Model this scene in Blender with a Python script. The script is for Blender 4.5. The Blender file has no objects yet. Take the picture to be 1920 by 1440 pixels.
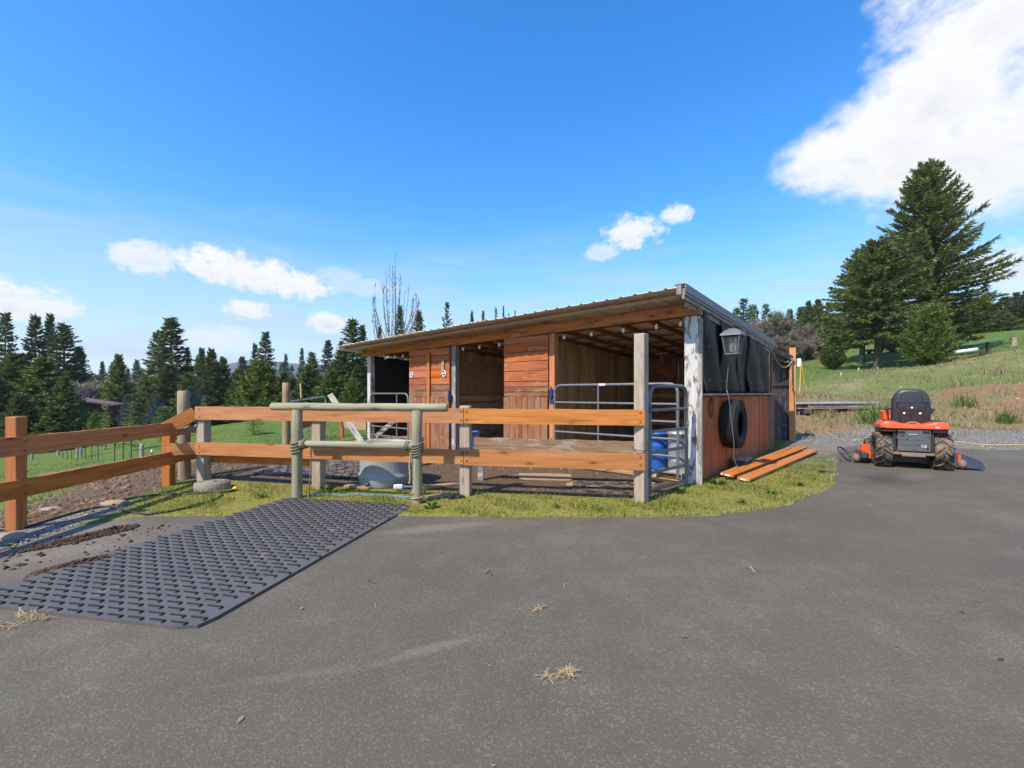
import bpy, math, random
import numpy as np
from mathutils import Vector, Matrix, Euler

random.seed(7)
RNG = np.random.default_rng(7)
scene = bpy.context.scene
COL = scene.collection
R = math.radians

# ------------------------------------------------------------------ camera
CAM_H = 1.4
FPX, CPX, HPY = 853.33, 960.0, 738.0          # focal length, centre column and horizon row of the photograph in pixels
cam_data = bpy.data.cameras.new('camera')
cam_data.sensor_width = 36.0
cam_data.lens = 16.0
cam_data.shift_y = 18.0 / 1920.0
cam_data.clip_start = 0.05
cam_data.clip_end = 8000.0
cam = bpy.data.objects.new('camera', cam_data)
COL.objects.link(cam)
cam.location = (0, 0, CAM_H)
cam.rotation_euler = (R(90), 0, 0)
scene.camera = cam

# ------------------------------------------------------------------ sun, sky, exposure
SUN_EL = 48.5
SUN_AZ = math.degrees(math.atan2(-0.685, -0.73))    # from +Y towards +X; the sun stands behind the camera to the left
to_sun = Vector((math.sin(R(SUN_AZ)) * math.cos(R(SUN_EL)), math.cos(R(SUN_AZ)) * math.cos(R(SUN_EL)), math.sin(R(SUN_EL))))
sun_data = bpy.data.lights.new('sun', 'SUN')
sun_data.energy = 4.1
sun_data.angle = R(0.53)
sun_data.color = (1.0, 0.92, 0.80)
sun = bpy.data.objects.new('sun', sun_data)
COL.objects.link(sun)
sun.location = to_sun * 60
sun.rotation_euler = (-to_sun).to_track_quat('-Z', 'Y').to_euler()

scene.view_settings.view_transform = 'Standard'
scene.view_settings.look = 'None'
scene.view_settings.exposure = 0.60
scene.view_settings.gamma = 1.0
scene.view_settings.use_curve_mapping = False
scene.cycles.max_bounces = 8
scene.cycles.diffuse_bounces = 6
scene.cycles.adaptive_threshold = 0.02
scene.cycles.glossy_bounces = 2
scene.cycles.transmission_bounces = 4


class NT:
    """small wrapper round a node tree"""
    def __init__(self, tree):
        self.t = tree
        self.n = tree.nodes
        self.l = tree.links

    def link(self, a, b):
        self.l.new(a, b)

    def put(self, sock, v):
        if v is None:
            return
        if isinstance(v, bpy.types.NodeSocket):
            self.l.new(v, sock)
        else:
            if sock.type == 'RGBA' and len(v) == 3:
                v = (*v, 1)
            sock.default_value = v

    def node(self, kind, **kw):
        nd = self.n.new(kind)
        for k, v in kw.items():
            setattr(nd, k, v)
        return nd

    def math(self, op, a, b=None, c=None, clamp=False):
        nd = self.node('ShaderNodeMath', operation=op, use_clamp=clamp)
        self.put(nd.inputs[0], a)
        self.put(nd.inputs[1], b)
        self.put(nd.inputs[2], c)
        return nd.outputs[0]

    def vmath(self, op, a, b=None, out=0):
        nd = self.node('ShaderNodeVectorMath', operation=op)
        self.put(nd.inputs[0], a)
        self.put(nd.inputs[1], b)
        return nd.outputs[out]

    def mapping(self, v, loc=(0, 0, 0), rot=(0, 0, 0), scale=(1, 1, 1)):
        nd = self.node('ShaderNodeMapping')
        self.put(nd.inputs[0], v)
        self.put(nd.inputs[1], loc)
        self.put(nd.inputs[2], rot)
        self.put(nd.inputs[3], scale)
        return nd.outputs[0]

    def noise(self, v, scale=5, detail=4, rough=0.55, dist=0.0, color=False):
        nd = self.node('ShaderNodeTexNoise')
        self.put(nd.inputs['Vector'], v)
        self.put(nd.inputs['Scale'], scale)
        self.put(nd.inputs['Detail'], detail)
        self.put(nd.inputs['Roughness'], rough)
        self.put(nd.inputs['Distortion'], dist)
        return nd.outputs[1 if color else 0]

    def voronoi(self, v, scale=5, feature='F1', out=0, rand=1.0):
        nd = self.node('ShaderNodeTexVoronoi', feature=feature)
        self.put(nd.inputs['Vector'], v)
        self.put(nd.inputs['Scale'], scale)
        self.put(nd.inputs['Randomness'], rand)
        return nd.outputs[out]

    def ramp(self, fac, stops, interp='LINEAR'):
        nd = self.node('ShaderNodeValToRGB')
        nd.color_ramp.interpolation = interp
        els = nd.color_ramp.elements
        while len(els) < len(stops):
            els.new(0.5)
        for e, (p, c) in zip(els, stops):
            e.position = p
            if not hasattr(c, '__len__'):
                c = (c, c, c)
            e.color = (*c[:3], 1)
        self.put(nd.inputs[0], fac)
        return nd.outputs[0]

    def mix(self, fac, a, b, blend='MIX'):
        nd = self.node('ShaderNodeMix', data_type='RGBA', blend_type=blend)
        self.put(nd.inputs[0], fac)
        self.put(nd.inputs[6], a)
        self.put(nd.inputs[7], b)
        return nd.outputs[2]

    def step(self, v, lo, hi):
        nd = self.node('ShaderNodeMapRange', interpolation_type='SMOOTHSTEP')
        self.put(nd.inputs[0], v)
        nd.inputs[1].default_value = lo
        nd.inputs[2].default_value = hi
        return nd.outputs[0]

    def bump(self, h, strength=0.3, dist=0.01, normal=None):
        nd = self.node('ShaderNodeBump')
        nd.inputs['Strength'].default_value = strength
        nd.inputs['Distance'].default_value = dist
        self.put(nd.inputs['Height'], h)
        if normal is not None:
            self.put(nd.inputs['Normal'], normal)
        return nd.outputs[0]

    def attr(self, name):
        nd = self.node('ShaderNodeAttribute', attribute_name=name)
        return nd.outputs['Fac']

    def sep(self, v):
        nd = self.node('ShaderNodeSeparateXYZ')
        self.put(nd.inputs[0], v)
        return nd.outputs

    def comb(self, x=0.0, y=0.0, z=0.0):
        nd = self.node('ShaderNodeCombineXYZ')
        self.put(nd.inputs[0], x)
        self.put(nd.inputs[1], y)
        self.put(nd.inputs[2], z)
        return nd.outputs[0]


# ------------------------------------------------------------------ world: physical sky with fair-weather clouds
def make_world():
    w = bpy.data.worlds.new('World')
    scene.world = w
    w.use_nodes = True
    nt = NT(w.node_tree)
    bg = nt.n['Background']
    sky = nt.node('ShaderNodeTexSky', sky_type='NISHITA', sun_disc=False)
    sky.sun_elevation = R(SUN_EL)
    sky.sun_rotation = R(SUN_AZ)
    sky.altitude = 300
    sky.air_density = 1.0
    sky.dust_density = 0.35
    sky.ozone_density = 2.6
    hs = nt.node('ShaderNodeHueSaturation')
    hs.inputs['Hue'].default_value = 0.503
    hs.inputs['Saturation'].default_value = 1.38
    hs.inputs['Value'].default_value = 1.56
    nt.link(sky.outputs[0], hs.inputs['Color'])
    col = hs.outputs[0]

    d = nt.vmath('NORMALIZE', nt.node('ShaderNodeTexCoord').outputs['Generated'])
    x, y, z = nt.sep(d)
    az = nt.math('ARCTAN2', x, y)
    el = nt.math('ARCSINE', z)
    d2 = nt.mapping(d, scale=(1.0, 1.0, 1.5))
    n_big = nt.noise(d2, 6.0, 7, 0.6, 0.25)
    n_mid = nt.noise(d2, 14.0, 7, 0.62, 0.2)
    n_ultra = nt.noise(d2, 85.0, 4, 0.6)
    n_fine = nt.noise(d2, 36.0, 5, 0.6)

    # thin veil of high cloud low over the land
    streak = nt.noise(nt.mapping(nt.comb(az, el, 0.0), scale=(2.2, 15, 1)), 1.6, 6, 0.6, 0.4)
    band = nt.math('MULTIPLY', nt.step(el, 0.40, 0.13), nt.step(el, -0.02, 0.06))
    veil = nt.math('MULTIPLY', nt.math('MULTIPLY', nt.step(streak, 0.36, 0.72), band), 0.62)
    col = nt.mix(veil, col, (3.5, 3.8, 4.25))
    low = nt.math('MULTIPLY', nt.step(el, 0.36, 0.0), 0.68)
    col = nt.mix(low, col, (2.9, 3.35, 4.05))

    # heaps of cumulus: azimuth, elevation, half width, half height (degrees), softness, density
    heaps = [
        (35.0, 23.0, 5.6, 3.4, 1.0), (40.0, 23.2, 7.0, 6.2, 1.0), (46.5, 21.8, 10.5, 8.0, 1.0), (50.0, 31.5, 12.5, 10.5, 1.0), (44.0, 27.0, 7.5, 6.5, 1.0), (60.0, 22.0, 11.0, 9.0, 1.0), (45.0, 25.5, 7.0, 5.5, 1.0),
        (15.2, 19.0, 4.2, 2.0, 0.95), (19.6, 20.3, 2.2, 1.2, 0.9), (11.2, 17.0, 2.2, 1.1, 0.6),
        (-33.0, 13.4, 4.6, 2.1, 1.0), (-29.0, 12.8, 5.0, 2.0, 1.0), (-24.8, 12.0, 4.4, 1.7, 1.0), (-38.8, 13.2, 3.4, 1.8, 0.8),
        (-47.5, 8.0, 4.6, 1.9, 1.0), (-30.2, 8.9, 2.8, 1.2, 0.95), (-22.0, 8.3, 2.4, 1.2, 0.9), (-32.5, 5.9, 4.4, 1.6, 0.65), (-21.0, 13.0, 4.0, 1.6, 0.35),
        (48.0, 10.5, 3.6, 2.4, 0.6), (-18.0, 12.6, 4.0, 1.2, 0.35),
        (-75.0, 14.0, 9.0, 3.5, 1.0), (84.0, 15.0, 12.0, 5.0, 1.0), (-110.0, 22.0, 10.0, 4.0, 1.0),
        (120.0, 18.0, 12.0, 5.0, 1.0), (160.0, 13.0, 9.0, 3.0, 1.0), (-150.0, 11.0, 8.0, 3.0, 1.0),
    ]
    total = None
    under = None
    nz = nt.math('ADD', nt.math('MULTIPLY', nt.math('SUBTRACT', n_big, 0.5), 1.7),
                 nt.math('ADD', nt.math('MULTIPLY', nt.math('SUBTRACT', n_mid, 0.5), 1.7), nt.math('ADD', nt.math('MULTIPLY', nt.math('SUBTRACT', n_fine, 0.5), 2.0), nt.math('MULTIPLY', nt.math('SUBTRACT', n_ultra, 0.5), 1.0))))
    nz_big = nt.math('ADD', nt.math('MULTIPLY', nt.math('SUBTRACT', n_big, 0.5), 1.5),
                     nt.math('ADD', nt.math('MULTIPLY', nt.math('SUBTRACT', n_mid, 0.5), 1.2), nt.math('MULTIPLY', nt.math('SUBTRACT', n_fine, 0.5), 0.75)))
    for (a, e, ra, re, dens) in heaps:
        da = nt.math('DIVIDE', nt.math('SUBTRACT', az, R(a)), R(ra))
        de = nt.math('DIVIDE', nt.math('SUBTRACT', el, R(e)), R(re))
        rr = nt.math('ADD', nt.math('MULTIPLY', da, da), nt.math('MULTIPLY', de, de))
        f = nt.math('ADD', nt.math('SUBTRACT', 1.0, rr), nz_big if ra > 5.3 else nz)
        m = nt.math('MULTIPLY', nt.step(f, -0.15, 0.85), dens)
        # underside of each heap is greyer
        g = nt.math('MULTIPLY', nt.step(de, 0.35, -0.75), nt.step(f, 0.5, 1.6))
        total = m if total is None else nt.math('MAXIMUM', total, m)
        under = g if under is None else nt.math('MAXIMUM', under, g)
    shade = nt.math('MULTIPLY', under, nt.math('ADD', 0.35, nt.math('MULTIPLY', n_mid, 0.9)), clamp=True)
    ccol = nt.mix(shade, (5.2, 5.2, 5.2), (3.6, 3.74, 3.9))
    col = nt.mix(total, col, ccol)
    nt.link(col, bg.inputs['Color'])
    bg.inputs['Strength'].default_value = 0.13


make_world()


# ------------------------------------------------------------------ object helpers
MATS = {}


def tag(o, label=None, cat=None, group=None, kind=None):
    if label: o['label'] = label
    if cat: o['category'] = cat
    if group: o['group'] = group
    if kind: o['kind'] = kind
    return o


def thing(name, label, cat, loc=(0, 0, 0), rz=0.0, group=None):
    o = bpy.data.objects.new(name, None)
    o.empty_display_size = 0.2
    COL.objects.link(o)
    o.location = loc
    o.rotation_euler = (0, 0, rz)
    return tag(o, label, cat, group)


def link_obj(name, mesh, mat=None, parent=None, M=None, sub=None):
    """M: placement in the space of the thing. sub: part (already placed in the thing's space) that this piece belongs to."""
    o = bpy.data.objects.new(name, mesh)
    COL.objects.link(o)
    if mat is not None and len(mesh.materials) == 0:
        mesh.materials.append(MATS[mat] if isinstance(mat, str) else mat)
    if M is not None:
        o.matrix_basis = M
    if sub is not None:
        o.parent = sub
        o.matrix_parent_inverse = sub.matrix_basis.inverted()
    elif parent is not None:
        o.parent = parent
    return o


def fast_mesh(name, V, loops, starts, smooth=False):
    me = bpy.data.meshes.new(name)
    V = np.asarray(V, dtype=np.float32)
    loops = np.asarray(loops, dtype=np.int32)
    starts = np.asarray(starts, dtype=np.int32)
    me.vertices.add(len(V))
    me.vertices.foreach_set('co', V.ravel())
    me.loops.add(len(loops))
    me.loops.foreach_set('vertex_index', loops)
    me.polygons.add(len(starts))
    me.polygons.foreach_set('loop_start', starts)
    me.update(calc_edges=True)
    me.validate()
    if smooth:
        me.polygons.foreach_set('use_smooth', np.ones(len(me.polygons), dtype=bool))
    return me


def quads_mesh(name, V, smooth=False):
    n = len(V) // 4
    return fast_mesh(name, V, np.arange(4 * n), np.arange(n) * 4, smooth)


def tris_mesh(name, V):
    n = len(V) // 3
    return fast_mesh(name, V, np.arange(3 * n), np.arange(n) * 3)


class MB:
    """collects shapes; build() links them as one mesh object"""
    def __init__(self):
        self.v = []
        self.f = []
        self.s = []

    def add(self, verts, faces, smooth=False, M=None):
        b = len(self.v)
        if M is not None:
            verts = [M @ Vector(p) for p in verts]
        self.v += [tuple(p) for p in verts]
        self.f += [tuple(i + b for i in f) for f in faces]
        self.s += [smooth] * len(faces)
        return self

    def box(self, c=(0, 0, 0), s=(1, 1, 1), M=None, ch=0.004, taper=None):
        hx, hy, hz = s[0] / 2, s[1] / 2, s[2] / 2
        ch = min(ch, hx * .4, hy * .4, hz * .4)
        vs, fs = [], []
        idx = {}
        for sx in (-1, 1):
            for sy in (-1, 1):
                for sz in (-1, 1):
                    for ax in range(3):
                        p = [sx * hx, sy * hy, sz * hz]
                        for k in range(3):
                            if k != ax:
                                p[k] -= (sx, sy, sz)[k] * ch
                        if taper and sz > 0:
                            p[0] *= taper; p[1] *= taper
                        idx[(sx, sy, sz, ax)] = len(vs)
                        vs.append((p[0] + c[0], p[1] + c[1], p[2] + c[2]))

        def quad(l, n):
            a, b, cc, d = [Vector(vs[i]) for i in l]
            nn = (b - a).cross(cc - a)
            fs.append(l if nn.dot(Vector(n)) > 0 else l[::-1])
        for ax in range(3):
            o = [k for k in range(3) if k != ax]
            for sg in (-1, 1):
                l = []
                for (p, q) in ((-1, -1), (1, -1), (1, 1), (-1, 1)):
                    k = [0, 0, 0]; k[ax] = sg; k[o[0]] = p; k[o[1]] = q
                    l.append(idx[(k[0], k[1], k[2], ax)])
                n = [0, 0, 0]; n[ax] = sg
                quad(l, n)
        for ax in range(3):           # edges parallel to ax
            o = [k for k in range(3) if k != ax]
            for p in (-1, 1):
                for q in (-1, 1):
                    k1 = [0, 0, 0]; k1[ax] = -1; k1[o[0]] = p; k1[o[1]] = q
                    k2 = list(k1); k2[ax] = 1
                    l = [idx[(*k1, o[0])], idx[(*k2, o[0])], idx[(*k2, o[1])], idx[(*k1, o[1])]]
                    n = [0, 0, 0]; n[o[0]] = p; n[o[1]] = q
                    quad(l, n)
        for sx in (-1, 1):
            for sy in (-1, 1):
                for sz in (-1, 1):
                    l = [idx[(sx, sy, sz, k)] for k in range(3)]
                    a, b, cc = [Vector(vs[i]) for i in l]
                    if (b - a).cross(cc - a).dot(Vector((sx, sy, sz))) < 0: l = l[::-1]
                    fs.append(l)
        return self.add(vs, fs, M=M)

    def tube(self, path, rad, seg=8, cap=True, smooth=True, M=None):
        P = [Vector(p) for p in path]
        n = len(P)
        rr = rad if hasattr(rad, '__len__') else [rad] * n
        vs, fs = [], []
        prev = None
        for i in range(n):
            t = (P[min(i + 1, n - 1)] - P[max(i - 1, 0)])
            if t.length < 1e-9: t = Vector((0, 0, 1))
            t.normalize()
            if prev is None:
                a = Vector((0, 0, 1)) if abs(t.z) < 0.9 else Vector((1, 0, 0))
                u = t.cross(a).normalized()
            else:
                u = prev - t * prev.dot(t)
                u = u.normalized() if u.length > 1e-6 else t.orthogonal().normalized()
            prev = u
            w = t.cross(u)
            for k in range(seg):
                an = 2 * math.pi * k / seg
                vs.append(P[i] + (u * math.cos(an) + w * math.sin(an)) * rr[i])
        for i in range(n - 1):
            for k in range(seg):
                k2 = (k + 1) % seg
                fs.append((i * seg + k, i * seg + k2, (i + 1) * seg + k2, (i + 1) * seg + k))
        self.add(vs, fs, smooth, M)
        if cap:
            self.add(vs[:seg], [tuple(reversed(range(seg)))], False, M)
            self.add(vs[-seg:], [tuple(range(seg))], False, M)
        return self

    def lathe(self, prof, seg=24, M=None, smooth=True, a0=0.0, a1=2 * math.pi):
        """profile of (radius, height) turned about z"""
        full = abs(a1 - a0 - 2 * math.pi) < 1e-6
        vs, fs = [], []
        m = seg if full else seg + 1
        for (r, z) in prof:
            for k in range(m):
                an = a0 + (a1 - a0) * k / seg
                vs.append((r * math.cos(an), r * math.sin(an), z))
        for i in range(len(prof) - 1):
            for k in range(seg):
                k2 = (k + 1) % m
                fs.append((i * m + k, i * m + k2, (i + 1) * m + k2, (i + 1) * m + k))
        return self.add(vs, fs, smooth, M)

    def prism(self, poly, d0, d1, M=None):
        """polygon in the xy plane pushed from z=d0 to z=d1"""
        n = len(poly)
        vs = [(p[0], p[1], d0) for p in poly] + [(p[0], p[1], d1) for p in poly]
        fs = [tuple(reversed(range(n))), tuple(range(n, 2 * n))]
        for k in range(n):
            k2 = (k + 1) % n
            fs.append((k, k2, n + k2, n + k))
        return self.add(vs, fs, False, M)

    def ball(self, c, r, seg=12, rings=8, sq=(1, 1, 1)):
        vs, fs = [], []
        for i in range(rings + 1):
            t = math.pi * i / rings
            for k in range(seg):
                a = 2 * math.pi * k / seg
                vs.append((c[0] + r * sq[0] * math.sin(t) * math.cos(a), c[1] + r * sq[1] * math.sin(t) * math.sin(a), c[2] - r * sq[2] * math.cos(t)))
        for i in range(rings):
            for k in range(seg):
                k2 = (k + 1) % seg
                fs.append((i * seg + k, i * seg + k2, (i + 1) * seg + k2, (i + 1) * seg + k))
        return self.add(vs, fs, True)

    def mesh(self, name):
        me = bpy.data.meshes.new(name)
        me.from_pydata(self.v, [], self.f)
        me.polygons.foreach_set('use_smooth', self.s)
        me.update()
        return me

    def build(self, name, mat, parent=None, M=None, sub=None):
        return link_obj(name, self.mesh(name), mat, parent, M, sub)


def frame(p0, p1, up=(0, 0, 1)):
    """placement whose x axis runs from p0 to p1 and whose z axis leans to up; origin at the middle"""
    p0, p1 = Vector(p0), Vector(p1)
    x = (p1 - p0).normalized()
    z = Vector(up) - x * Vector(up).dot(x)
    z = z.normalized() if z.length > 1e-6 else x.orthogonal().normalized()
    y = z.cross(x)
    M = Matrix((x, y, z)).transposed().to_4x4()
    M.translation = (p0 + p1) / 2
    return M


def plank(name, p0, p1, w, t, mat, parent=None, up=(0, 0, 1), sub=None, ch=0.004, wave=0.0, seed=0):
    """a board from p0 to p1, w across (along up), t thick; grain along its own x"""
    L = (Vector(p1) - Vector(p0)).length
    mb = MB()
    if wave <= 0:
        mb.box((0, 0, 0), (L, t, w), ch=ch)
    else:                              # uneven edges
        rnd = random.Random(seed)
        n = max(6, int(L / 0.12))
        poly = []
        for i in range(n + 1):
            poly.append((-L / 2 + L * i / n, -w / 2 + rnd.uniform(-1, 1) * wave * 0.5))
        for i in range(n + 1):
            poly.append((L / 2 - L * i / n, w / 2 + rnd.uniform(-1, 1) * wave))
        mb.prism(poly, -t / 2, t / 2, M=Matrix.Rotation(R(90), 4, 'X'))
    return mb.build(name, mat, parent, frame(p0, p1, up), sub)


def log(name, p0, p1, r, mat, parent=None, sub=None, seg=14, wob=0.04, seed=1, r1=None):
    """a round pole, slightly uneven, bevelled at its ends"""
    rnd = random.Random(seed)
    L = (Vector(p1) - Vector(p0)).length
    n = max(5, int(L / 0.25))
    r1 = r if r1 is None else r1
    pth, rad = [], []
    for i in range(n + 1):
        f = i / n
        rr = (r + (r1 - r) * f) * (1 + rnd.uniform(-wob, wob))
        pth.append((-L / 2 + L * f, rnd.uniform(-1, 1) * r * wob, rnd.uniform(-1, 1) * r * wob)); rad.append(rr)
    e = min(0.012, r * 0.2)
    pth = [pth[0], (pth[0][0] + e, pth[0][1], pth[0][2])] + pth[1:-1] + [(pth[-1][0] - e, pth[-1][1], pth[-1][2]), pth[-1]]
    rad = [rad[0] * 0.86, rad[0]] + rad[1:-1] + [rad[-1], rad[-1] * 0.86]
    return MB().tube(pth, rad, seg).build(name, mat, parent, frame(p0, p1, (0, 1, 0) if abs((Vector(p1) - Vector(p0)).normalized().z) > .9 else (0, 0, 1)), sub)


def arc_path(pts, r=0.1, n=6):
    """polyline with rounded corners"""
    P = [Vector(p) for p in pts]
    out = [P[0]]
    for i in range(1, len(P) - 1):
        a = (P[i - 1] - P[i]).normalized(); b = (P[i + 1] - P[i]).normalized()
        p, q = P[i] + a * r, P[i] + b * r
        for k in range(n + 1):
            t = k / n
            out.append(p * (1 - t) ** 2 + P[i] * 2 * t * (1 - t) + q * t * t)
    out.append(P[-1])
    return out


def at(px, py, Y):
    """the point seen in column px and row py of the photograph, Y metres in front of the camera"""
    return Vector(((px - CPX) / FPX * Y, Y, CAM_H - (py - HPY) / FPX * Y))

# ------------------------------------------------------------------ materials
def new_mat(name):
    m = bpy.data.materials.new(name)
    m.use_nodes = True
    nt = NT(m.node_tree)
    b = nt.n['Principled BSDF']
    MATS[name] = m
    return m, nt, b


def obj_coords(nt, jitter=True):
    c = nt.node('ShaderNodeTexCoord').outputs['Object']
    if jitter:
        r = nt.node('ShaderNodeObjectInfo').outputs['Random']
        off = nt.comb(nt.math('MULTIPLY', r, 37.0), nt.math('MULTIPLY', r, 71.0), nt.math('MULTIPLY', r, 13.0))
        c = nt.vmath('ADD', c, off)
    return c


def wood(name, dark, mid, light, grain=1.0, wear=None, wear_amt=0.0, knots=0.0, rough=0.75, bump=0.35, tint=0.12, streak=None):
    """wood with grain along the piece's own x axis"""
    m, nt, b = new_mat(name)
    c = obj_coords(nt)
    g1 = nt.noise(nt.mapping(c, scale=(1.1 * grain, 26 * grain, 26 * grain)), 1.6, 6, 0.6, 0.6)
    g2 = nt.noise(nt.mapping(c, scale=(0.5 * grain, 7 * grain, 7 * grain)), 1.3, 3, 0.5, 0.8)
    f = nt.math('ADD', nt.math('MULTIPLY', g1, 0.62), nt.math('MULTIPLY', g2, 0.38))
    col = nt.ramp(f, [(0.30, dark), (0.50, mid), (0.70, light)])
    rnd = nt.node('ShaderNodeObjectInfo').outputs['Random']
    hs = nt.node('ShaderNodeHueSaturation')
    nt.put(hs.inputs['Value'], nt.math('ADD', 1.0 - tint, nt.math('MULTIPLY', rnd, 2 * tint)))
    nt.put(hs.inputs['Saturation'], nt.math('ADD', 0.92, nt.math('MULTIPLY', nt.math('FRACT', nt.math('MULTIPLY', rnd, 7.3)), 0.16)))
    nt.link(col, hs.inputs['Color'])
    col = hs.outputs[0]
    if knots > 0:
        kd = nt.voronoi(nt.mapping(c, scale=(1.7, 5.5, 5.5)), 1.25)
        k = nt.math('MULTIPLY', nt.step(kd, 0.17, 0.06), knots)
        col = nt.mix(k, col, tuple(0.33 * x for x in dark))
        ring = nt.math('MULTIPLY', nt.step(kd, 0.30, 0.18), 0.35 * knots)
        col = nt.mix(ring, col, dark)
    if streak:
        s = nt.noise(nt.mapping(c, scale=(0.7, 11, 11)), 1.4, 4, 0.6)
        col = nt.mix(nt.math('MULTIPLY', nt.step(s, 0.52, 0.66), streak[1]), col, streak[0])
    crack = nt.noise(nt.mapping(c, scale=(0.55, 34, 34)), 1.7, 3, 0.5, 0.3)
    col = nt.mix(nt.math('MULTIPLY', nt.step(crack, 0.64, 0.72), 0.55), col, tuple(0.35 * x for x in dark))
    h = nt.math('SUBTRACT', g1, nt.math('MULTIPLY', nt.step(crack, 0.64, 0.70), 0.8))
    if wear:
        w1 = nt.noise(nt.mapping(c, scale=(1.6, 5, 5)), 2.2, 6, 0.65, 0.4)
        wm = nt.step(w1, 0.62 - 0.34 * wear_amt, 0.70 - 0.30 * wear_amt)
        col = nt.mix(wm, col, nt.mix(g1, tuple(x * 0.72 for x in wear), tuple(min(1, x * 1.25) for x in wear)))
        h = nt.math('SUBTRACT', h, nt.math('MULTIPLY', wm, 0.35))
    nt.put(b.inputs['Base Color'], col)
    b.inputs['Roughness'].default_value = rough
    b.inputs['Specular IOR Level'].default_value = 0.3
    nt.put(b.inputs['Normal'], nt.bump(h, bump, 0.006))
    return m


wood('rail_wood', (0.30, 0.098, 0.024), (0.47, 0.180, 0.050), (0.57, 0.245, 0.082), knots=0.85, tint=0.10)
wood('stained_wood', (0.30, 0.092, 0.026), (0.49, 0.170, 0.048), (0.60, 0.24, 0.075), knots=0.8, tint=0.12, streak=((0.30, 0.17, 0.09), 0.5))
wood('red_siding', (0.23, 0.052, 0.014), (0.42, 0.108, 0.030), (0.52, 0.165, 0.048), knots=0.5, tint=0.16, wear=(0.38, 0.19, 0.10), wear_amt=0.22)
wood('worn_siding', (0.12, 0.044, 0.019), (0.26, 0.092, 0.040), (0.38, 0.175, 0.090), knots=0.3, tint=0.2, wear=(0.27, 0.165, 0.10), wear_amt=0.38, bump=0.6)
wood('side_siding', (0.30, 0.056, 0.010), (0.50, 0.115, 0.021), (0.60, 0.175, 0.038), knots=0.3, tint=0.12, streak=((0.34, 0.22, 0.17), 0.55))
wood('flaking_paint', (0.40, 0.38, 0.34), (0.53, 0.51, 0.47), (0.62, 0.60, 0.56), wear=(0.20, 0.125, 0.075), wear_amt=0.30, tint=0.05, bump=0.9)
wood('grey_wood', (0.15, 0.125, 0.10), (0.29, 0.255, 0.215), (0.42, 0.385, 0.335), knots=0.6, tint=0.12, wear=(0.50, 0.45, 0.39), wear_amt=0.3, bump=0.6)
wood('pale_post', (0.25, 0.185, 0.125), (0.38, 0.30, 0.215), (0.48, 0.395, 0.30), knots=0.5, tint=0.06, wear=(0.40, 0.335, 0.255), wear_amt=0.35, bump=0.6)
wood('pole_wood', (0.17, 0.145, 0.085), (0.30, 0.265, 0.165), (0.41, 0.37, 0.25), knots=0.7, tint=0.07, bump=0.4, streak=((0.22, 0.23, 0.13), 0.5))
wood('brown_pole', (0.19, 0.125, 0.07), (0.32, 0.225, 0.135), (0.43, 0.32, 0.21), knots=0.5, tint=0.07, bump=0.4)
wood('beam_wood', (0.24, 0.072, 0.020), (0.44, 0.155, 0.045), (0.56, 0.24, 0.08), knots=0.9, tint=0.12, wear=(0.17, 0.085, 0.045), wear_amt=0.2)
wood('rafter_wood', (0.14, 0.060, 0.026), (0.24, 0.110, 0.050), (0.34, 0.17, 0.085), knots=0.5, tint=0.2)
wood('barn_lining', (0.26, 0.175, 0.090), (0.44, 0.31, 0.170), (0.58, 0.44, 0.26), knots=0.4, tint=0.25, streak=((0.20, 0.17, 0.06), 0.6))
wood('dark_weathered', (0.035, 0.028, 0.024), (0.075, 0.060, 0.052), (0.135, 0.112, 0.10), tint=0.2, wear=(0.16, 0.145, 0.13), wear_amt=0.18, bump=0.5)
wood('ragged_wood', (0.16, 0.090, 0.045), (0.28, 0.170, 0.092), (0.38, 0.25, 0.15), knots=0.4, tint=0.06, wear=(0.34, 0.27, 0.20), wear_amt=0.3, bump=0.7)
wood('new_post', (0.40, 0.17, 0.07), (0.55, 0.265, 0.12), (0.64, 0.35, 0.18), knots=0.3, tint=0.03)
wood('lumber', (0.34, 0.115, 0.035), (0.46, 0.165, 0.05), (0.55, 0.22, 0.075), knots=0.3, tint=0.1)
wood('bark', (0.045, 0.036, 0.028), (0.105, 0.085, 0.068), (0.19, 0.16, 0.13), grain=0.35, tint=0.1, bump=1.0)
wood('pale_bark', (0.10, 0.085, 0.068), (0.20, 0.175, 0.145), (0.32, 0.285, 0.24), grain=0.35, tint=0.1, bump=0.8)


def simple(name, col, rough=0.5, metal=0.0, spec=0.5, var=0.15, scale=9.0, bump=0.0, dirt=None, dirt_amt=0.0, bscale=60.0, alpha=None, trans=0.0):
    m, nt, b = new_mat(name)
    c = obj_coords(nt)
    n = nt.noise(c, scale, 5, 0.6)
    cc = nt.mix(n, tuple(x * (1 - var) for x in col), tuple(min(1, x * (1 + var)) for x in col))
    if dirt:
        dn = nt.noise(c, scale * 0.6, 7, 0.7)
        cc = nt.mix(nt.step(dn, 0.66 - 0.3 * dirt_amt, 0.76 - 0.24 * dirt_amt), cc, dirt)
    nt.put(b.inputs['Base Color'], cc)
    nt.put(b.inputs['Roughness'], nt.math('ADD', rough - 0.06, nt.math('MULTIPLY', n, 0.12)))
    b.inputs['Metallic'].default_value = metal
    b.inputs['Specular IOR Level'].default_value = spec
    if trans:
        b.inputs['Transmission Weight'].default_value = trans
    if bump:
        nt.put(b.inputs['Normal'], nt.bump(nt.noise(c, bscale, 3, 0.6), bump, 0.01))
    return m


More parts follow.
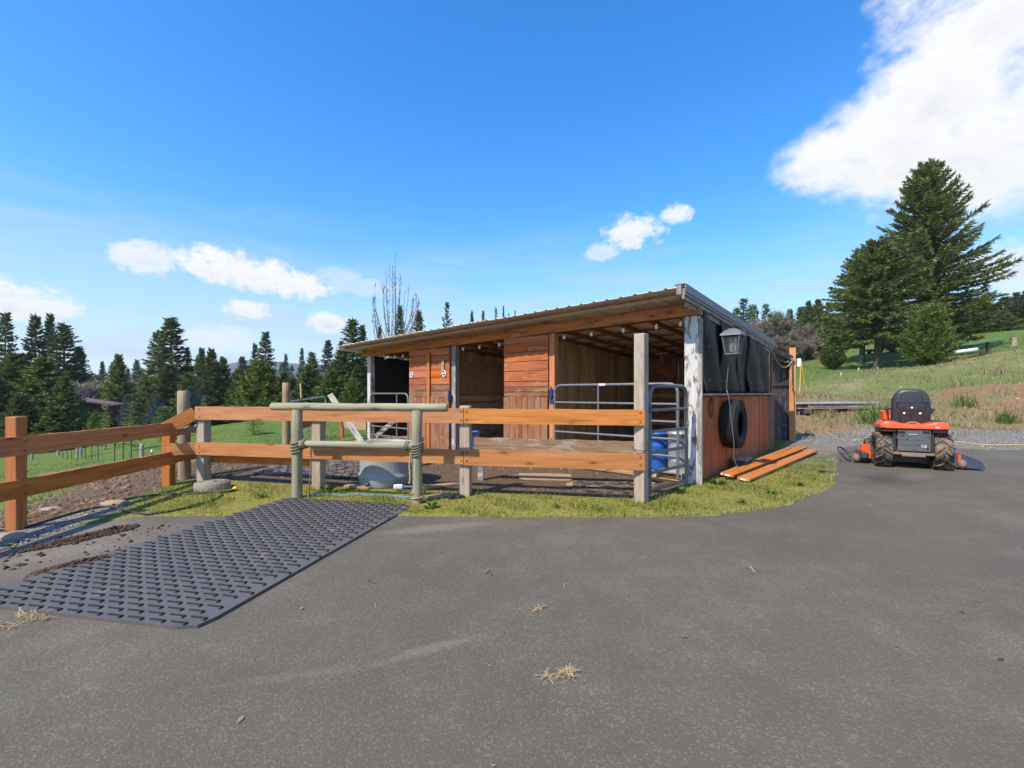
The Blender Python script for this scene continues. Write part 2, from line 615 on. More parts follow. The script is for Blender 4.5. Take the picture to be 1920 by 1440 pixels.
simple('rubber', (0.105, 0.096, 0.088), 0.55, spec=0.35, var=0.3, bump=0.2, dirt=(0.20, 0.165, 0.125), dirt_amt=0.28, scale=5)
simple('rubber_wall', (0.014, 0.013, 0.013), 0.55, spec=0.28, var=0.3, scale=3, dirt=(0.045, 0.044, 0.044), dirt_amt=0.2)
simple('tyre', (0.024, 0.023, 0.022), 0.75, spec=0.22, var=0.2, bump=0.2, dirt=(0.09, 0.085, 0.078), dirt_amt=0.15)
simple('muddy_tyre', (0.026, 0.026, 0.028), 0.6, spec=0.4, var=0.3, bump=0.3, dirt=(0.20, 0.135, 0.08), dirt_amt=0.75, scale=9)
simple('gate_steel', (0.17, 0.172, 0.178), 0.5, metal=0.35, var=0.12, dirt=(0.17, 0.12, 0.085), dirt_amt=0.1, bump=0.05)
simple('galvanised', (0.42, 0.43, 0.44), 0.45, metal=0.6, var=0.15)
simple('roof_metal', (0.80, 0.74, 0.66), 0.55, metal=0.0, var=0.12, scale=3, dirt=(0.62, 0.54, 0.45), dirt_amt=0.2)
simple('trim_metal', (0.22, 0.225, 0.23), 0.5, metal=0.4, var=0.1, scale=3, dirt=(0.20, 0.20, 0.19), dirt_amt=0.15)
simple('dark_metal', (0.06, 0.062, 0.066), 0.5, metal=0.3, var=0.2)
simple('lantern_metal', (0.15, 0.155, 0.165), 0.5, metal=0.3, var=0.15)
simple('blue_plastic', (0.012, 0.105, 0.40), 0.42, var=0.12, scale=4)
simple('hinge_blue', (0.012, 0.030, 0.12), 0.5, var=0.2)
simple('tank_plastic', (0.31, 0.33, 0.335), 0.48, var=0.07, scale=3, dirt=(0.22, 0.225, 0.215), dirt_amt=0.12)
simple('black_plastic', (0.028, 0.029, 0.033), 0.42, var=0.15, dirt=(0.075, 0.07, 0.062), dirt_amt=0.12, scale=5)
simple('seat_vinyl', (0.036, 0.038, 0.045), 0.40, spec=0.55, var=0.12, bump=0.1, bscale=160)
simple('orange_paint', (0.72, 0.085, 0.012), 0.30, spec=0.6, var=0.05, dirt=(0.42, 0.13, 0.05), dirt_amt=0.3)
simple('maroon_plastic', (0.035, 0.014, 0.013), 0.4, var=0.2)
simple('grey_plate', (0.105, 0.108, 0.112), 0.55, metal=0.2, var=0.25, dirt=(0.17, 0.135, 0.10), dirt_amt=0.3)
simple('mud_metal', (0.20, 0.145, 0.095), 0.8, var=0.35, bump=0.4)
simple('white_paint', (0.80, 0.80, 0.80), 0.5, var=0.04)
simple('black_paint', (0.012, 0.012, 0.013), 0.5, var=0.1)
simple('green_badge', (0.03, 0.14, 0.07), 0.4, var=0.1)
simple('green_paint', (0.075, 0.21, 0.07), 0.5, var=0.15)
simple('red_paint', (0.50, 0.02, 0.02), 0.4, var=0.15)
simple('concrete', (0.25, 0.215, 0.165), 0.85, var=0.25, scale=14, bump=0.35, dirt=(0.13, 0.11, 0.08), dirt_amt=0.3)
simple('rope_tan', (0.40, 0.30, 0.165), 0.85, var=0.25, scale=60, bump=0.5, bscale=180)
simple('rope_yellow', (0.66, 0.45, 0.075), 0.7, var=0.2, scale=50)
simple('rope_brown', (0.20, 0.165, 0.10), 0.85, var=0.3, scale=60, bump=0.5, bscale=180)
simple('rope_blue', (0.10, 0.27, 0.40), 0.6, var=0.25, scale=40)
simple('hose_black', (0.035, 0.040, 0.035), 0.45, var=0.25, scale=12, dirt=(0.15, 0.13, 0.10), dirt_amt=0.25)
simple('yellow_plastic', (0.75, 0.48, 0.02), 0.4, var=0.08)
simple('wire', (0.05, 0.05, 0.052), 0.5, var=0.1)
simple('pale_cord', (0.20, 0.195, 0.185), 0.6, var=0.1)
simple('bulb_glass', (0.78, 0.78, 0.76), 0.12, var=0.03, spec=0.8)
simple('copper_coil', (0.55, 0.56, 0.57), 0.35, metal=0.7, var=0.1)
simple('rust', (0.19, 0.075, 0.032), 0.85, var=0.4, scale=30, bump=0.4)
simple('stone', (0.29, 0.24, 0.175), 0.9, var=0.3, scale=8, bump=0.4)
simple('cream_wall', (0.66, 0.65, 0.62), 0.8, var=0.06)
simple('roof_brown', (0.16, 0.105, 0.09), 0.8, var=0.2, scale=4)
simple('wall_brown', (0.11, 0.055, 0.045), 0.8, var=0.2, scale=4)
simple('window_glass', (0.03, 0.04, 0.05), 0.08, spec=0.8, var=0.1)
simple('aluminium', (0.62, 0.63, 0.65), 0.35, metal=0.6, var=0.08, scale=3)
simple('tin_can', (0.42, 0.44, 0.46), 0.42, metal=0.6, var=0.15)
simple('bristle_white', (0.72, 0.73, 0.74), 0.8, var=0.1, bump=0.6, bscale=200)
simple('plywood', (0.34, 0.21, 0.115), 0.8, var=0.35, scale=4, bump=0.1, dirt=(0.22, 0.13, 0.07), dirt_amt=0.4)
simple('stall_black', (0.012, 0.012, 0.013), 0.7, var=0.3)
simple('dung', (0.095, 0.062, 0.038), 0.95, var=0.4, scale=25, bump=0.8, bscale=90)
simple('broken_board', (0.36, 0.225, 0.125), 0.85, var=0.3, scale=12, bump=0.3)
simple('chute_plastic', (0.07, 0.075, 0.085), 0.18, spec=0.6, var=0.1, trans=0.35)

# flat print: the two small oval signs and the digits on the mower are cut as meshes in these colours


def island_mat(name, dark, mid, light, rough=0.7, transl=0.25, obj_var=0.12, spec=0.2):
    """for leaves, needles, blades and twigs: every single piece takes its own shade"""
    m, nt, b = new_mat(name)
    rnd = nt.node('ShaderNodeNewGeometry').outputs['Random Per Island']
    col = nt.ramp(rnd, [(0.0, dark), (0.5, mid), (1.0, light)])
    orn = nt.node('ShaderNodeObjectInfo').outputs['Random']
    hs = nt.node('ShaderNodeHueSaturation')
    nt.put(hs.inputs['Value'], nt.math('ADD', 1 - obj_var, nt.math('MULTIPLY', orn, 2 * obj_var)))
    nt.put(hs.inputs['Hue'], nt.math('ADD', 0.5 - 0.012, nt.math('MULTIPLY', nt.math('FRACT', nt.math('MULTIPLY', orn, 5.7)), 0.024)))
    nt.link(col, hs.inputs['Color'])
    nt.put(b.inputs['Base Color'], hs.outputs[0])
    b.inputs['Roughness'].default_value = rough
    b.inputs['Specular IOR Level'].default_value = spec
    if transl > 0:
        tr = nt.node('ShaderNodeBsdfTranslucent')
        nt.link(hs.outputs[0], tr.inputs['Color'])
        mx = nt.node('ShaderNodeMixShader')
        mx.inputs[0].default_value = transl
        nt.link(b.outputs[0], mx.inputs[1])
        nt.link(tr.outputs[0], mx.inputs[2])
        nt.link(mx.outputs[0], nt.n['Material Output'].inputs['Surface'])
    return m


island_mat('fir_dark', (0.054, 0.076, 0.025), (0.105, 0.134, 0.040), (0.178, 0.202, 0.058))
island_mat('fir_olive', (0.087, 0.107, 0.028), (0.160, 0.184, 0.052), (0.261, 0.279, 0.085))
island_mat('fir_green', (0.064, 0.101, 0.025), (0.121, 0.170, 0.041), (0.205, 0.250, 0.063))
island_mat('fir_far', (0.052, 0.074, 0.046), (0.086, 0.114, 0.067), (0.135, 0.160, 0.090))
island_mat('cypress', (0.092, 0.132, 0.026), (0.158, 0.208, 0.040), (0.238, 0.283, 0.064))
island_mat('sapling_lime', (0.115, 0.155, 0.035), (0.185, 0.230, 0.058), (0.270, 0.310, 0.090))
island_mat('spruce_blue', (0.052, 0.085, 0.078), (0.085, 0.128, 0.120), (0.125, 0.170, 0.160))
island_mat('fir_bush', (0.078, 0.130, 0.026), (0.140, 0.211, 0.042), (0.228, 0.308, 0.079))
island_mat('dead_needles', (0.13, 0.075, 0.040), (0.19, 0.115, 0.065), (0.25, 0.16, 0.10))
island_mat('twig_brown', (0.132, 0.108, 0.086), (0.198, 0.165, 0.134), (0.286, 0.244, 0.204), transl=0.0)
island_mat('twig_mossy', (0.12, 0.105, 0.060), (0.19, 0.165, 0.105), (0.28, 0.245, 0.165), transl=0.0)
island_mat('twig_pink', (0.20, 0.135, 0.110), (0.27, 0.19, 0.155), (0.34, 0.25, 0.21), transl=0.0)
island_mat('twig_tan', (0.24, 0.185, 0.085), (0.33, 0.255, 0.13), (0.42, 0.335, 0.19), transl=0.0)
island_mat('twig_grey', (0.12, 0.11, 0.095), (0.19, 0.175, 0.155), (0.27, 0.25, 0.22), transl=0.0)
island_mat('moss', (0.13, 0.12, 0.02), (0.20, 0.185, 0.035), (0.27, 0.25, 0.06), transl=0.1)
island_mat('grass_blade', (0.115, 0.140, 0.018), (0.215, 0.225, 0.032), (0.360, 0.315, 0.095), transl=0.3)
island_mat('grass_lush', (0.081, 0.117, 0.020), (0.133, 0.176, 0.032), (0.214, 0.234, 0.060), transl=0.3)
island_mat('grass_dry', (0.20, 0.165, 0.075), (0.31, 0.26, 0.13), (0.43, 0.36, 0.20), transl=0.2)
island_mat('weed_leaf', (0.055, 0.115, 0.018), (0.095, 0.175, 0.030), (0.15, 0.235, 0.055), transl=0.3)
island_mat('straw', (0.40, 0.27, 0.11), (0.53, 0.38, 0.18), (0.66, 0.50, 0.27), transl=0.1)
island_mat('pebbles', (0.17, 0.145, 0.118), (0.30, 0.27, 0.23), (0.50, 0.46, 0.41), transl=0.0, rough=0.9)
island_mat('soil_clods', (0.098, 0.062, 0.036), (0.161, 0.105, 0.064), (0.245, 0.168, 0.106), transl=0.0, rough=0.95)
island_mat('clay_clods', (0.20, 0.105, 0.052), (0.29, 0.165, 0.09), (0.46, 0.34, 0.23), transl=0.0, rough=0.95)
island_mat('mud', (0.045, 0.028, 0.016), (0.080, 0.050, 0.030), (0.125, 0.082, 0.050), transl=0.0, rough=0.95)
island_mat('litter', (0.10, 0.062, 0.030), (0.24, 0.155, 0.075), (0.42, 0.30, 0.16), transl=0.1)


def make_asphalt():
    m, nt, b = new_mat('asphalt')
    c = nt.node('ShaderNodeTexCoord').outputs['Object']
    fine = nt.noise(c, 150, 4, 0.7)
    grit = nt.voronoi(c, 78, out=0)
    gcol = nt.sep(nt.voronoi(c, 78, out=1))[0]
    big = nt.noise(c, 0.55, 5, 0.6, 0.4)
    mid = nt.noise(c, 2.6, 6, 0.65)
    base = nt.mix(fine, (0.063, 0.052, 0.036), (0.153, 0.127, 0.089))
    base = nt.mix(nt.math('MULTIPLY', nt.step(big, 0.40, 0.66), 0.32), base, (0.065, 0.055, 0.041))
    # pale grains of dust and worn stones caught in the surface
    dust = nt.step(nt.math('ADD', nt.math('MULTIPLY', mid, 0.6), nt.math('MULTIPLY', nt.noise(c, 0.32, 4, 0.6), 0.55)), 0.50, 0.74)
    spk = nt.math('MULTIPLY', nt.step(gcol, 0.42, 0.90), nt.step(grit, 0.66, 0.30))
    base = nt.mix(nt.math('MULTIPLY', spk, nt.math('ADD', 0.22, nt.math('MULTIPLY', dust, 0.26))), base, (0.33, 0.265, 0.185))
    base = nt.mix(nt.math('MULTIPLY', dust, 0.17), base, (0.25, 0.20, 0.145))
    # dusty drifts by the mat and damp patches by the mower
    x, y, z = nt.sep(c)

    def blob(cx, cy, rx, ry, ang=0.0):
        v = nt.mapping(nt.comb(nt.math('SUBTRACT', x, cx), nt.math('SUBTRACT', y, cy), 0.0), rot=(0, 0, -ang))
        vx, vy, vz = nt.sep(v)
        rr = nt.math('ADD', nt.math('POWER', nt.math('DIVIDE', vx, rx), 2.0), nt.math('POWER', nt.math('DIVIDE', vy, ry), 2.0))
        s_ = nt.math('ADD', nt.math('MULTIPLY', nt.math('SUBTRACT', mid, 0.5), 2.4), nt.math('MULTIPLY', nt.math('SUBTRACT', nt.noise(c, 22, 4, 0.7), 0.5), 2.2))
        return nt.step(nt.math('ADD', rr, s_), 1.1, -0.3)
    for (cx, cy, rx, ry, an, amt, colr) in [
            (-0.75, 4.75, 0.75, 0.17, 0.35, 0.42, (0.30, 0.245, 0.165)), (-3.6, 4.1, 1.0, 0.8, 0.4, 0.55, (0.20, 0.165, 0.125)),
            (-0.40, 2.52, 0.40, 0.06, 0.45, 0.26, (0.34, 0.28, 0.20)), (-1.0, 2.28, 0.45, 0.05, 0.25, 0.16, (0.30, 0.25, 0.18)),
            (6.0, 7.4, 1.0, 0.45, 0.6, 0.55, (0.028, 0.024, 0.021)), (6.8, 7.7, 0.7, 0.25, 0.6, 0.45, (0.20, 0.16, 0.12)),
            (-4.3, 4.4, 0.7, 0.9, 0.2, 0.6, (0.24, 0.20, 0.155)), (-2.9, 1.9, 0.9, 0.25, 0.2, 0.4, (0.16, 0.15, 0.10))]:
        base = nt.mix(nt.math('MULTIPLY', blob(cx, cy, rx, ry, an), amt), base, colr)
    nt.put(b.inputs['Base Color'], base)
    b.inputs['Roughness'].default_value = 0.82
    b.inputs['Specular IOR Level'].default_value = 0.35
    h = nt.math('ADD', nt.math('MULTIPLY', fine, 0.6), nt.math('MULTIPLY', nt.step(grit, 0.0, 0.7), -0.5))
    nt.put(b.inputs['Normal'], nt.bump(h, 0.55, 0.006))


def make_ground():
    m, nt, b = new_mat('ground')
    c = nt.node('ShaderNodeTexCoord').outputs['Object']
    n1 = nt.noise(c, 0.35, 6, 0.62, 0.3)
    n2 = nt.noise(c, 1.7, 6, 0.65)
    n3 = nt.noise(c, 14, 5, 0.65)
    n4 = nt.noise(c, 70, 3, 0.65)
    ng = nt.noise(nt.mapping(c, scale=(1, 0.6, 1)), 5.5, 6, 0.7)
    # meadow
    green = nt.ramp(nt.math('ADD', nt.math('MULTIPLY', n3, 0.55), nt.math('MULTIPLY', n2, 0.45)), [(0.28, (0.055, 0.092, 0.016)), (0.5, (0.105, 0.155, 0.028)), (0.72, (0.165, 0.215, 0.050))])
    tan = nt.ramp(n3, [(0.3, (0.17, 0.135, 0.062)), (0.7, (0.33, 0.275, 0.145))])
    drym = nt.step(nt.math('ADD', nt.math('MULTIPLY', n1, 0.55), nt.math('MULTIPLY', ng, 0.45)), 0.47, 0.62)
    dry = nt.attr('dry')
    col = nt.mix(nt.math('ADD', nt.math('MULTIPLY', drym, nt.math('ADD', 0.14, nt.math('MULTIPLY', dry, 0.6))), nt.math('MULTIPLY', dry, 0.28), clamp=True), green, tan)
    # yellow moss lawn by the drive
    moss = nt.ramp(nt.math('ADD', nt.math('MULTIPLY', n3, 0.42), nt.math('ADD', nt.math('MULTIPLY', n2, 0.33), nt.math('MULTIPLY', n4, 0.25))), [(0.32, (0.055, 0.080, 0.014)), (0.42, (0.125, 0.140, 0.022)), (0.50, (0.235, 0.215, 0.036)), (0.56, (0.30, 0.235, 0.075)), (0.62, (0.19, 0.125, 0.060)), (0.72, (0.105, 0.068, 0.038))])
    edge = nt.math('MULTIPLY', nt.math('SUBTRACT', nt.math('ADD', nt.math('MULTIPLY', n2, 0.6), nt.math('MULTIPLY', n3, 0.4)), 0.5), 1.3)

    def zone(name, lo=0.42, hi=0.62):
        return nt.step(nt.math('ADD', nt.attr(name), edge), lo, hi)
    col = nt.mix(zone('moss'), col, moss)
    soil = nt.ramp(nt.math('ADD', nt.math('MULTIPLY', n3, 0.5), nt.math('MULTIPLY', n4, 0.5)), [(0.30, (0.060, 0.038, 0.023)), (0.5, (0.130, 0.086, 0.052)), (0.72, (0.24, 0.17, 0.11))])
    col = nt.mix(zone('soil'), col, soil)
    clay = nt.ramp(nt.math('ADD', nt.math('MULTIPLY', n3, 0.55), nt.math('MULTIPLY', n4, 0.45)), [(0.30, (0.165, 0.082, 0.040)), (0.5, (0.27, 0.145, 0.075)), (0.72, (0.40, 0.27, 0.165))])
    clay = nt.mix(nt.math('MULTIPLY', nt.step(nt.math('ADD', nt.math('MULTIPLY', ng, 0.5), nt.math('MULTIPLY', n1, 0.5)), 0.44, 0.54), 0.85), clay, nt.mix(n3, (0.14, 0.125, 0.045), (0.26, 0.22, 0.10)))
    col = nt.mix(zone('clay'), col, clay)
    gv = nt.sep(nt.voronoi(c, 42, out=1))[0]
    gd = nt.voronoi(c, 42, out=0)
    gravel = nt.mix(gv, (0.16, 0.14, 0.115), (0.42, 0.375, 0.32))
    gravel = nt.mix(nt.step(gd, 0.35, 0.75), gravel, (0.10, 0.08, 0.06))
    col = nt.mix(zone('gravel'), col, gravel)
    straw = nt.ramp(nt.noise(nt.mapping(c, scale=(1, 3, 1)), 40, 4, 0.7), [(0.3, (0.42, 0.24, 0.11)), (0.55, (0.64, 0.42, 0.22)), (0.75, (0.80, 0.60, 0.36))])
    col = nt.mix(zone('bedding'), col, straw)
    nt.put(b.inputs['Base Color'], col)
    b.inputs['Roughness'].default_value = 0.95
    b.inputs['Specular IOR Level'].default_value = 0.15
    h = nt.math('ADD', nt.math('MULTIPLY', n3, 0.7), nt.math('ADD', nt.math('MULTIPLY', n4, 0.3), nt.math('MULTIPLY', ng, 0.6)))
    nt.put(b.inputs['Normal'], nt.bump(h, 0.9, 0.05))


make_asphalt()
make_ground()


def make_hill_mat():
    m, nt, b = new_mat('hill_forest')
    c = nt.node('ShaderNodeTexCoord').outputs['Object']
    n = nt.noise(nt.mapping(c, scale=(1, 1, 0.35)), 0.035, 7, 0.7)
    col = nt.ramp(n, [(0.35, (0.040, 0.060, 0.035)), (0.55, (0.075, 0.095, 0.055)), (0.72, (0.17, 0.165, 0.13))])
    nt.put(b.inputs['Base Color'], col)
    b.inputs['Roughness'].default_value = 0.95
    nt.put(b.inputs['Normal'], nt.bump(n, 1.0, 6.0))


make_hill_mat()


def make_osb():
    """pressed-strand board lining the stall"""
    m, nt, b = new_mat('strand_board')
    c = obj_coords(nt)
    v = nt.sep(nt.voronoi(nt.mapping(c, scale=(1, 1, 3)), 14, out=1))[0]
    n = nt.noise(c, 3, 6, 0.65)
    col = nt.mix(v, (0.26, 0.11, 0.052), (0.50, 0.26, 0.13))
    col = nt.mix(nt.step(n, 0.45, 0.66), col, (0.17, 0.080, 0.043))
    nt.put(b.inputs['Base Color'], col)
    b.inputs['Roughness'].default_value = 0.75


make_osb()

# ------------------------------------------------------------------ the lie of the land
BARN_C = Vector((2.77, 7.02, 0.0))
BARN_TH = R(40.5)
BX = Vector((math.cos(BARN_TH), -math.sin(BARN_TH), 0))
BY = Vector((math.sin(BARN_TH), math.cos(BARN_TH), 0))


def barn_pt(x, y, z=0.0):
    return BARN_C + BX * x + BY * y + Vector((0, 0, z))


def smooth_poly(pts, n=4):
    """closed Catmull-Rom through the points"""
    P = [np.array(p, float) for p in pts]
    m = len(P)
    out = []
    for i in range(m):
        p0, p1, p2, p3 = P[i - 1], P[i], P[(i + 1) % m], P[(i + 2) % m]
        for k in range(n):
            t = k / n
            out.append(0.5 * ((2 * p1) + (-p0 + p2) * t + (2 * p0 - 5 * p1 + 4 * p2 - p3) * t * t + (-p0 + 3 * p1 - 3 * p2 + p3) * t ** 3))
    return np.array(out)


DRIVE = [(-9, -12), (-6.0, -1), (-4.85, 3.0), (-4.55, 4.0), (-4.6, 4.75), (-4.3, 5.14), (-3.4, 5.2), (-2.3, 5.22), (-1.2, 5.2), (0.2, 5.15), (1.45, 5.15), (2.1, 5.2), (2.77, 5.38),
         (3.5, 5.75), (4.08, 6.22), (4.85, 6.95), (5.62, 7.86), (6.7, 9.4), (7.8, 10.9), (8.8, 12.0), (9.9, 12.35), (11.2, 11.75), (12.6, 11.2), (17, 10.3), (34, 8.5), (44, -12)]
DRIVE_S = np.vstack([np.array([DRIVE[0], DRIVE[1]], float), smooth_poly(DRIVE)[8:-8], np.array([DRIVE[-2], DRIVE[-1]], float)])


def sdist(poly, X, Y):
    """signed distance to a polygon, positive inside"""
    poly = np.asarray(poly, float)
    best = np.full(X.shape, 1e18)
    inside = np.zeros(X.shape, bool)
    n = len(poly)
    for i in range(n):
        ax, ay = poly[i]; bx, by = poly[(i + 1) % n]
        dx, dy = bx - ax, by - ay
        L = dx * dx + dy * dy + 1e-12
        t = np.clip(((X - ax) * dx + (Y - ay) * dy) / L, 0, 1)
        best = np.minimum(best, (X - ax - t * dx) ** 2 + (Y - ay - t * dy) ** 2)
        c = ((ay > Y) != (by > Y)) & (X < dx * (Y - ay) / (dy if abs(dy) > 1e-12 else 1e-12) + ax)
        inside ^= c
    d = np.sqrt(best)
    return np.where(inside, d, -d)


def sstep(a, b, v):
    t = np.clip((v - a) / (b - a), 0, 1)
    return t * t * (3 - 2 * t)


# heights (x, y, z) read off the photograph
CTRL = [(-4, 0, 0), (0, 0, 0), (6, 0, 0), (12, 0, 0.1), (-4.6, 3, 0), (0, 4, 0), (5, 4, 0), (10, 6, 0), (14, 8, 0.05), (-5, 4.6, 0), (-5.2, 6.9, 0), (-2.8, 6.4, 0), (0, 6, 0), (2.7, 7, 0),
        (-2, 9, 0.03), (0, 10, 0.05), (-4.1, 12.9, 0.10), (6.4, 11.3, 0.08), (0, 16, 0.15), (7.5, 12.8, 0.14), (9, 12, 0.03), (12.6, 11.2, 0.04),
        (-6.3, 8.5, 0.03), (-7.2, 11, -0.12), (-9, 16, -0.33), (-15, 25, -0.56), (-20, 32, -0.74), (-9.5, 10, -0.5), (-8, 6, -0.45), (-6.2, 5, -0.12), (-7, 2, -0.3), (-12, 2, -1.0),
        (-16.6, 20, -1.22), (-21, 22, -1.75), (-22, 20, -2.1), (-27, 32, -2.05), (-34, 32, -2.8), (-40, 60, -3.2), (-80, 80, -5), (-15, 60, -1.0), (-40, 110, -3), (-20, 10, -1.8), (-30, 0, -2.6),
        (-5, 30, -0.2), (0, 60, 0.6), (0, 110, 1.5), (8.6, 14, 0.10), (11.2, 15, 0.31), (12.7, 18, 0.62), (15.2, 24, 1.34), (18.4, 24, 1.2), (20.7, 26, 2.1), (30.3, 38, 3.3), (37, 48, 4.8),
        (26.7, 40, 3.65), (39, 60, 6.0), (27.4, 30, 3.26), (29.2, 28, 3.8), (49.6, 45, 6.8), (22.3, 20, 1.8), (17.3, 15.5, 0.64), (15, 13.5, 0.26), (38.5, 42, 4.7), (24, 24, 2.3), (33, 26, 4.2),
        (60, 60, 9.0), (50, 20, 5.0), (30, 10, 1.2), (60, 0, 3), (90, 90, 14), (40, 100, 9), (20, 50, 3.2), (10, 40, 1.4), (70, 150, 16), (-120, 200, -6), (0, 300, 4), (200, 100, 30), (200, 300, 34),
        (-300, 100, -14), (-300, 500, -6), (100, 600, 20), (500, 500, 50), (0, -60, 0), (80, -80, 3), (-80, -80, -4), (700, 0, 30), (-700, 0, -20), (0, 1200, 10)]
_C = np.array(CTRL, float)
_CC = 1.5


def _phi(d2):
    return np.sqrt(d2 + _CC * _CC)


_A = _phi((_C[:, None, 0] - _C[None, :, 0]) ** 2 + (_C[:, None, 1] - _C[None, :, 1]) ** 2)
_N = len(_C)
_W = np.linalg.solve(_A + np.eye(_N) * 1e-6, _C[:, 2])


def terrain(X, Y):
    X = np.atleast_1d(np.asarray(X, float)); Y = np.atleast_1d(np.asarray(Y, float))
    Z = np.zeros(X.shape)
    for i in range(_N):
        Z += _W[i] * _phi((X - _C[i, 0]) ** 2 + (Y - _C[i, 1]) ** 2)
    d = sdist(DRIVE_S, X, Y)
    out = np.clip(-d, 0, None)
    k = sstep(0.0, 2.2, out)
    rough = 0.5 * (np.sin(X * 1.7 + 1.3 * np.sin(Y * 0.9)) * np.cos(Y * 1.35 + 0.6 * X) + 0.5 * np.sin(X * 4.1 + Y * 2.3) * np.sin(Y * 3.7 - X))
    far = sstep(12, 26, np.hypot(X, Y))
    Z = np.clip(Z, -30, 60)
    Z = Z * k + 0.012 + k * rough * (0.018 + 0.10 * far)
    return np.where(d > 0.03, -0.06, Z)


def tz(x, y):
    return float(terrain(x, y)[0])


def bl(*pts):
    return [tuple(barn_pt(x, y)[:2]) for (x, y) in pts]


ZONES = {
    'soil': (0.35, [[(-5.2, 7.25), (-4.7, 7.22), (-2.8, 6.85), (-0.6, 6.42), (1.6, 6.02), (2.35, 6.6), (2.9, 7.1), *bl((0.05, 5.9), (-9.2, 5.9)), (-4.6, 13.0), (-5.6, 12.4), (-6.3, 10.6), (-6.9, 8.9), (-6.2, 7.9)],
                    [(-5.05, 3.4), (-5.0, 5.6), (-5.2, 7.3), (-6.3, 8.4), (-7.3, 9.3), (-7.6, 8.2), (-6.7, 6.4), (-6.1, 5.0), (-6.2, 3.2)]]),
    'moss': (0.25, [[(-4.5, 5.1), (-3.4, 5.1), (-1.2, 5.1), (1.45, 5.05), (2.77, 5.28), (4.2, 6.2), (5.3, 7.4), (6.1, 8.6), (6.3, 9.6), (5.6, 9.9), *bl((0.1, 3.2), (0.1, 0.1)), (2.3, 6.55), (1.6, 6.05), (-0.6, 6.5), (-2.8, 6.85), (-4.6, 7.2), (-5.1, 6.8), (-4.85, 5.9)]]),
    'gravel': (0.4, [[(-4.6, 2.0), (-4.5, 4.2), (-4.6, 5.2), (-4.85, 5.9), (-5.1, 5.6), (-5.1, 4), (-5.2, 2)],
                     [(5.3, 7.6), (7, 9.6), (8.9, 12), (10.2, 12.4), (13, 11.1), (30, 8.5), (30, 11.6), (17, 13.2), (12, 14.6), (9.0, 14.3), (7.9, 13.2), (6.9, 11.6), (5.6, 9.8), (4.6, 8.6)]]),
    'clay': (1.2, [[(7.6, 13.4), (11, 14.0), (17, 12.4), (40, 10), (46, 16), (30, 18.5), (23, 20.5), (18, 24.5), (13, 25.5), (8, 20)]]),
    'bedding': (0.15, [bl((-8.95, -0.55), (-7.1, -0.35), (-7.1, 5.5), (-8.95, 5.5)), bl((-3.2, 0.2), (-0.1, 0.1), (-0.1, 5.5), (-3.2, 5.5)), bl((-6.2, 0.25), (-3.3, 0.2), (-3.3, 5.5), (-6.2, 5.5))]),
    'dry': (3.0, [[(12, 20), (17, 23), (23, 22), (45, 14), (70, 24), (50, 34), (32, 31), (24, 31), (17, 29)], [(-12, 3), (-6, 4), (-6.5, 7), (-9, 12), (-14, 14)]]),
}


def zone_w(name, X, Y):
    w, polys = ZONES[name]
    out = np.zeros(X.shape)
    for p in polys:
        out = np.maximum(out, sstep(-w, w, sdist(p, X, Y)))
    if name in ('gravel', 'moss'):          # no bare seam along the asphalt
        near = sstep(-0.45, -0.1, sdist(DRIVE_S, X, Y))
        side = (X > 5.1) if name == 'gravel' else ((X > -4.45) & (X <= 5.1) & (Y > 4.5))
        out = np.maximum(out, near * side)
    if name == 'gravel':
        out = np.where(X > 4.4, out * (0.52 + 0.36 * sstep(10.0, 12.5, Y)), out)
    return out


def make_ground_sheet():
    def spread(a, b, n):
        s = np.sign(b - a)
        t = np.geomspace(1, abs(b - a) + 1, n) - 1
        return a + s * t
    xs = np.unique(np.round(np.concatenate([spread(-30, -1800, 16), np.arange(-30, -9, 0.7), np.arange(-9, 14, 0.16), np.arange(14, 52, 0.6), spread(52, 1800, 16)]), 3))
    ys = np.unique(np.round(np.concatenate([spread(-2, -300, 8), np.arange(-2, 3, 0.4), np.arange(3, 16, 0.16), np.arange(16, 60, 0.6), spread(60, 2600, 18)]), 3))
    XX, YY = np.meshgrid(xs, ys)
    X, Y = XX.ravel(), YY.ravel()
    Z = terrain(X, Y)
    nx, ny = len(xs), len(ys)
    i = np.arange((ny - 1) * (nx - 1))
    r, c = i // (nx - 1), i % (nx - 1)
    q = np.stack([r * nx + c, r * nx + c + 1, (r + 1) * nx + c + 1, (r + 1) * nx + c], 1)
    me = fast_mesh('ground', np.stack([X, Y, Z], 1), q.ravel(), np.arange(len(q)) * 4, smooth=True)
    for k in ZONES:
        a = me.attributes.new(k, 'FLOAT', 'POINT')
        a.data.foreach_set('value', zone_w(k, X, Y).astype(np.float32))
    tag(link_obj('ground', me, 'ground'), 'grass, soil, gravel and clay ground around the horse shed', kind='structure')


make_ground_sheet()


def make_drive():
    mb = MB()
    P = [(p[0], p[1]) for p in DRIVE_S]
    n = len(P)
    rnd = random.Random(3)
    P = [(x + rnd.uniform(-.012, .012), y + rnd.uniform(-.012, .012)) for x, y in P]
    mb.add([(x, y, 0) for x, y in P], [tuple(range(n))])
    if mb.f and (Vector((P[1][0] - P[0][0], P[1][1] - P[0][1], 0)).cross(Vector((P[2][0] - P[1][0], P[2][1] - P[1][1], 0)))).z < 0:
        pass
    mb.add([(x, y, 0) for x, y in P] + [(x, y, -0.07) for x, y in P], [(k, (k + 1) % n, n + (k + 1) % n, n + k) for k in range(n)])
    o = mb.build('driveway', 'asphalt')
    # make the top face look up
    me = o.data
    if me.polygons[0].normal.z < 0:
        me.flip_normals()
    tag(o, 'worn grey asphalt yard and driveway', kind='structure')


make_drive()


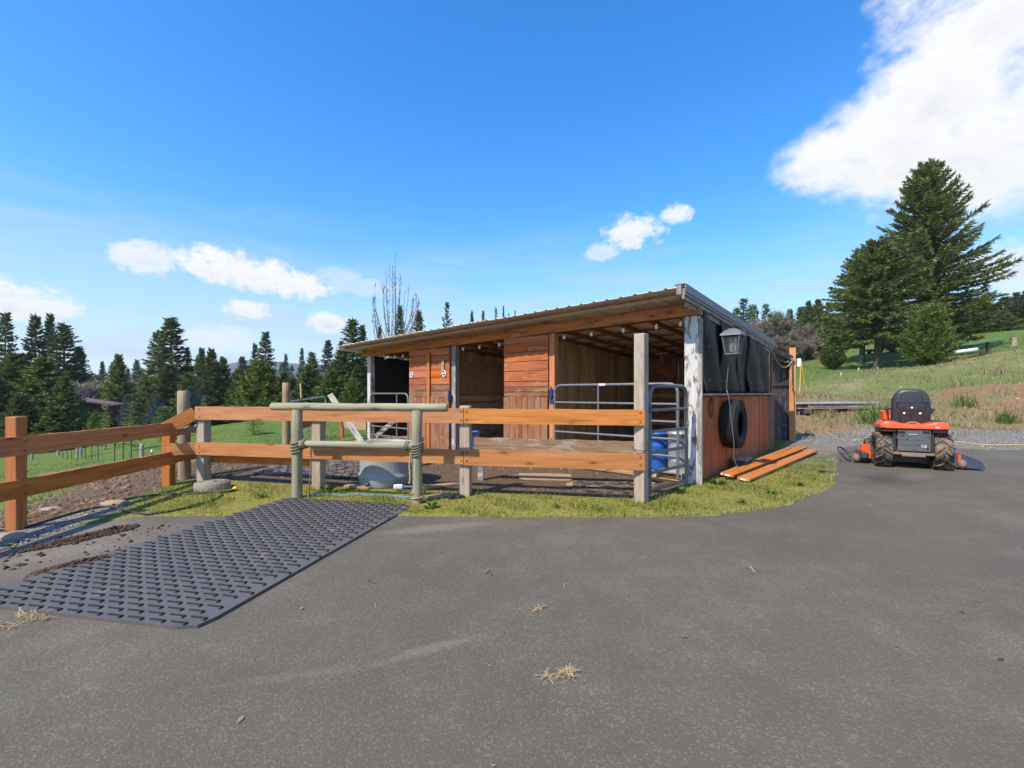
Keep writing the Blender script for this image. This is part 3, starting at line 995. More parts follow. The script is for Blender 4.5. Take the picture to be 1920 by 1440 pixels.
def make_hills():
    """wooded ridge far off on the left"""
    def ridge(name, Y, prof, label, depth):
        mb = MB()
        pts = []
        for px, py in prof:
            pts.append(at(px, py, Y))
        n = len(pts)
        rows = [[(p.x, Y - depth, -30) for p in pts], [(p.x, Y - depth * 0.45, p.z * 0.55) for p in pts], [(p.x, Y, p.z) for p in pts], [(p.x, Y + depth, -30) for p in pts]]
        vs = [v for r in rows for v in r]
        fs = [(j * n + i, j * n + i + 1, (j + 1) * n + i + 1, (j + 1) * n + i) for j in range(3) for i in range(n - 1)]
        mb.add(vs, fs, True)
        tag(mb.build(name, 'hill_forest'), label, kind='structure')
    rnd = random.Random(11)
    prof = []
    base = [(-400, 706), (-100, 706), (60, 704), (200, 703), (330, 694), (400, 684), (440, 680), (480, 674), (560, 682), (620, 684), (700, 678), (760, 673), (800, 671), (840, 675), (880, 678), (960, 690), (1100, 702), (1300, 712)]
    for (a, b) in zip(base[:-1], base[1:]):
        m = max(2, int((b[0] - a[0]) / 8))
        for k in range(m):
            t = k / m
            prof.append((a[0] + (b[0] - a[0]) * t, a[1] + (b[1] - a[1]) * t + rnd.uniform(-1.4, 1.0)))
    ridge('hill', 1500, prof, 'blue wooded ridge far behind the left trees', 500)


make_hills()


# ------------------------------------------------------------------ grass, stones, soil: what nobody could count
def blades(name, mat, pts, lmin, lmax, wid, lean, label, spread=1.0, clump=None):
    n = len(pts)
    P = np.asarray(pts, float)
    L = RNG.uniform(lmin, lmax, n) * (0.6 + 0.8 * RNG.random(n))
    az = RNG.uniform(0, 2 * np.pi, n)
    ln = lean * RNG.uniform(0.2, 1.0, n)
    d = np.stack([np.cos(az) * np.sin(ln), np.sin(az) * np.sin(ln), np.cos(ln)], 1)
    d2 = np.stack([np.cos(az) * np.sin(ln * 1.9), np.sin(az) * np.sin(ln * 1.9), np.cos(np.minimum(ln * 1.9, 1.5))], 1)
    f = az + np.pi / 2 + RNG.normal(0, 0.5, n)
    w = np.stack([np.cos(f), np.sin(f), np.zeros(n)], 1) * (wid * RNG.uniform(0.6, 1.3, n))[:, None]
    mid = P + d * (L * 0.55)[:, None]
    tip = mid + d2 * (L * 0.45)[:, None]
    V = np.stack([P - w * 0.5, P + w * 0.5, mid + w * 0.38, mid - w * 0.38, tip], 1)      # 5 verts
    base = (np.arange(n) * 5)[:, None]
    loops = np.concatenate([base + np.array([[0, 1, 2, 3]]), base + np.array([[3, 2, 4]])], 1).ravel()
    st = np.stack([np.arange(n) * 7, np.arange(n) * 7 + 4], 1).ravel()
    me = fast_mesh(name, V.reshape(-1, 3), loops, st)
    return tag(link_obj(name, me, mat), label, kind='stuff')


def scatter(n, x0, x1, y0, y1, cond):
    """random points on the ground where cond(X, Y) beats a random number"""
    X = RNG.uniform(x0, x1, n); Y = RNG.uniform(y0, y1, n)
    keep = cond(X, Y) > RNG.random(n)
    X, Y = X[keep], Y[keep]
    return np.stack([X, Y, terrain(X, Y) - 0.004], 1)


def patchy(X, Y, s=1.0, ph=0.0):
    v = np.sin(X * 2.1 * s + 1.7 * np.sin(Y * 1.3 * s + ph)) * np.cos(Y * 2.7 * s + 0.8 * np.sin(X * 1.9 * s + ph)) + 0.6 * np.sin(X * 5.3 * s + Y * 4.1 * s + ph)
    return np.clip(0.5 + 0.42 * v, 0, 1)


def off_drive(X, Y, m=0.0):
    return (sdist(DRIVE_S, X, Y) < -m).astype(float)


MATQ = [(-1.86, 2.67), (-1.22, 5.66), (-3.0, 6.05), (-3.72, 3.03)]     # the rubber mat on the drive


def no_mat(X, Y):
    return (sdist(MATQ, X, Y) < -0.02).astype(float)


pts = scatter(80000, -5.4, 6.6, 5.0, 10.2, lambda X, Y: zone_w('moss', X, Y) ** 2 * off_drive(X, Y, 0.01) * no_mat(X, Y) * np.clip((patchy(X, Y) - 0.18) * 1.7, 0.04, 1))
blades('lawn_grass', 'grass_blade', pts, 0.025, 0.065, 0.0075, 0.95, 'short yellow-green grass along the drive and shed')
pts = scatter(46000, -5.4, 6.8, 5.0, 10.4, lambda X, Y: zone_w('moss', X, Y) ** 1.3 * off_drive(X, Y, 0.01) * no_mat(X, Y) * (patchy(X, Y, 1.6, 2.0) > 0.66))
blades('green_tufts', 'grass_lush', pts, 0.03, 0.11, 0.008, 0.8, 'lusher green tufts in the lawn along the drive')


pts = scatter(40000, -5.4, 6.6, 5.0, 10.2, lambda X, Y: zone_w('moss', X, Y) ** 2 * off_drive(X, Y, 0.01) * no_mat(X, Y) * (patchy(X, Y, 1.25, 4.4) > 0.70))
blades('dry_lawn_grass', 'grass_dry', pts, 0.015, 0.06, 0.006, 1.1, 'dry brown grass patches in the lawn along the drive')


def edge_pts(n):
    k = RNG.integers(30, len(DRIVE_S) - 30, n)
    p = DRIVE_S[k]; q = DRIVE_S[(k + 1) % len(DRIVE_S)]
    t = RNG.random(n)[:, None]
    e = p + (q - p) * t
    nrm = np.stack([-(q - p)[:, 1], (q - p)[:, 0]], 1)
    nrm /= np.linalg.norm(nrm, axis=1)[:, None] + 1e-9
    e = e + nrm * RNG.uniform(0.0, 0.07, n)[:, None]
    ok = (no_mat(e[:, 0], e[:, 1]) > 0) & (sdist(DRIVE_S, e[:, 0], e[:, 1]) < 0.0) & (e[:, 1] > 4.6) & (e[:, 0] < 6)
    e = e[ok]
    return np.stack([e[:, 0], e[:, 1], terrain(e[:, 0], e[:, 1])], 1)


blades('edge_grass', 'grass_dry', edge_pts(1800), 0.015, 0.05, 0.005, 1.2, 'dry grass fringe at the edge of the asphalt')
# pasture below the left fence
pts = scatter(60000, -26, -5.2, 3.5, 26, lambda X, Y: (1 - zone_w('soil', X, Y)) * (0.3 + 0.7 * patchy(X, Y, 0.7)) * np.clip(9.0 / np.hypot(X, Y), 0.1, 1))
blades('pasture_grass', 'grass_lush', pts, 0.04, 0.11, 0.014, 0.9, 'green pasture grass below the fence on the left')
pts = scatter(16000, -10, -5.0, 3.0, 12, lambda X, Y: (1 - 0.75 * zone_w('soil', X, Y)) * (patchy(X, Y, 1.2, 1.0) > 0.55))
blades('pasture_edge_grass', 'grass_blade', pts, 0.02, 0.07, 0.009, 0.9, 'yellowish grass on the bank under the left fence')
# hillside on the right
pts = scatter(90000, 9, 75, 14, 62, lambda X, Y: off_drive(X, Y, 0.3) * (X > 0.30 * Y) * (1 - 0.85 * zone_w('clay', X, Y)) * (1 - 0.8 * zone_w('gravel', X, Y)) * (1 - 0.82 * zone_w('dry', X, Y)) * (0.25 + 0.75 * patchy(X, Y, 0.35)) * np.clip(24.0 / np.hypot(X, Y), 0.1, 1))
blades('hillside_grass', 'grass_lush', pts, 0.07, 0.20, 0.035, 1.0, 'green grass on the hillside to the right')
pts = scatter(170000, 8, 60, 13, 40, lambda X, Y: off_drive(X, Y, 0.3) * (0.10 + 0.7 * zone_w('dry', X, Y) + 0.5 * zone_w('clay', X, Y)) * (patchy(X, Y, 0.55, 3.0) > 0.42) * np.clip(20.0 / np.hypot(X, Y), 0.1, 1))
blades('dry_hillside_grass', 'grass_dry', pts, 0.08, 0.26, 0.022, 0.9, 'dry tan grass on the bank behind the mower')
pts = scatter(9000, 6.5, 26, 11.5, 22, lambda X, Y: off_drive(X, Y, 0.1) * (zone_w('gravel', X, Y) + zone_w('clay', X, Y)) * (patchy(X, Y, 1.1, 5.0) > 0.8))
blades('verge_weeds', 'weed_leaf', pts, 0.04, 0.13, 0.016, 1.0, 'green weeds growing through the gravel behind the mower')


def stones(name, mat, pts, smin, smax, label, flat=0.6):
    n = len(pts)
    P = np.asarray(pts, float)
    o = np.array([(1, 0, 0), (0, 1, 0), (-1, 0, 0), (0, -1, 0), (0, 0, 1), (0, 0, -1)], float)
    S = smin * (smax / smin) ** (RNG.random(n) ** 1.8)
    J = o[None] * RNG.uniform(0.55, 1.35, (n, 6, 1)) + RNG.normal(0, 0.18, (n, 6, 3))
    J[:, :, 2] *= flat
    a = RNG.uniform(0, 6.28, n)
    ca, sa = np.cos(a)[:, None], np.sin(a)[:, None]
    V = np.stack([J[:, :, 0] * ca - J[:, :, 1] * sa, J[:, :, 0] * sa + J[:, :, 1] * ca, J[:, :, 2]], 2) * S[:, None, None] + P[:, None, :]
    t = np.array([(0, 1, 4), (1, 2, 4), (2, 3, 4), (3, 0, 4), (1, 0, 5), (2, 1, 5), (3, 2, 5), (0, 3, 5)])
    F = (t[None] + (np.arange(n) * 6)[:, None, None]).reshape(-1)
    me = fast_mesh(name, V.reshape(-1, 3), F, np.arange(n * 8) * 3)
    return tag(link_obj(name, me, mat), label, kind='stuff')


pts = scatter(26000, 4.5, 24, 7.4, 15.2, lambda X, Y: off_drive(X, Y, 0.02) * zone_w('gravel', X, Y) ** 2 * np.clip(10 / np.hypot(X, Y), 0.1, 1))
stones('verge_gravel', 'pebbles', pts, 0.008, 0.032, 'grey gravel verge beside and behind the mower')
pts = scatter(5000, -5.6, -4.4, 2.0, 6.2, lambda X, Y: off_drive(X, Y, 0.0) * zone_w('gravel', X, Y) ** 2)
stones('edge_gravel', 'pebbles', pts, 0.006, 0.022, 'grey gravel beside the asphalt under the left fence')
pts = scatter(60000, -7.8, 3, 3.2, 13.5, lambda X, Y: off_drive(X, Y, 0.05) * zone_w('soil', X, Y) ** 1.5 * (0.10 + 0.90 * (X < -4.6)) * (0.3 + 0.7 * patchy(X, Y, 1.3, 1.0)))
stones('paddock_soil', 'soil_clods', pts, 0.008, 0.065, 'brown trampled soil clods in the paddock and along the bank')
pts = scatter(7000, 9, 44, 14, 32, lambda X, Y: (0.5 * zone_w('clay', X, Y) + 0.12 * zone_w('dry', X, Y)) * (patchy(X, Y, 0.8, 4.0) > 0.4) * np.clip(18 / np.hypot(X, Y), 0.1, 1))
stones('clay_rubble', 'clay_clods', pts, 0.02, 0.13, 'reddish clay lumps and pale stones on the graded bank', flat=0.45)

# ------------------------------------------------------------------ the horse shed
def roof_z(x, y):
    return 2.885 + 0.021 * x - 0.050 * y


def beam_top(x):
    return 2.79 + 0.0185 * x


def beam_bot(x):
    return 2.615 + 0.0165 * x


def floor_z(x, y):
    p = barn_pt(x, y)
    return tz(p.x, p.y)


def make_barn():
    rnd = random.Random(21)
    b = thing('horse_shed', 'open-fronted red wooden horse shed with a low corrugated metal roof', 'shed', BARN_C, -BARN_TH)

    def up(name, x, y, z0, z1, w, t, mat, face='x', wave=0.0):
        """an upright board or post; w along the wall, t through it"""
        u = (1, 0, 0) if face == 'x' else (0, 1, 0)
        return plank(name, (x, y, z0), (x, y, z1), w, t, mat, b, up=u, wave=wave, seed=rnd.randrange(9999))

    # posts
    o = up('post', -0.01, 0.10, -0.15, 2.60, 0.205, 0.19, 'flaking_paint'); o['label'] = 'corner post with flaking white paint'
    up('batten', 0.125, 0.03, -0.1, 2.55, 0.06, 0.05, 'grey_wood')
    o = up('post', -8.97, 0.08, -0.1, 2.46, 0.15, 0.14, 'flaking_paint'); o['label'] = 'left end post with flaking white paint'
    up('post', -2.635, 0.06, -0.1, 2.56, 0.125, 0.13, 'stained_wood')
    up('post', -5.44, 0.07, -0.1, 2.52, 0.13, 0.12, 'grey_wood')
    up('post', -3.80, 0.12, -0.1, 2.54, 0.1, 0.1, 'rafter_wood')
    up('post', -7.02, 0.12, -0.1, 2.48, 0.1, 0.1, 'rafter_wood')
    for x in (-8.97, -6.3, -3.25, -0.02):
        up('post', x, 5.55, -0.1, roof_z(x, 5.55) - 0.12, 0.14, 0.14, 'rafter_wood')
    # front beam in three lengths, bolted plates at the joints
    xs = [-9.30, -6.27, -3.66, 0.13]
    for i in range(3):
        a, c = xs[i] + 0.002, xs[i + 1] - 0.002
        za, zc = (beam_top(a) + beam_bot(a)) / 2, (beam_top(c) + beam_bot(c)) / 2
        plank('beam', (a, 0.02 - 0.004 * i, za), (c, 0.02 - 0.004 * i, zc), 0.185, 0.085, 'beam_wood', b)
        if i < 2:
            for dx in (-0.05, 0.05):
                for dz in (-0.05, 0.05):
                    MB().ball((xs[i + 1] + dx, -0.03, zc + dz), 0.014, 8, 5).build('bolt', 'galvanised', b)
    plank('beam', (-9.25, 5.6, roof_z(-9.25, 5.6) - 0.20), (0.1, 5.6, roof_z(0.1, 5.6) - 0.20), 0.16, 0.07, 'rafter_wood', b)
    # rafters and purlins
    for k in range(16):
        x = -0.35 - 0.605 * k + rnd.uniform(-.03, .03)
        if x < -9.2: break
        plank('rafter', (x, 0.075, roof_z(x, 0.075) - 0.113), (x, 5.95, roof_z(x, 5.95) - 0.113), 0.092, 0.038, 'rafter_wood', b)
    for k in range(9):
        y = -0.50 + 0.78 * k
        plank('purlin', (-9.36, y, roof_z(-9.36, y) - 0.047), (0.10, y, roof_z(0.10, y) - 0.047), 0.038, 0.045, 'rafter_wood', b)
    # corrugated roofing sheets
    y0, y1 = -0.66, 6.1
    n_pan = 10
    w = 9.56 / n_pan
    for i in range(n_pan):
        xa = -9.42 + w * i
        prof = []
        for r in range(4):
            q = xa + w * r / 4
            prof += [(q, 0), (q + 0.155, 0), (q + 0.175, 0.022), (q + 0.205, 0.022), (q + 0.225, 0)]
        prof.append((xa + w - 0.001, 0))
        m = MB()
        vs = []
        jz = rnd.uniform(-0.002, 0.002)
        jy = rnd.uniform(-0.012, 0.012)
        for y in (y0 + jy, y1):
            for (x, h) in prof:
                vs.append((x, y, roof_z(x, y) + h + jz + 0.002 * (i % 2)))
            for (x, h) in prof:
                vs.append((x, y, roof_z(x, y) + h - 0.006 + jz + 0.002 * (i % 2)))
        k = len(prof)
        fs = []
        for j in range(k - 1):
            fs += [(j, j + 1, 2 * k + j + 1, 2 * k + j), (k + j + 1, k + j, 3 * k + j, 3 * k + j + 1), (j + 1, j, k + j, k + j + 1), (2 * k + j, 2 * k + j + 1, 3 * k + j + 1, 3 * k + j)]
        m.add(vs, fs)
        m.build('roof_panel', 'roof_metal', b)
    # gable trim on the right, weathered board under it
    xg = 0.150
    m = MB()
    pa, pb = Vector((xg, y0 - 0.02, roof_z(xg, y0))), Vector((xg, 5.35, roof_z(xg, 5.35)))
    for (dx, z0_, z1_, t) in ((0.0, -0.085, 0.035, 0.012), (-0.012, -0.125, -0.087, 0.012)):
        mid = (z0_ + z1_) / 2
        m.box((0, 0, 0), ((pb - pa).length, t, z1_ - z0_), M=frame(pa + Vector((dx, 0, mid)), pb + Vector((dx, 0, mid))), ch=0.003)
    m.box((0, 0, 0), ((pb - pa).length, 0.16, 0.006), M=frame(pa + Vector((-0.086, 0, 0.034)), pb + Vector((-0.086, 0, 0.034))), ch=0.002)
    m.build('gable_trim', 'trim_metal', b)
    plank('fascia', (0.105, y0 + 0.01, roof_z(0.1, y0) - 0.10), (0.105, 5.3, roof_z(0.1, 5.3) - 0.10), 0.15, 0.035, 'grey_wood', b)
    plank('fascia', (0.075, y0 + 0.2, roof_z(0.1, y0 + .2) - 0.215), (0.075, 5.2, roof_z(0.1, 5.2) - 0.215), 0.07, 0.03, 'grey_wood', b)
    plank('fascia', (0.06, y0 - 0.018, roof_z(0.1, y0) - 0.115), (0.06, y0 - 0.018, roof_z(0.1, y0) + 0.02), 0.07, 0.03, 'grey_wood', b, up=(1, 0, 0))
    o = plank('fascia', (-9.435, y0, roof_z(-9.43, y0) - 0.055), (-9.435, 5.9, roof_z(-9.43, 5.9) - 0.055), 0.115, 0.03, 'white_paint', b)
    o['label'] = 'white painted board along the left roof edge'

    # board-clad piers on the front
    def pier(xa, xb, zs, n_low, seams):
        for i in range(len(zs) - 1):
            zt_, zb_ = zs[i], zs[i + 1]
            j = rnd.uniform(-0.006, 0.006)
            mat = 'red_siding' if i < len(zs) - 3 else 'worn_siding'
            for (sa, sb) in zip(seams[:-1], seams[1:]):
                dt = rnd.uniform(-.004, .004)
                plank('siding_board', (sa + 0.003, -0.028 + j * 0.5, (zt_ + zb_) / 2 + dt), (sb - 0.003 + rnd.uniform(-.006, .006), -0.028 + j * 0.5, (zt_ + zb_) / 2 + rnd.uniform(-.004, .004)), (zt_ - zb_) - 0.011, 0.026, mat, b, ch=0.003)
        wv = (xb - xa) / n_low
        for i in range(n_low):
            x = xa + wv * (i + 0.5)
            plank('siding_board', (x + rnd.uniform(-.004, .004), -0.045 + rnd.uniform(-.005, .005), floor_z(x, -0.1) - 0.03), (x, -0.045, zs[-1] + rnd.uniform(-.012, .02)), wv - 0.010, 0.022, 'worn_siding', b, up=(1, 0, 0), wave=0.004, seed=i)
        m = MB().box(((xa + xb) / 2, 0.02, 1.25), (xb - xa - 0.03, 0.03, 2.44), ch=0.002)
        m.build('backing_panel', 'plywood', b)
    pier(-3.83, -2.70, [2.545, 2.41, 2.23, 2.045, 1.85, 1.645, 1.535, 1.43, 1.335], 7, [-3.83, -2.70])
    pier(-7.05, -5.52, [2.485, 2.32, 2.165, 1.97, 1.785, 1.615, 1.46, 1.31], 9, [-7.05, -6.24, -5.52])
    plank('batten', (-6.235, -0.075, 0.1), (-6.235, -0.075, 2.40), 0.10, 0.035, 'lumber', b, up=(1, 0, 0))

    # side wall: boards below, shelf, hanging rubber strips above
    n = 36
    for i in range(n):
        y = 0.26 + (5.74 - 0.26) * (i + 0.5) / n
        zt_ = 1.355 + rnd.uniform(-.008, .008)
        wv = 5.48 / n
        plank('siding_board', (0.045 + rnd.uniform(-.004, .004), y, floor_z(0.15, y) - 0.04), (0.045 + rnd.uniform(-.003, .003), y, zt_), wv - 0.005, 0.022, 'side_siding' if i < 31 else 'worn_siding', b, up=(0, 1, 0), ch=0.003)
    plank('shelf', (0.06, 0.02, 1.385), (0.06, 2.55, 1.39), 0.20, 0.034, 'grey_wood', b, up=(1, 0, 0), wave=0.010, seed=5)
    plank('shelf', (0.065, 2.56, 1.392), (0.065, 5.15, 1.392), 0.19, 0.034, 'grey_wood', b, up=(1, 0, 0), wave=0.010, seed=6)
    MB().box((0.06, 5.0, 1.43), (0.12, 0.10, 0.06)).build('block', 'grey_wood', b)
    up('batten', 0.07, 5.02, 1.41, roof_z(0.07, 5.0) - 0.14, 0.11, 0.04, 'grey_wood', face='y')
    for z in (1.70, 2.20):
        plank('girt', (-0.02, 0.2, z), (-0.02, 5.5, z), 0.10, 0.04, 'rafter_wood', b)
    for i in range(int(5.2 / 0.30)):
        y = 0.35 + 0.30 * i
        plank('lining_board', (-0.06, y, 1.3), (-0.06, y, roof_z(0, y) - 0.14), 0.29, 0.02, 'barn_lining', b, up=(0, 1, 0))
    ys = [0.30, 1.17, 2.15, 3.00, 3.88, 4.86]
    for i in range(5):
        a, c = ys[i], ys[i + 1]
        ph = rnd.uniform(0, 6)
        rows, cols = 22, 9
        vs, fs = [], []
        for r in range(rows + 1):
            t = r / rows
            z = 1.415 + (roof_z(0, (a + c) / 2) - 0.16 - 1.415) * t
            e0 = 0.055 * math.sin(t * 5.2 + ph) * (1 - t) ** 0.5 - 0.02
            e1 = 0.055 * math.sin(t * 4.6 + ph * 1.7 + 1) * (1 - t) ** 0.5
            for k in range(cols + 1):
                s = k / cols
                y = (a - 0.05 + e0) * (1 - s) + (c + 0.07 + e1) * s
                bul = 0.075 * math.sin(math.pi * s * 2 + ph + t * 5) * (1 - t * 0.6) + 0.03 * math.sin(7 * t + s * 3 + ph)
                vs.append((0.085 + 0.035 * (i % 2) + bul * 0.42, y, z))
        k = cols + 1
        nf = (rows + 1) * k
        vs2 = [(x - 0.010, y, z) for (x, y, z) in vs]
        for r in range(rows):
            for q in range(cols):
                p = r * k + q
                fs.append((p, p + 1, p + k + 1, p + k))
                fs.append((nf + p + 1, nf + p, nf + p + k, nf + p + k + 1))
        for r in range(rows):
            p = r * k; q = p + cols
            fs += [(p, p + k, nf + p + k, nf + p), (q + k, q, nf + q, nf + q + k)]
        for q in range(cols):
            fs += [(q + 1, q, nf + q, nf + q + 1)]
        m = MB().add(vs + vs2, fs, True)
        m.build('rubber_strip', 'rubber_wall', b)
        for zz in (1.62, 2.15):
            MB().ball((0.135, a + 0.12, zz), 0.012, 6, 4).build('nail', 'galvanised', b)

    # partitions, back wall and lining
    def board_wall(x0_, y0_, x1_, y1_, z1f, wv, mat, name='lining_board', t=0.022, z0=-0.02):
        L = math.hypot(x1_ - x0_, y1_ - y0_)
        n_ = max(1, int(round(L / wv)))
        for i in range(n_):
            f = (i + 0.5) / n_
            x, y = x0_ + (x1_ - x0_) * f, y0_ + (y1_ - y0_) * f
            u = ((x1_ - x0_) / L, (y1_ - y0_) / L, 0)
            plank(name, (x, y, z0), (x, y, z1f(x, y) + rnd.uniform(-.02, 0)), L / n_ - 0.006, t + rnd.uniform(0, .005), mat, b, up=u, ch=0.002)
    top = lambda x, y: roof_z(x, y) - 0.20
    board_wall(-3.25, 0.10, -3.25, 5.5, top, 0.235, 'barn_lining')
    board_wall(-6.30, 0.10, -6.30, 5.5, top, 0.235, 'barn_lining')
    for (ya, yb) in ((0.9, 2.1), (2.16, 3.4)):
        MB().box((-6.275, (ya + yb) / 2, 1.82), (0.018, yb - ya, 0.86)).build('plywood_panel', 'plywood', b)
    for (z, hh) in ((1.28, 0.17), (1.06, 0.18), (0.85, 0.18), (0.63, 0.18), (0.40, 0.18)):
        plank('kick_board', (-6.262, 0.35, z), (-6.262, 4.9, z + rnd.uniform(-.02, .02)), hh, 0.03, 'grey_wood' if z < 1.2 else 'barn_lining', b)
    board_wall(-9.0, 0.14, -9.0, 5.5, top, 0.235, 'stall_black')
    for i in range(8):
        xa = -9.0 + 1.125 * i
        zt_ = roof_z(xa + 0.5, 5.5) - 0.03
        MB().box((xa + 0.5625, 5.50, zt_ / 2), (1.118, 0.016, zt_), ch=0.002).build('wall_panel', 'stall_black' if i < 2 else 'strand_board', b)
    plank('kick_board', (-3.2, 5.47, 0.6), (-0.1, 5.47, 0.6), 0.2, 0.03, 'barn_lining', b)
    plank('kick_board', (-3.2, 5.47, 1.35), (-0.1, 5.47, 1.35), 0.1, 0.03, 'barn_lining', b)
    # low red boards across the left stall, behind its gate
    for (z, ya) in ((0.30, 1.5), (0.50, 1.5), (0.70, 1.5)):
        plank('kick_board', (-8.9, 1.6, z + 0.05), (-7.0, 1.6, z + 0.05), 0.19, 0.025, 'red_siding', b)
    return b


BARN = make_barn()


def barn_thing(name, label, cat, x, y, z=0.0, rz=0.0, group=None):
    return thing(name, label, cat, barn_pt(x, y, z), -BARN_TH + rz, group)


# string of lamps under the eave
def make_lights():
    t = barn_thing('string_lights', 'string of clear bulbs hung along the shed eave', 'string lights', 0, 0.14, 0)
    xs = [-8.35, -7.9, -7.55, -5.25, -4.72, -4.12, -2.45, -1.85, -1.22, -0.62, -0.22]
    path = []
    for i, x in enumerate(xs):
        path.append((x, 0, beam_bot(x) - 0.005))
        if i < len(xs) - 1:
            xm = (x + xs[i + 1]) / 2
            path.append((xm, 0, beam_bot(xm) + 0.01))
    MB().tube(path, 0.004, 5).build('cable', 'wire', t)
    for x in xs:
        z = beam_bot(x) - 0.005
        s = MB().lathe([(0.0, 0.0), (0.014, 0.0), (0.016, -0.03), (0.013, -0.045), (0, -0.045)], 10, M=Matrix.Translation((x, 0, z))).build('socket', 'black_plastic', t)
        MB().lathe([(0.010, -0.045), (0.024, -0.075), (0.030, -0.10), (0.024, -0.125), (0.0, -0.135)], 12, M=Matrix.Translation((x, 0, z))).build('bulb', 'bulb_glass', t)


make_lights()


# small oval signs and plaque on the left pier
def oval_sign(x, z, s, label):
    t = barn_thing('oval_sign', label, 'sign', x, -0.058, z)
    def oval(rx, rz, n=24, pow_=2.0):
        return [(rx * math.copysign(abs(math.cos(a)) ** (2 / pow_), math.cos(a)), rz * math.copysign(abs(math.sin(a)) ** (2 / pow_), math.sin(a))) for a in [2 * math.pi * k / n for k in range(n)]]
    Mx = Matrix.Rotation(R(90), 4, 'X')
    MB().prism(oval(0.072 * s, 0.078 * s, 24, 1.5), -0.004, 0.008, M=Mx).build('plate', 'white_paint', t)
    MB().prism(oval(0.052 * s, 0.048 * s), 0.0085, 0.0105, M=Mx).build('dark_field', 'black_paint', t)
    MB().prism([(-0.056 * s, -0.011 * s), (0.056 * s, -0.011 * s), (0.052 * s, 0.014 * s), (-0.052 * s, 0.014 * s)], 0.0110, 0.0130, M=Mx).build('white_band', 'white_paint', t)


oval_sign(-6.92, 1.875, 0.95, 'small black and white oval sign left of the orange batten')
oval_sign(-5.69, 1.875, 1.05, 'small black and white oval sign right of the orange batten')
t = barn_thing('wood_plaque', 'narrow pale wooden plaque above the right oval sign', 'plaque', -5.72, -0.058, 2.06)
MB().box((0, -0.008, 0), (0.085, 0.02, 0.29)).build('board', 'pale_post', t)
MB().tube([(0.018, -0.022, 0.04), (0.018, -0.022, -0.05), (0.005, -0.022, -0.085)], 0.006, 6).build('hook', 'dark_metal', t)


# ------------------------------------------------------------------ tubular gates
def gate(name, label, p0, p1, zs, r=0.024, uprights=(0.38,), corner=0.16, mat='gate_steel', hinge=True, group=None):
    """bow gate from p0 to p1 (world points on the ground); zs: heights of bars, first is the bow"""
    p0, p1 = Vector(p0), Vector(p1)
    d = p1 - p0
    L = Vector((d.x, d.y, 0)).length
    t = thing(name, label, 'gate', p0, math.atan2(d.y, d.x), group)
    slope = d.z / L
    zt_, zb_ = zs[0], zs[-1]
    P = arc_path([(0, 0, zb_ - 0.06), (0, 0, zt_), (L, 0, zt_ + slope * L), (L, 0, zb_ - 0.06 + slope * L)], corner, 7)
    MB().tube(P, r, 10).build('frame', mat, t)
    for z in zs[1:]:
        MB().tube([(0, 0, z), (L, 0, z + slope * L)], r * 0.82, 9).build('bar', mat, t)
    for f in uprights:
        MB().tube([(L * f, 0.0, zb_), (L * f, 0.0, zt_)], r * 0.8, 8).build('upright', mat, t)
    if hinge:
        for z in (zs[1] + 0.0, zs[-2]):
            h = MB().box((-0.045, -0.0, z), (0.10, 0.06, 0.075)).box((-0.09, 0, z + 0.05), (0.035, 0.05, 0.09)).tube([(-0.07, 0, z + 0.02), (-0.07, 0, z + 0.14)], 0.008, 6)
            h.build('hinge', 'hinge_blue', t)
    return t


g = gate('stall_gate', 'grey six-bar tubular gate standing across the right stall', barn_pt(-2.50, -0.10, 0.0), barn_pt(-0.17, -0.12, 0.0), [1.555, 1.235, 0.96, 0.69, 0.42, 0.16], uprights=(0.40,))
MB().box((1.02, -0.027, 1.555), (0.13, 0.012, 0.035)).build('tag', 'white_paint', g)
g = gate('yard_gate', 'narrow dark grey bow gate between the tall post and the corner post', (1.83, 6.05, 0.0), (2.60, 6.78, 0.0), [1.51, 1.18, 0.89, 0.61, 0.34, 0.11], uprights=(), corner=0.2, r=0.027)
MB().tube([(1.02, -0.05, 0.98), (1.10, -0.02, 0.99), (1.14, 0.05, 0.97)], 0.012, 7).tube([(0.98, -0.05, 0.97), (1.02, -0.05, 0.93), (1.04, -0.04, 0.98)], 0.008, 6).build('latch', 'galvanised', g)
g = gate('stall_gate', 'bow gate across the dark left stall with a diagonal board behind', barn_pt(-8.83, -0.02, 0.1), barn_pt(-7.12, -0.02, 0.1), [1.30, 0.95, 0.62, 0.40, 0.16], uprights=(0.72,), hinge=False)
t = barn_thing('brace_board', 'weathered board slanting behind the left stall gate', 'board', -8.0, 0.12, 0.1)
plank('board', (-0.78, 0, 0.10), (0.75, 0, 0.92), 0.13, 0.03, 'grey_wood', t)
for k, (x, z, label) in enumerate([(-5.50, 1.34, 'blue gate hinge bracket on the middle stall jamb'), (-2.60, 1.42, 'blue gate hinge bracket on the right stall jamb')]):
    t = barn_thing('hinge_bracket', label, 'bracket', x, -0.03, z)
    MB().box((0, -0.02, 0), (0.10, 0.05, 0.12)).box((0, -0.045, 0.07), (0.03, 0.03, 0.08)).box((0, -0.045, -0.07), (0.07, 0.03, 0.05)).build('plate', 'hinge_blue', t)
    MB().tube([(0.02, -0.06, -0.09), (0.02, -0.06, 0.11)], 0.011, 8).build('pin', 'dark_metal', t)


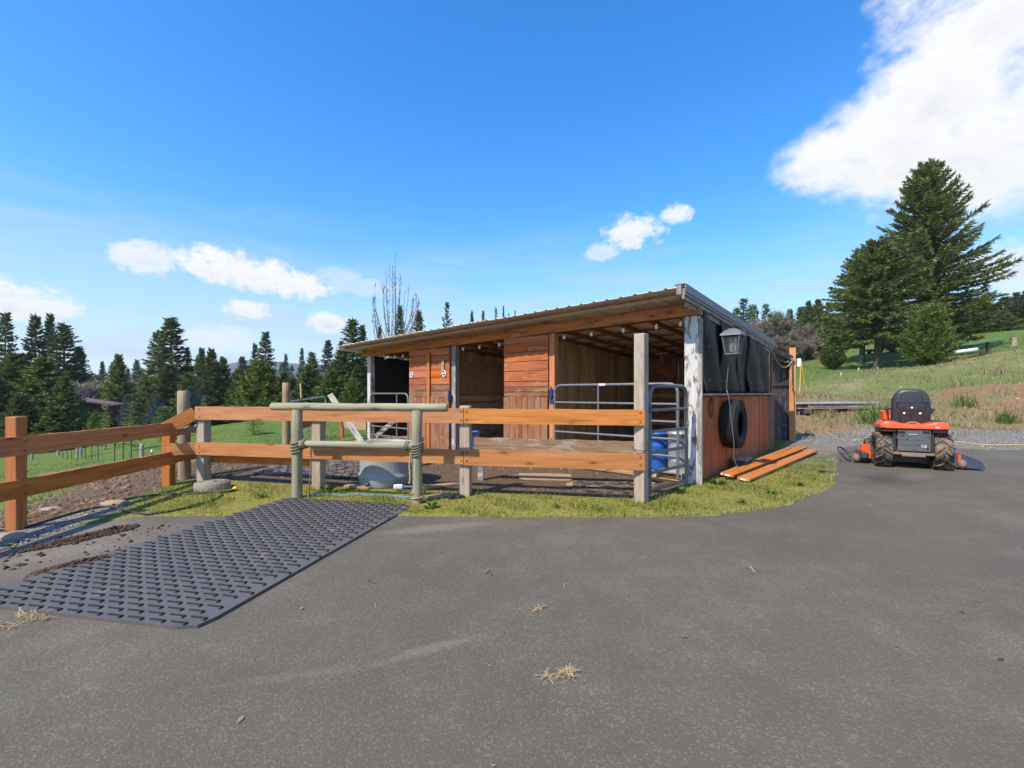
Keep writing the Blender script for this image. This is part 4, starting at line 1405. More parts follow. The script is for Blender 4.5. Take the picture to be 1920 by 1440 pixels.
# ------------------------------------------------------------------ on the side wall: tyre, lantern, hooks
def make_tyre(name, label, M_loc, ro=0.405, ri=0.225, wid=0.25):
    o = thing(name, label, 'tyre', M_loc, -BARN_TH)
    # axis along local x
    Rm = Matrix.Rotation(R(90), 4, 'Y')
    h = wid / 2
    prof = [(ri, -h * 0.62), (ri + 0.012, -h * 0.78), (ri + 0.05, -h * 0.94), ((ro + ri) / 2, -h * 1.02), (ro - 0.05, -h * 0.97), (ro - 0.016, -h * 0.84), (ro - 0.004, -h * 0.66), (ro, -h * 0.3), (ro, h * 0.3),
            (ro - 0.004, h * 0.66), (ro - 0.016, h * 0.84), (ro - 0.05, h * 0.97), ((ro + ri) / 2, h * 1.02), (ri + 0.05, h * 0.94), (ri + 0.012, h * 0.78), (ri, h * 0.62), (ri + 0.02, h * 0.5), (ro - 0.03, h * 0.3), (ro - 0.03, -h * 0.3), (ri + 0.02, -h * 0.5), (ri, -h * 0.62)]
    MB().lathe(prof, 56, M=Rm).build('carcass', 'tyre', o)
    m = MB()
    for row, (z0, z1) in enumerate(((-0.86, -0.52), (-0.44, -0.15), (-0.10, 0.10), (0.15, 0.44), (0.52, 0.86))):
        n = 64
        for k in range(n):
            a = 2 * math.pi * (k + 0.5 * (row % 2)) / n
            rr = ro + (0.003 if 1 <= row <= 3 else -0.006)
            m.box((0, 0, 0), (0.012, 2 * math.pi * ro / n * 0.68, (z1 - z0) * h), M=Rm @ Matrix.Rotation(a, 4, 'Z') @ Matrix.Translation((rr, 0, (z0 + z1) / 2 * h)) @ Matrix.Rotation(0.35 * (row - 2), 4, 'X'), ch=0.002)
    tr = m.build('tread', 'tyre', o)
    tr['kind'] = 'stuff'
    return o


make_tyre('hanging_tyre', 'black car tyre hanging on the red side wall under the shelf', barn_pt(0.215, 1.52, 0.865), ro=0.42, ri=0.215, wid=0.27)


def make_lantern():
    t = barn_thing('insect_lantern', 'grey electric insect lantern hanging from the eave by the side wall', 'lantern', 0.42, 0.66, 2.03)
    # hood
    m = MB()
    m.add([(-.155, -.155, .29), (.155, -.155, .29), (.155, .155, .29), (-.155, .155, .29), (-.15, -.15, .315), (.15, -.15, .315), (.15, .15, .315), (-.15, .15, .315), (-.085, -.085, .385), (.085, -.085, .385), (.085, .085, .385), (-.085, .085, .385)],
          [(0, 1, 5, 4), (1, 2, 6, 5), (2, 3, 7, 6), (3, 0, 4, 7), (4, 5, 9, 8), (5, 6, 10, 9), (6, 7, 11, 10), (7, 4, 8, 11), (8, 9, 10, 11), (3, 2, 1, 0)])
    m.box((0, 0, 0.395), (0.12, 0.12, 0.02))
    m.build('hood', 'lantern_metal', t)
    MB().box((0, 0, 0.0), (0.20, 0.20, 0.025)).box((0, 0, -0.02), (0.07, 0.07, 0.02)).build('base', 'lantern_metal', t)
    for sx in (-1, 1):
        for sy in (-1, 1):
            plank('corner_bar', (0.092 * sx, 0.092 * sy, 0.01), (0.128 * sx, 0.128 * sy, 0.29), 0.02, 0.02, 'lantern_metal', t, up=(1, 0, 0))
    g = MB()
    for s in range(4):
        Rz = Matrix.Rotation(R(90) * s, 4, 'Z')
        for k in range(1, 9):
            f = k / 9
            g.tube([(-0.09 + 0.18 * f, -0.095, 0.012), (-0.125 + 0.25 * f, -0.130, 0.29)], 0.0016, 4, cap=False, M=Rz)
        for k in range(1, 12):
            f = k / 12
            e = 0.094 + 0.035 * f
            g.tube([(-e, -e - 0.001, 0.012 + 0.278 * f), (e, -e - 0.001, 0.012 + 0.278 * f)], 0.0016, 4, cap=False, M=Rz)
    g.build('mesh_guard', 'lantern_metal', t)
    for sx in (-0.035, 0.035):
        MB().lathe([(0.0, 0.03), (0.018, 0.03), (0.018, 0.27), (0, 0.27)], 12, M=Matrix.Translation((sx, 0, 0))).build('lamp_tube', 'bulb_glass', t)
    P = [(0.052 * math.cos(k * 0.5), 0.052 * math.sin(k * 0.5), 0.03 + 0.24 * k / 150) for k in range(151)]
    MB().tube(P, 0.0028, 4, cap=False).build('grid_coil', 'copper_coil', t)
    MB().tube([(0, 0, 0.40), (0.0, 0, 0.43), (0.02, 0, 0.455), (0, 0, 0.475), (-0.03, 0, 0.48), (-0.08, 0.02, 0.50), (-0.30, 0.06, 0.52)], 0.005, 6).build('hook', 'dark_metal', t)
    MB().tube([(-0.02, -0.05, 0.36), (-0.15, -0.18, 0.46), (-0.35, -0.35, 0.48), (-0.42, -0.62, 0.46)], 0.003, 5).build('wire', 'wire', t)


make_lantern()
t = barn_thing('power_cord', 'thin pale cord dangling from the lantern down to the ground', 'cord', 0.36, 0.74, 0)
P = [(0.0, 0, 2.0), (-0.04, 0.02, 1.80), (-0.06, 0.0, 1.45), (-0.02, -0.02, 1.38), (0.01, 0.0, 1.0), (0.05, 0.03, 0.6), (0.03, 0.06, 0.38), (0.08, 0.10, 0.2), (0.10, 0.14, 0.02)]
MB().tube(arc_path(P, 0.08, 4), 0.004, 6).build('cord', 'pale_cord', t)
t = barn_thing('rusty_chain', 'rusty chain hung on a nail left of the tyre', 'chain', 0.065, 0.72, 1.32)
for k in range(17):
    a = 2 * math.pi * k / 17
    c = Vector((0.012, 0.085 * math.sin(a) * (1 + .2 * math.sin(3 * a)), -0.15 + 0.15 * math.cos(a)))
    tang = Vector((0, math.cos(a), -math.sin(a) * 1.6)).normalized()
    nrm = Vector((1, 0, 0)) if k % 2 else tang.cross(Vector((1, 0, 0)))
    sd = tang.cross(nrm)
    MB().tube([c + tang * (0.030 * math.cos(q)) + sd * (0.015 * math.sin(q)) for q in [2 * math.pi * j / 10 for j in range(11)]], 0.0055, 5, cap=False).build('chain_link', 'rust', t)

# ------------------------------------------------------------------ fences by the drive
def bolt_pair(parent, p, n, zs):
    for z in zs:
        q = Vector(p) + Vector(n) * 0.021
        m = MB().lathe([(0.0, 0.006), (0.008, 0.006), (0.014, 0.0), (0.014, -0.002)], 10, M=Matrix.Translation((q.x, q.y, z)) @ Vector(n).to_track_quat('Z', 'Y').to_matrix().to_4x4())
        m.build('bolt', 'rust', parent)


def sq_post(parent, x, y, z0, z1, w, ang, mat, name='post', label=None, d=None):
    M = Matrix.Translation((x, y, (z0 + z1) / 2)) @ Matrix.Rotation(ang, 4, 'Z') @ Matrix.Rotation(R(-90), 4, 'Y')
    o = MB().box((0, 0, 0), (z1 - z0, d or w, w), ch=0.008).build(name, mat, parent, M)
    if label: o['label'] = label
    return o


FP = [Vector((-4.76, 7.03, 0)), Vector((-2.82, 6.64, 0)), Vector((-0.63, 6.22, 0)), Vector((1.655, 5.83, 0))]
f_dir = (FP[3] - FP[0]).normalized()
f_ang = math.atan2(f_dir.y, f_dir.x)
f_nrm = Vector((f_dir.y, -f_dir.x, 0))            # towards the drive


def make_front_fence():
    t = thing('board_fence', 'two-rail fence of orange boards along the paddock, behind the pole hitching rail', 'fence', (0, 0, 0))
    tops = [1.185, 1.17, 1.235, 2.165]
    for i, p in enumerate(FP):
        o = sq_post(t, p.x, p.y, -0.35, tops[i], 0.14, f_ang if i < 3 else -BARN_TH, 'pale_post')
        if i == 3: o['label'] = 'tall weathered post with worn pale paint at the gate'
    off = f_nrm * 0.093

    def rail(a, b, z, za=None, w=0.2, e0=0.0, e1=0.0, mat='rail_wood', o_=off, wave=0.0035, seed=0):
        pa, pb = FP[a] + o_ - f_dir * e0, FP[b] + o_ + f_dir * e1
        return plank('rail', (pa.x, pa.y, z), (pb.x, pb.y, z if za is None else za), w, 0.040, mat, t, wave=wave, seed=seed)
    rail(0, 2, 1.105, 1.10, e0=0.05, e1=-0.004)
    rail(2, 3, 1.100, 1.095, e0=-0.004, e1=0.035)
    rail(0, 2, 0.565, 0.545, e0=0.05, e1=-0.004, w=0.19)
    rail(2, 3, 0.545, 0.535, e0=-0.004, e1=0.035, w=0.21)
    rail(0, 1, 0.405, 0.40, e0=-0.05, e1=0.0, w=0.15, mat='stained_wood', o_=-off)
    for (i, dx) in ((0, 0.03), (2, -0.03), (2, 0.045), (3, -0.02)):
        p = FP[i] + off + f_dir * dx
        bolt_pair(t, p, f_nrm, (1.16, 1.045))
        bolt_pair(t, p, f_nrm, (0.60, 0.50))
    # wire tied round the tall post and the gate
    p = FP[3]
    w = [Vector((p.x + 0.11 * math.cos(a), p.y + 0.11 * math.sin(a), 0.70 + 0.02 * math.sin(a))) for a in [2 * math.pi * k / 16 for k in range(17)]]
    MB().tube(w, 0.006, 5, cap=False).build('tie_wire', 'wire', t)
    # the dropped end pieces at the left corner
    lp = Vector((-5.22, 6.92, 0))
    a = FP[0] + off - f_dir * 0.055
    plank('rail', (lp.x + 0.03, lp.y - 0.10, 0.885), (a.x, a.y, 1.105), 0.19, 0.038, 'rail_wood', t, wave=0.006, seed=4)
    plank('rail', (lp.x + 0.03, lp.y - 0.10, 0.56), (a.x, a.y, 0.565), 0.18, 0.038, 'rail_wood', t, wave=0.012, seed=9)


make_front_fence()
t = thing('low_board', 'ragged-edged grey-brown board set low in the paddock behind the right fence bay', 'board', (0, 0, 0))
plank('board', (-0.60, 7.22, 0.585), (2.02, 6.80, 0.56), 0.24, 0.035, 'ragged_wood', t, wave=0.009, seed=8)
for (x, y) in ((-0.5, 7.27), (1.9, 6.9)):
    MB().box((x, y, 0.25), (0.09, 0.09, 0.8)).build('post', 'grey_wood', t)


def make_left_fence():
    t = thing('board_fence', 'two-rail brown stained fence running out of the left edge above the pasture', 'fence', (0, 0, 0))
    a = Vector((-5.22, 6.92, 0)); b = Vector((-5.075, 4.66, 0)); c = Vector((-4.98, 2.35, 0))
    d = (c - a).normalized()
    ang = math.atan2(d.y, d.x)
    n = Vector((-d.y, d.x, 0))
    if n.x < 0: n = -n
    sq_post(t, a.x, a.y, -0.35, 0.95, 0.125, ang, 'lumber')
    sq_post(t, b.x, b.y, -0.35, 1.165, 0.115, ang, 'lumber')
    sq_post(t, c.x, c.y, -0.35, 1.15, 0.135, ang, 'lumber')
    off = n * 0.085
    for z, w in ((0.868, 0.19), (0.432, 0.185)):
        p, q = a + off - d * 0.05, c + off + d * 0.3
        plank('rail', (p.x, p.y, z), (q.x, q.y, z), w, 0.038, 'stained_wood', t, wave=0.0035, seed=int(z * 100))
    for p in (a, b):
        bolt_pair(t, p + off - d * 0.0 + d * 0.015, n, (0.92, 0.82))
        bolt_pair(t, p + off + d * 0.015, n, (0.48, 0.38))
    # two short offcuts nailed on behind the corner
    plank('rail', (-5.20, 7.00, 0.80), (-5.02, 7.42, 0.86), 0.12, 0.04, 'broken_board', t, wave=0.03, seed=13)
    plank('rail', (-5.20, 7.00, 0.42), (-5.00, 7.42, 0.445), 0.16, 0.04, 'stained_wood', t, wave=0.01, seed=14)


make_left_fence()
log('round_post', (-5.26, 7.32, -0.4), (-5.28, 7.32, 1.445), 0.088, 'brown_pole', seed=2)
tag(bpy.data.objects['round_post'], 'thick round post behind the corner where the two fences meet', 'post')


def make_hitching_rail():
    t = thing('hitching_rail', 'grey-green pole hitching rail lashed with rope, at the end of the rubber mat', 'hitching rail', (0, 0, 0))
    a, b = Vector((-2.864, 6.064, 0)), Vector((-1.204, 5.771, 0))
    d = (b - a).normalized()
    n = Vector((d.y, -d.x, 0))
    log('post', (a.x, a.y, -0.3), (a.x, a.y, 1.185), 0.068, 'pole_wood', t, seed=3)
    log('post', (b.x, b.y, -0.3), (b.x, b.y, 1.185), 0.066, 'pole_wood', t, seed=4)
    p, q = a - d * 0.38, b + d * 0.40
    log('pole', (p.x, p.y, 1.225), (q.x, q.y, 1.225), 0.052, 'pole_wood', t, seed=5, wob=0.03)
    p, q = a + n * 0.02 + d * 0.06, b + n * 0.02 - d * 0.04
    log('pole', (p.x, p.y, 0.735), (q.x, q.y, 0.735), 0.046, 'pole_wood', t, seed=6, wob=0.03)
    for (p, sgn, turns) in ((a, 1, 4.2), (b, -1, 5.2)):
        path = []
        N = int(turns * 14)
        for k in range(N):
            an = 2 * math.pi * k / 14
            h = 0.80 - 0.17 * k / N + 0.035 * math.sin(an + 0.8)
            path.append((p.x + 0.079 * math.cos(an), p.y + 0.079 * math.sin(an), h))
        MB().tube(path, 0.0095, 6).build('rope', 'rope_brown', t)
        path = []
        for k in range(40):
            an = 2 * math.pi * k / 13
            c = Vector((p.x, p.y, 0.735)) + d * sgn * (0.10 + 0.055 * k / 40) + n * 0.02
            path.append(c + n * (0.056 * math.cos(an)) + Vector((0, 0, 0.056 * math.sin(an))))
        MB().tube(path, 0.0095, 6).build('rope', 'rope_brown', t)
    # loose end hanging down the right post and coiled at its foot
    e = b + n * 0.075 - d * 0.05
    MB().tube([(e.x, e.y, 0.66), (e.x - 0.02, e.y, 0.5), (e.x - 0.01, e.y, 0.35), (e.x - 0.02, e.y, 0.27)], 0.012, 6).build('rope', 'rope_tan', t)
    path = [(b.x + 0.075 * math.cos(k * 0.5), b.y + 0.075 * math.sin(k * 0.5), 0.04 + 0.005 * k) for k in range(22)]
    MB().tube(path, 0.009, 6).build('rope', 'rope_tan', t)


make_hitching_rail()
MB().tube([(-2.68, 6.07, 0.72), (-2.675, 6.055, 0.45), (-2.69, 6.05, 0.2), (-2.70, 6.04, 0.06), (-2.70, 6.04, 0.02)], [0.008, 0.008, 0.008, 0.014, 0.014], 7).build('lead_rope', 'rope_brown')
tag(bpy.data.objects['lead_rope'], 'dark lead rope hanging straight down beside the left hitching post', 'rope')


# ------------------------------------------------------------------ rubber mats
def lattice_mat(name, label, quad, z, rows_gap, col_gap, bar, foot, thick=0.02, mat='rubber', drop=0.0, skip=0.0, seed=2):
    rnd = random.Random(seed)
    A, B, C_, D = [Vector((p[0], p[1], 0)) for p in quad]      # near right, far right, far left, near left
    zf = (lambda x, y: z) if drop == 0 else (lambda x, y: tz(x, y) + z)
    t = thing(name, label, 'mat', (0, 0, 0))

    def pt(u, v):          # u across from left to right, v from near to far
        p = (D * (1 - u) + A * u) * (1 - v) + (C_ * (1 - u) + B * u) * v
        return p
    nu, nv = 14, 20
    m = MB()
    # rounded outline: pull the four corners in
    out = []
    cr = 0.03
    def grid_pt(i, j):
        u, v = i / nu, j / nv
        p = pt(u, v)
        return Vector((p.x, p.y, zf(p.x, p.y) + thick))
    top = [[grid_pt(i, j) for i in range(nu + 1)] for j in range(nv + 1)]
    cen = pt(0.5, 0.5)
    for (i, j) in ((0, 0), (nu, 0), (0, nv), (nu, nv)):
        dv = (cen - top[j][i]); dv.z = 0
        top[j][i] = top[j][i] + dv.normalized() * 0.045
    vs = [p for r in top for p in r]
    k = nu + 1
    fs = [(j * k + i, j * k + i + 1, (j + 1) * k + i + 1, (j + 1) * k + i) for j in range(nv) for i in range(nu)]
    m.add(vs, fs, True)
    ring = [(i, 0) for i in range(nu)] + [(nu, j) for j in range(nv)] + [(i, nv) for i in range(nu, 0, -1)] + [(0, j) for j in range(nv, 0, -1)]
    rv = [top[j][i] for i, j in ring]
    nr = len(rv)
    m.add(rv + [Vector((p.x, p.y, p.z - thick - 0.004)) for p in rv], [((q + 1) % nr, q, nr + q, nr + (q + 1) % nr) for q in range(nr)])
    m.build('sheet', mat, t)
    c = MB()
    LU = ((A - D).length + (B - C_).length) / 2
    LV = ((B - A).length + (C_ - D).length) / 2
    n_r = int(LV / rows_gap)
    n_c = int(LU / col_gap)
    for r in range(n_r):
        v = (r + 0.6) / n_r
        for q in range(n_c):
            if rnd.random() < skip: continue
            u = (q + (r * 0.41) % 1.0) / n_c
            if u > 0.965 or u < 0.02: continue
            p = pt(u, v)
            e1 = (pt(min(u + .02, 1), v) - pt(u - .02, v)).normalized()
            e2 = Vector((-e1.y, e1.x, 0))
            zz = zf(p.x, p.y) + thick + 0.003
            a = p - e1 * bar * 0.5; b2 = p + e1 * bar * 0.5
            c.box((0, 0, 0), (bar, 0.009, 0.010), M=frame((a.x, a.y, zz), (b2.x, b2.y, zz)), ch=0.002)
            f0 = b2 + e2 * 0.004; f1 = b2 - e2 * foot + e1 * 0.004
            c.box((0, 0, 0), (foot, 0.014, 0.013), M=frame((f0.x, f0.y, zz), (f1.x, f1.y, zz)), ch=0.004)
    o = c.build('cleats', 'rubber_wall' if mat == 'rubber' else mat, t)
    o['kind'] = 'stuff'
    return t


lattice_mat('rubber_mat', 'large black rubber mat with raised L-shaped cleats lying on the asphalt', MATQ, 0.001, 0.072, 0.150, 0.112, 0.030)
lattice_mat('paddock_mat', 'muddy black lattice mat on the paddock soil left of the water tank', [(-2.35, 7.35), (-1.5, 8.9), (-4.3, 9.3), (-4.35, 7.55)], 0.012, 0.14, 0.16, 0.12, 0.06, drop=1, mat='muddy_tyre', skip=0.15)
lattice_mat('paddock_mat', 'muddy lattice mat half buried behind the tall post', [(1.75, 6.25), (1.95, 7.0), (0.95, 7.1), (0.85, 6.42)], 0.008, 0.12, 0.12, 0.085, 0.05, drop=1, mat='muddy_tyre', skip=0.2, seed=5)
for k, (q, label) in enumerate([([(0.15, 7.3), (0.95, 7.2), (1.0, 7.75), (0.1, 7.85)], 'pale flattened board sheet on the soil in the middle of the paddock'),
                                ([(0.75, 6.75), (2.0, 6.6), (2.2, 7.05), (0.95, 7.15)], 'tan flattened sheet on the soil behind the tall post')]):
    m = MB()
    zz = [tz(*p) + 0.03 for p in q]
    rq = random.Random(k)
    ring = []
    for i in range(4):
        for j in range(6):
            f = j / 6
            ring.append((q[i][0] * (1 - f) + q[(i + 1) % 4][0] * f + rq.uniform(-.035, .035), q[i][1] * (1 - f) + q[(i + 1) % 4][1] * f + rq.uniform(-.03, .03)))
    m.prism(ring, sum(zz) / 4 - 0.03, sum(zz) / 4 - 0.014 + 0.004 * k)
    tag(m.build('flat_sheet', 'broken_board'), label, 'sheet')

# ------------------------------------------------------------------ water tank and small things round it
def make_tank():
    t = thing('water_tank', 'round grey plastic stock tank standing behind the hitching rail', 'tank', (-1.95, 7.02, 0.012))
    prof = [(0.0, 0.0), (0.375, 0.0), (0.388, 0.015), (0.390, 0.10), (0.398, 0.115), (0.402, 0.14), (0.398, 0.165), (0.384, 0.18), (0.378, 0.21), (0.380, 0.30), (0.388, 0.50), (0.394, 0.585), (0.412, 0.60), (0.416, 0.625), (0.408, 0.645), (0.39, 0.645), (0.378, 0.62), (0.370, 0.52), (0.355, 0.06), (0.0, 0.05)]
    MB().lathe(prof, 64).build('shell', 'tank_plastic', t)
    m = MB()
    for k in range(26):
        a = 2 * math.pi * k / 26
        m.box((0, 0, 0), (0.006, 0.022, 0.22), M=Matrix.Rotation(a, 4, 'Z') @ Matrix.Translation((0.379, 0, 0.33)) @ Matrix.Rotation(0.03, 4, 'Y'), ch=0.003)
    m.build('ribs', 'tank_plastic', t)
    a = math.atan2(-0.37, -0.16)
    MB().lathe([(0.0, 0.05), (0.022, 0.05), (0.024, 0.035), (0.040, 0.032), (0.040, 0.0)], 14, M=Matrix.Translation((0.385 * math.cos(a), 0.385 * math.sin(a), 0.055)) @ Matrix.Rotation(a, 4, 'Z') @ Matrix.Rotation(R(90), 4, 'Y')).build('drain_plug', 'black_plastic', t)
    vs = [(0, 0, 0.50)] + [(0.366 * math.cos(2 * math.pi * k / 32), 0.366 * math.sin(2 * math.pi * k / 32), 0.50) for k in range(32)]
    MB().add(vs, [(0, 1 + k, 1 + (k + 1) % 32) for k in range(32)]).build('water', 'window_glass', t)


make_tank()
t = thing('scrub_brush', 'white-headed scrub brush with a pale blue handle beside the tank', 'brush', (-1.62, 6.48, 0.03), R(12))
MB().box((0, 0, 0.045), (0.13, 0.07, 0.06), ch=0.02).build('bristles', 'bristle_white', t)
MB().tube([(0.06, 0, 0.04), (0.16, 0.01, 0.035), (0.36, 0.03, 0.03)], [0.018, 0.013, 0.015], 8).build('handle', 'rope_blue', t)
for k, (p, q, w, label) in enumerate([((-2.45, 6.78), (-2.05, 6.62), 0.16, 'brown plank end lying left of the water tank'), ((-1.35, 6.55), (-0.75, 6.95), 0.14, 'brown plank lying right of the water tank'),
                                      ((-1.12, 5.98), (-0.82, 6.2), 0.12, 'short rotten board by the right hitching post')]):
    o = plank('loose_plank', (p[0], p[1], tz(*p) + 0.025), (q[0], q[1], tz(*q) + 0.02), w, 0.03, 'broken_board', up=(0.2, 1, 0), wave=0.012, seed=k)
    tag(o, label, 'board')
MB().box((0, 0, 0), (0.22, 0.13, 0.02), M=Matrix.Translation((-0.75, 6.05, 0.03)) @ Matrix.Rotation(0.5, 4, 'Z')).build('rubber_scrap', 'rubber_wall')
tag(bpy.data.objects['rubber_scrap'], 'small black rubber scrap on the grass right of the hitching rail', 'scrap')
pth = [(-2.75, 6.15), (-2.5, 6.22), (-2.3, 6.12), (-2.1, 6.2), (-1.9, 6.11), (-1.7, 6.14), (-1.45, 6.03), (-1.3, 6.0)]
m = MB()
for dy, ph in ((0, 0), (0.03, 1.3), (-0.02, 2.1)):
    m.tube([(x, y + dy + 0.025 * math.sin(3 * x + ph), 0.030 + 0.004 * math.sin(9 * x + ph)) for x, y in pth], 0.0035, 5)
tag(m.build('blue_rope', 'rope_blue'), 'pale blue rope lying across the far end of the rubber mat', 'rope')
t = thing('concrete_cap', 'round concrete well cap in the grass by the fence corner', 'well cap', (-4.36, 6.62, 0))
MB().lathe([(0.240, -0.05), (0.238, 0.02), (0.226, 0.105), (0.218, 0.118), (0.0, 0.122)], 40).build('ring', 'concrete', t)
MB().lathe([(0.165, 0.120), (0.165, 0.1265), (0.150, 0.1265), (0.150, 0.120)], 36).lathe([(0.06, 0.120), (0.06, 0.128), (0.0, 0.128)], 20).build('lid', 'concrete', t)


def ground_path(pts, r):
    out = []
    for (px, py) in pts:
        Y = CAM_H * FPX / (py - HPY)
        X = (px - CPX) / FPX * Y
        out.append((X, Y, max(tz(X, Y), 0.0 if sdist(DRIVE_S, np.array([X]), np.array([Y]))[0] > 0 else -9) + r))
    return out


def spline(pts, n=8):
    P = [Vector(p) for p in pts]
    out = []
    for i in range(len(P) - 1):
        p0, p1, p2, p3 = P[max(i - 1, 0)], P[i], P[i + 1], P[min(i + 2, len(P) - 1)]
        for k in range(n):
            t = k / n
            out.append(0.5 * ((2 * p1) + (p2 - p0) * t + (2 * p0 - 5 * p1 + 4 * p2 - p3) * t * t + (3 * p1 - p0 - 3 * p2 + p3) * t ** 3))
    out.append(P[-1])
    return out


t = thing('garden_hose', 'dark garden hose looping over the grass by the left fence', 'hose', (0, 0, 0))
MB().tube(spline(ground_path([(-60, 1000), (0, 997), (50, 992), (95, 978), (150, 962), (200, 953), (235, 962), (280, 967), (340, 958), (390, 944), (414, 933), (412, 927), (400, 926), (350, 930), (290, 931), (240, 938), (212, 950)], 0.013)), 0.0125, 8).build('pipe', 'hose_black', t)
p = ground_path([(410, 927), (424, 926), (432, 925), (441, 922)], 0.02)
MB().tube(spline(p, 4), [0.014] * 9 + [0.018] * 3 + [0.020], 8).build('nozzle_grip', 'black_plastic', t)
MB().ball((p[3][0], p[3][1], p[3][2] + 0.012), 0.036, 12, 8, (1, 1, 0.85)).build('nozzle_head', 'yellow_plastic', t)

# heaps of mud on the asphalt, straw and litter
def heap(cx, cy, rx, ry, ang, n, h):
    r = np.sqrt(RNG.random(n)); a = RNG.uniform(0, 6.283, n)
    x, y = r * np.cos(a) * rx, r * np.sin(a) * ry
    return np.stack([cx + x * math.cos(ang) - y * math.sin(ang), cy + x * math.sin(ang) + y * math.cos(ang), 0.004 + h * (1 - r) * RNG.random(n)], 1)


stones('mud_clods', 'mud', np.vstack([heap(-4.16, 4.40, 0.46, 0.12, 1.1, 2200, 0.030), heap(-4.05, 4.62, 0.22, 0.11, 1.1, 900, 0.05), heap(-3.53, 3.72, 0.30, 0.10, 0.9, 1500, 0.04), heap(-3.62, 3.45, 0.06, 0.04, 0.9, 40, 0.03), heap(-3.9, 4.2, 0.7, 0.55, 0.8, 160, 0.004)]), 0.006, 0.030, 'dark mud clods dropped on the asphalt left of the mat')


def straws(name, centres, mat, label, ln=(0.03, 0.10), wid=0.0035, zj=0.02):
    P = np.asarray(centres, float)
    n = len(P)
    a = RNG.uniform(0, 6.283, n); tl = RNG.normal(0, 0.25, n)
    d = np.stack([np.cos(a) * np.cos(tl), np.sin(a) * np.cos(tl), np.sin(tl)], 1)
    L = RNG.uniform(ln[0], ln[1], n)[:, None]
    w = np.stack([-np.sin(a), np.cos(a), np.zeros(n)], 1) * wid * RNG.uniform(0.6, 1.4, (n, 1))
    c = P + np.stack([np.zeros(n), np.zeros(n), np.abs(d[:, 2]) * L[:, 0] * 0.5 + RNG.random(n) * zj], 1)
    V = np.stack([c - d * L / 2 - w, c - d * L / 2 + w, c + d * L / 2 + w, c + d * L / 2 - w], 1)
    return tag(link_obj(name, quads_mesh(name, V.reshape(-1, 3)), mat), label, kind='stuff')


h1 = heap(0.29, 2.27, 0.035, 0.03, 0.4, 55, 0.010); h2 = heap(0.20, 2.25, 0.08, 0.035, 0.2, 24, 0.0)
straws('straw_wisp', np.vstack([h1, h2]), 'straw', 'wisp of dry straw on the asphalt in front', (0.03, 0.08), 0.0013, 0.010)
straws('straw_patch', np.vstack([heap(-2.98, 2.84, 0.14, 0.025, -0.2, 60, 0.004), heap(-3.1, 2.74, 0.16, 0.04, -0.2, 26, 0.0), heap(0.18, 2.95, 0.03, 0.02, 0, 14, 0.0)]), 'straw', 'dry straw caught along the near edge of the mat', (0.03, 0.12), 0.0018, 0.006)
P = np.vstack([scatter(900, -3, -0.1, -3, 3, lambda X, Y: X * 0)] + [np.stack([barn_pt(x, y, floor_z(x, y) + 0.006) for x, y in zip(RNG.uniform(*xr, 1500), RNG.uniform(*yr, 1500))]) for xr, yr in (((-2.4, -0.2), (0.3, 5.2)), ((-8.9, -7.1), (-0.4, 4.0)))])
straws('stall_bedding', P, 'straw', 'straw bedding strewn over the stall floors', (0.04, 0.16), 0.003, 0.02)


def litter():
    X = RNG.uniform(-3.6, 6.0, 120); Y = RNG.uniform(1.2, 7.5, 120)
    k = sdist(DRIVE_S, X, Y) > 0.02
    X, Y = X[k], Y[k]
    onmat = sdist(MATQ, X, Y) > 0
    Z = np.where(onmat, 0.034, 0.006)
    n = len(X)
    s = RNG.uniform(0.004, 0.015, n)
    a = RNG.uniform(0, 6.283, n)
    V = []
    for i in range(n):
        c = Vector((X[i], Y[i], Z[i])); d = Vector((math.cos(a[i]), math.sin(a[i]), 0)); e = Vector((-d.y, d.x, 0))
        L, W = s[i] * 1.6, s[i] * RNG.uniform(0.25, 0.8)
        V += [c - d * L, c + e * W + Vector((0, 0, s[i] * .4)), c + d * L + Vector((0, 0, s[i] * .3)), c - e * W]
    tag(link_obj('leaf_litter', quads_mesh('leaf_litter', np.array([tuple(v) for v in V])), 'litter'), 'small dead leaves and chips scattered over the asphalt', kind='stuff')


litter()
straws('twigs', np.array([(-1.05, 3.35, 0.004), (-0.20, 3.55, 0.004), (-0.17, 3.50, 0.006), (0.38, 3.3, 0.004), (1.9, 3.6, 0.004), (-0.9, 3.0, 0.004)]), 'litter', 'a few broken twigs on the asphalt', (0.06, 0.12), 0.004, 0.0)


# broad weeds at the foot of the rail
def weed(x, y, n, r, label, mat='weed_leaf'):
    V = []
    for k in range(n):
        a = RNG.uniform(0, 6.283); L = r * RNG.uniform(0.6, 1.1); el = RNG.uniform(0.25, 1.0)
        d = Vector((math.cos(a) * math.cos(el), math.sin(a) * math.cos(el), math.sin(el))); e = Vector((-math.sin(a), math.cos(a), 0)) * L * 0.16
        b = Vector((x, y, tz(x, y))) + d * 0.01
        m_ = b + d * L * 0.55; tp = b + d * L - Vector((0, 0, L * 0.18))
        V += [b, m_ + e, tp, m_ - e]
    tag(link_obj('weed', quads_mesh('weed', np.array([tuple(v) for v in V])), mat), label, 'weed')


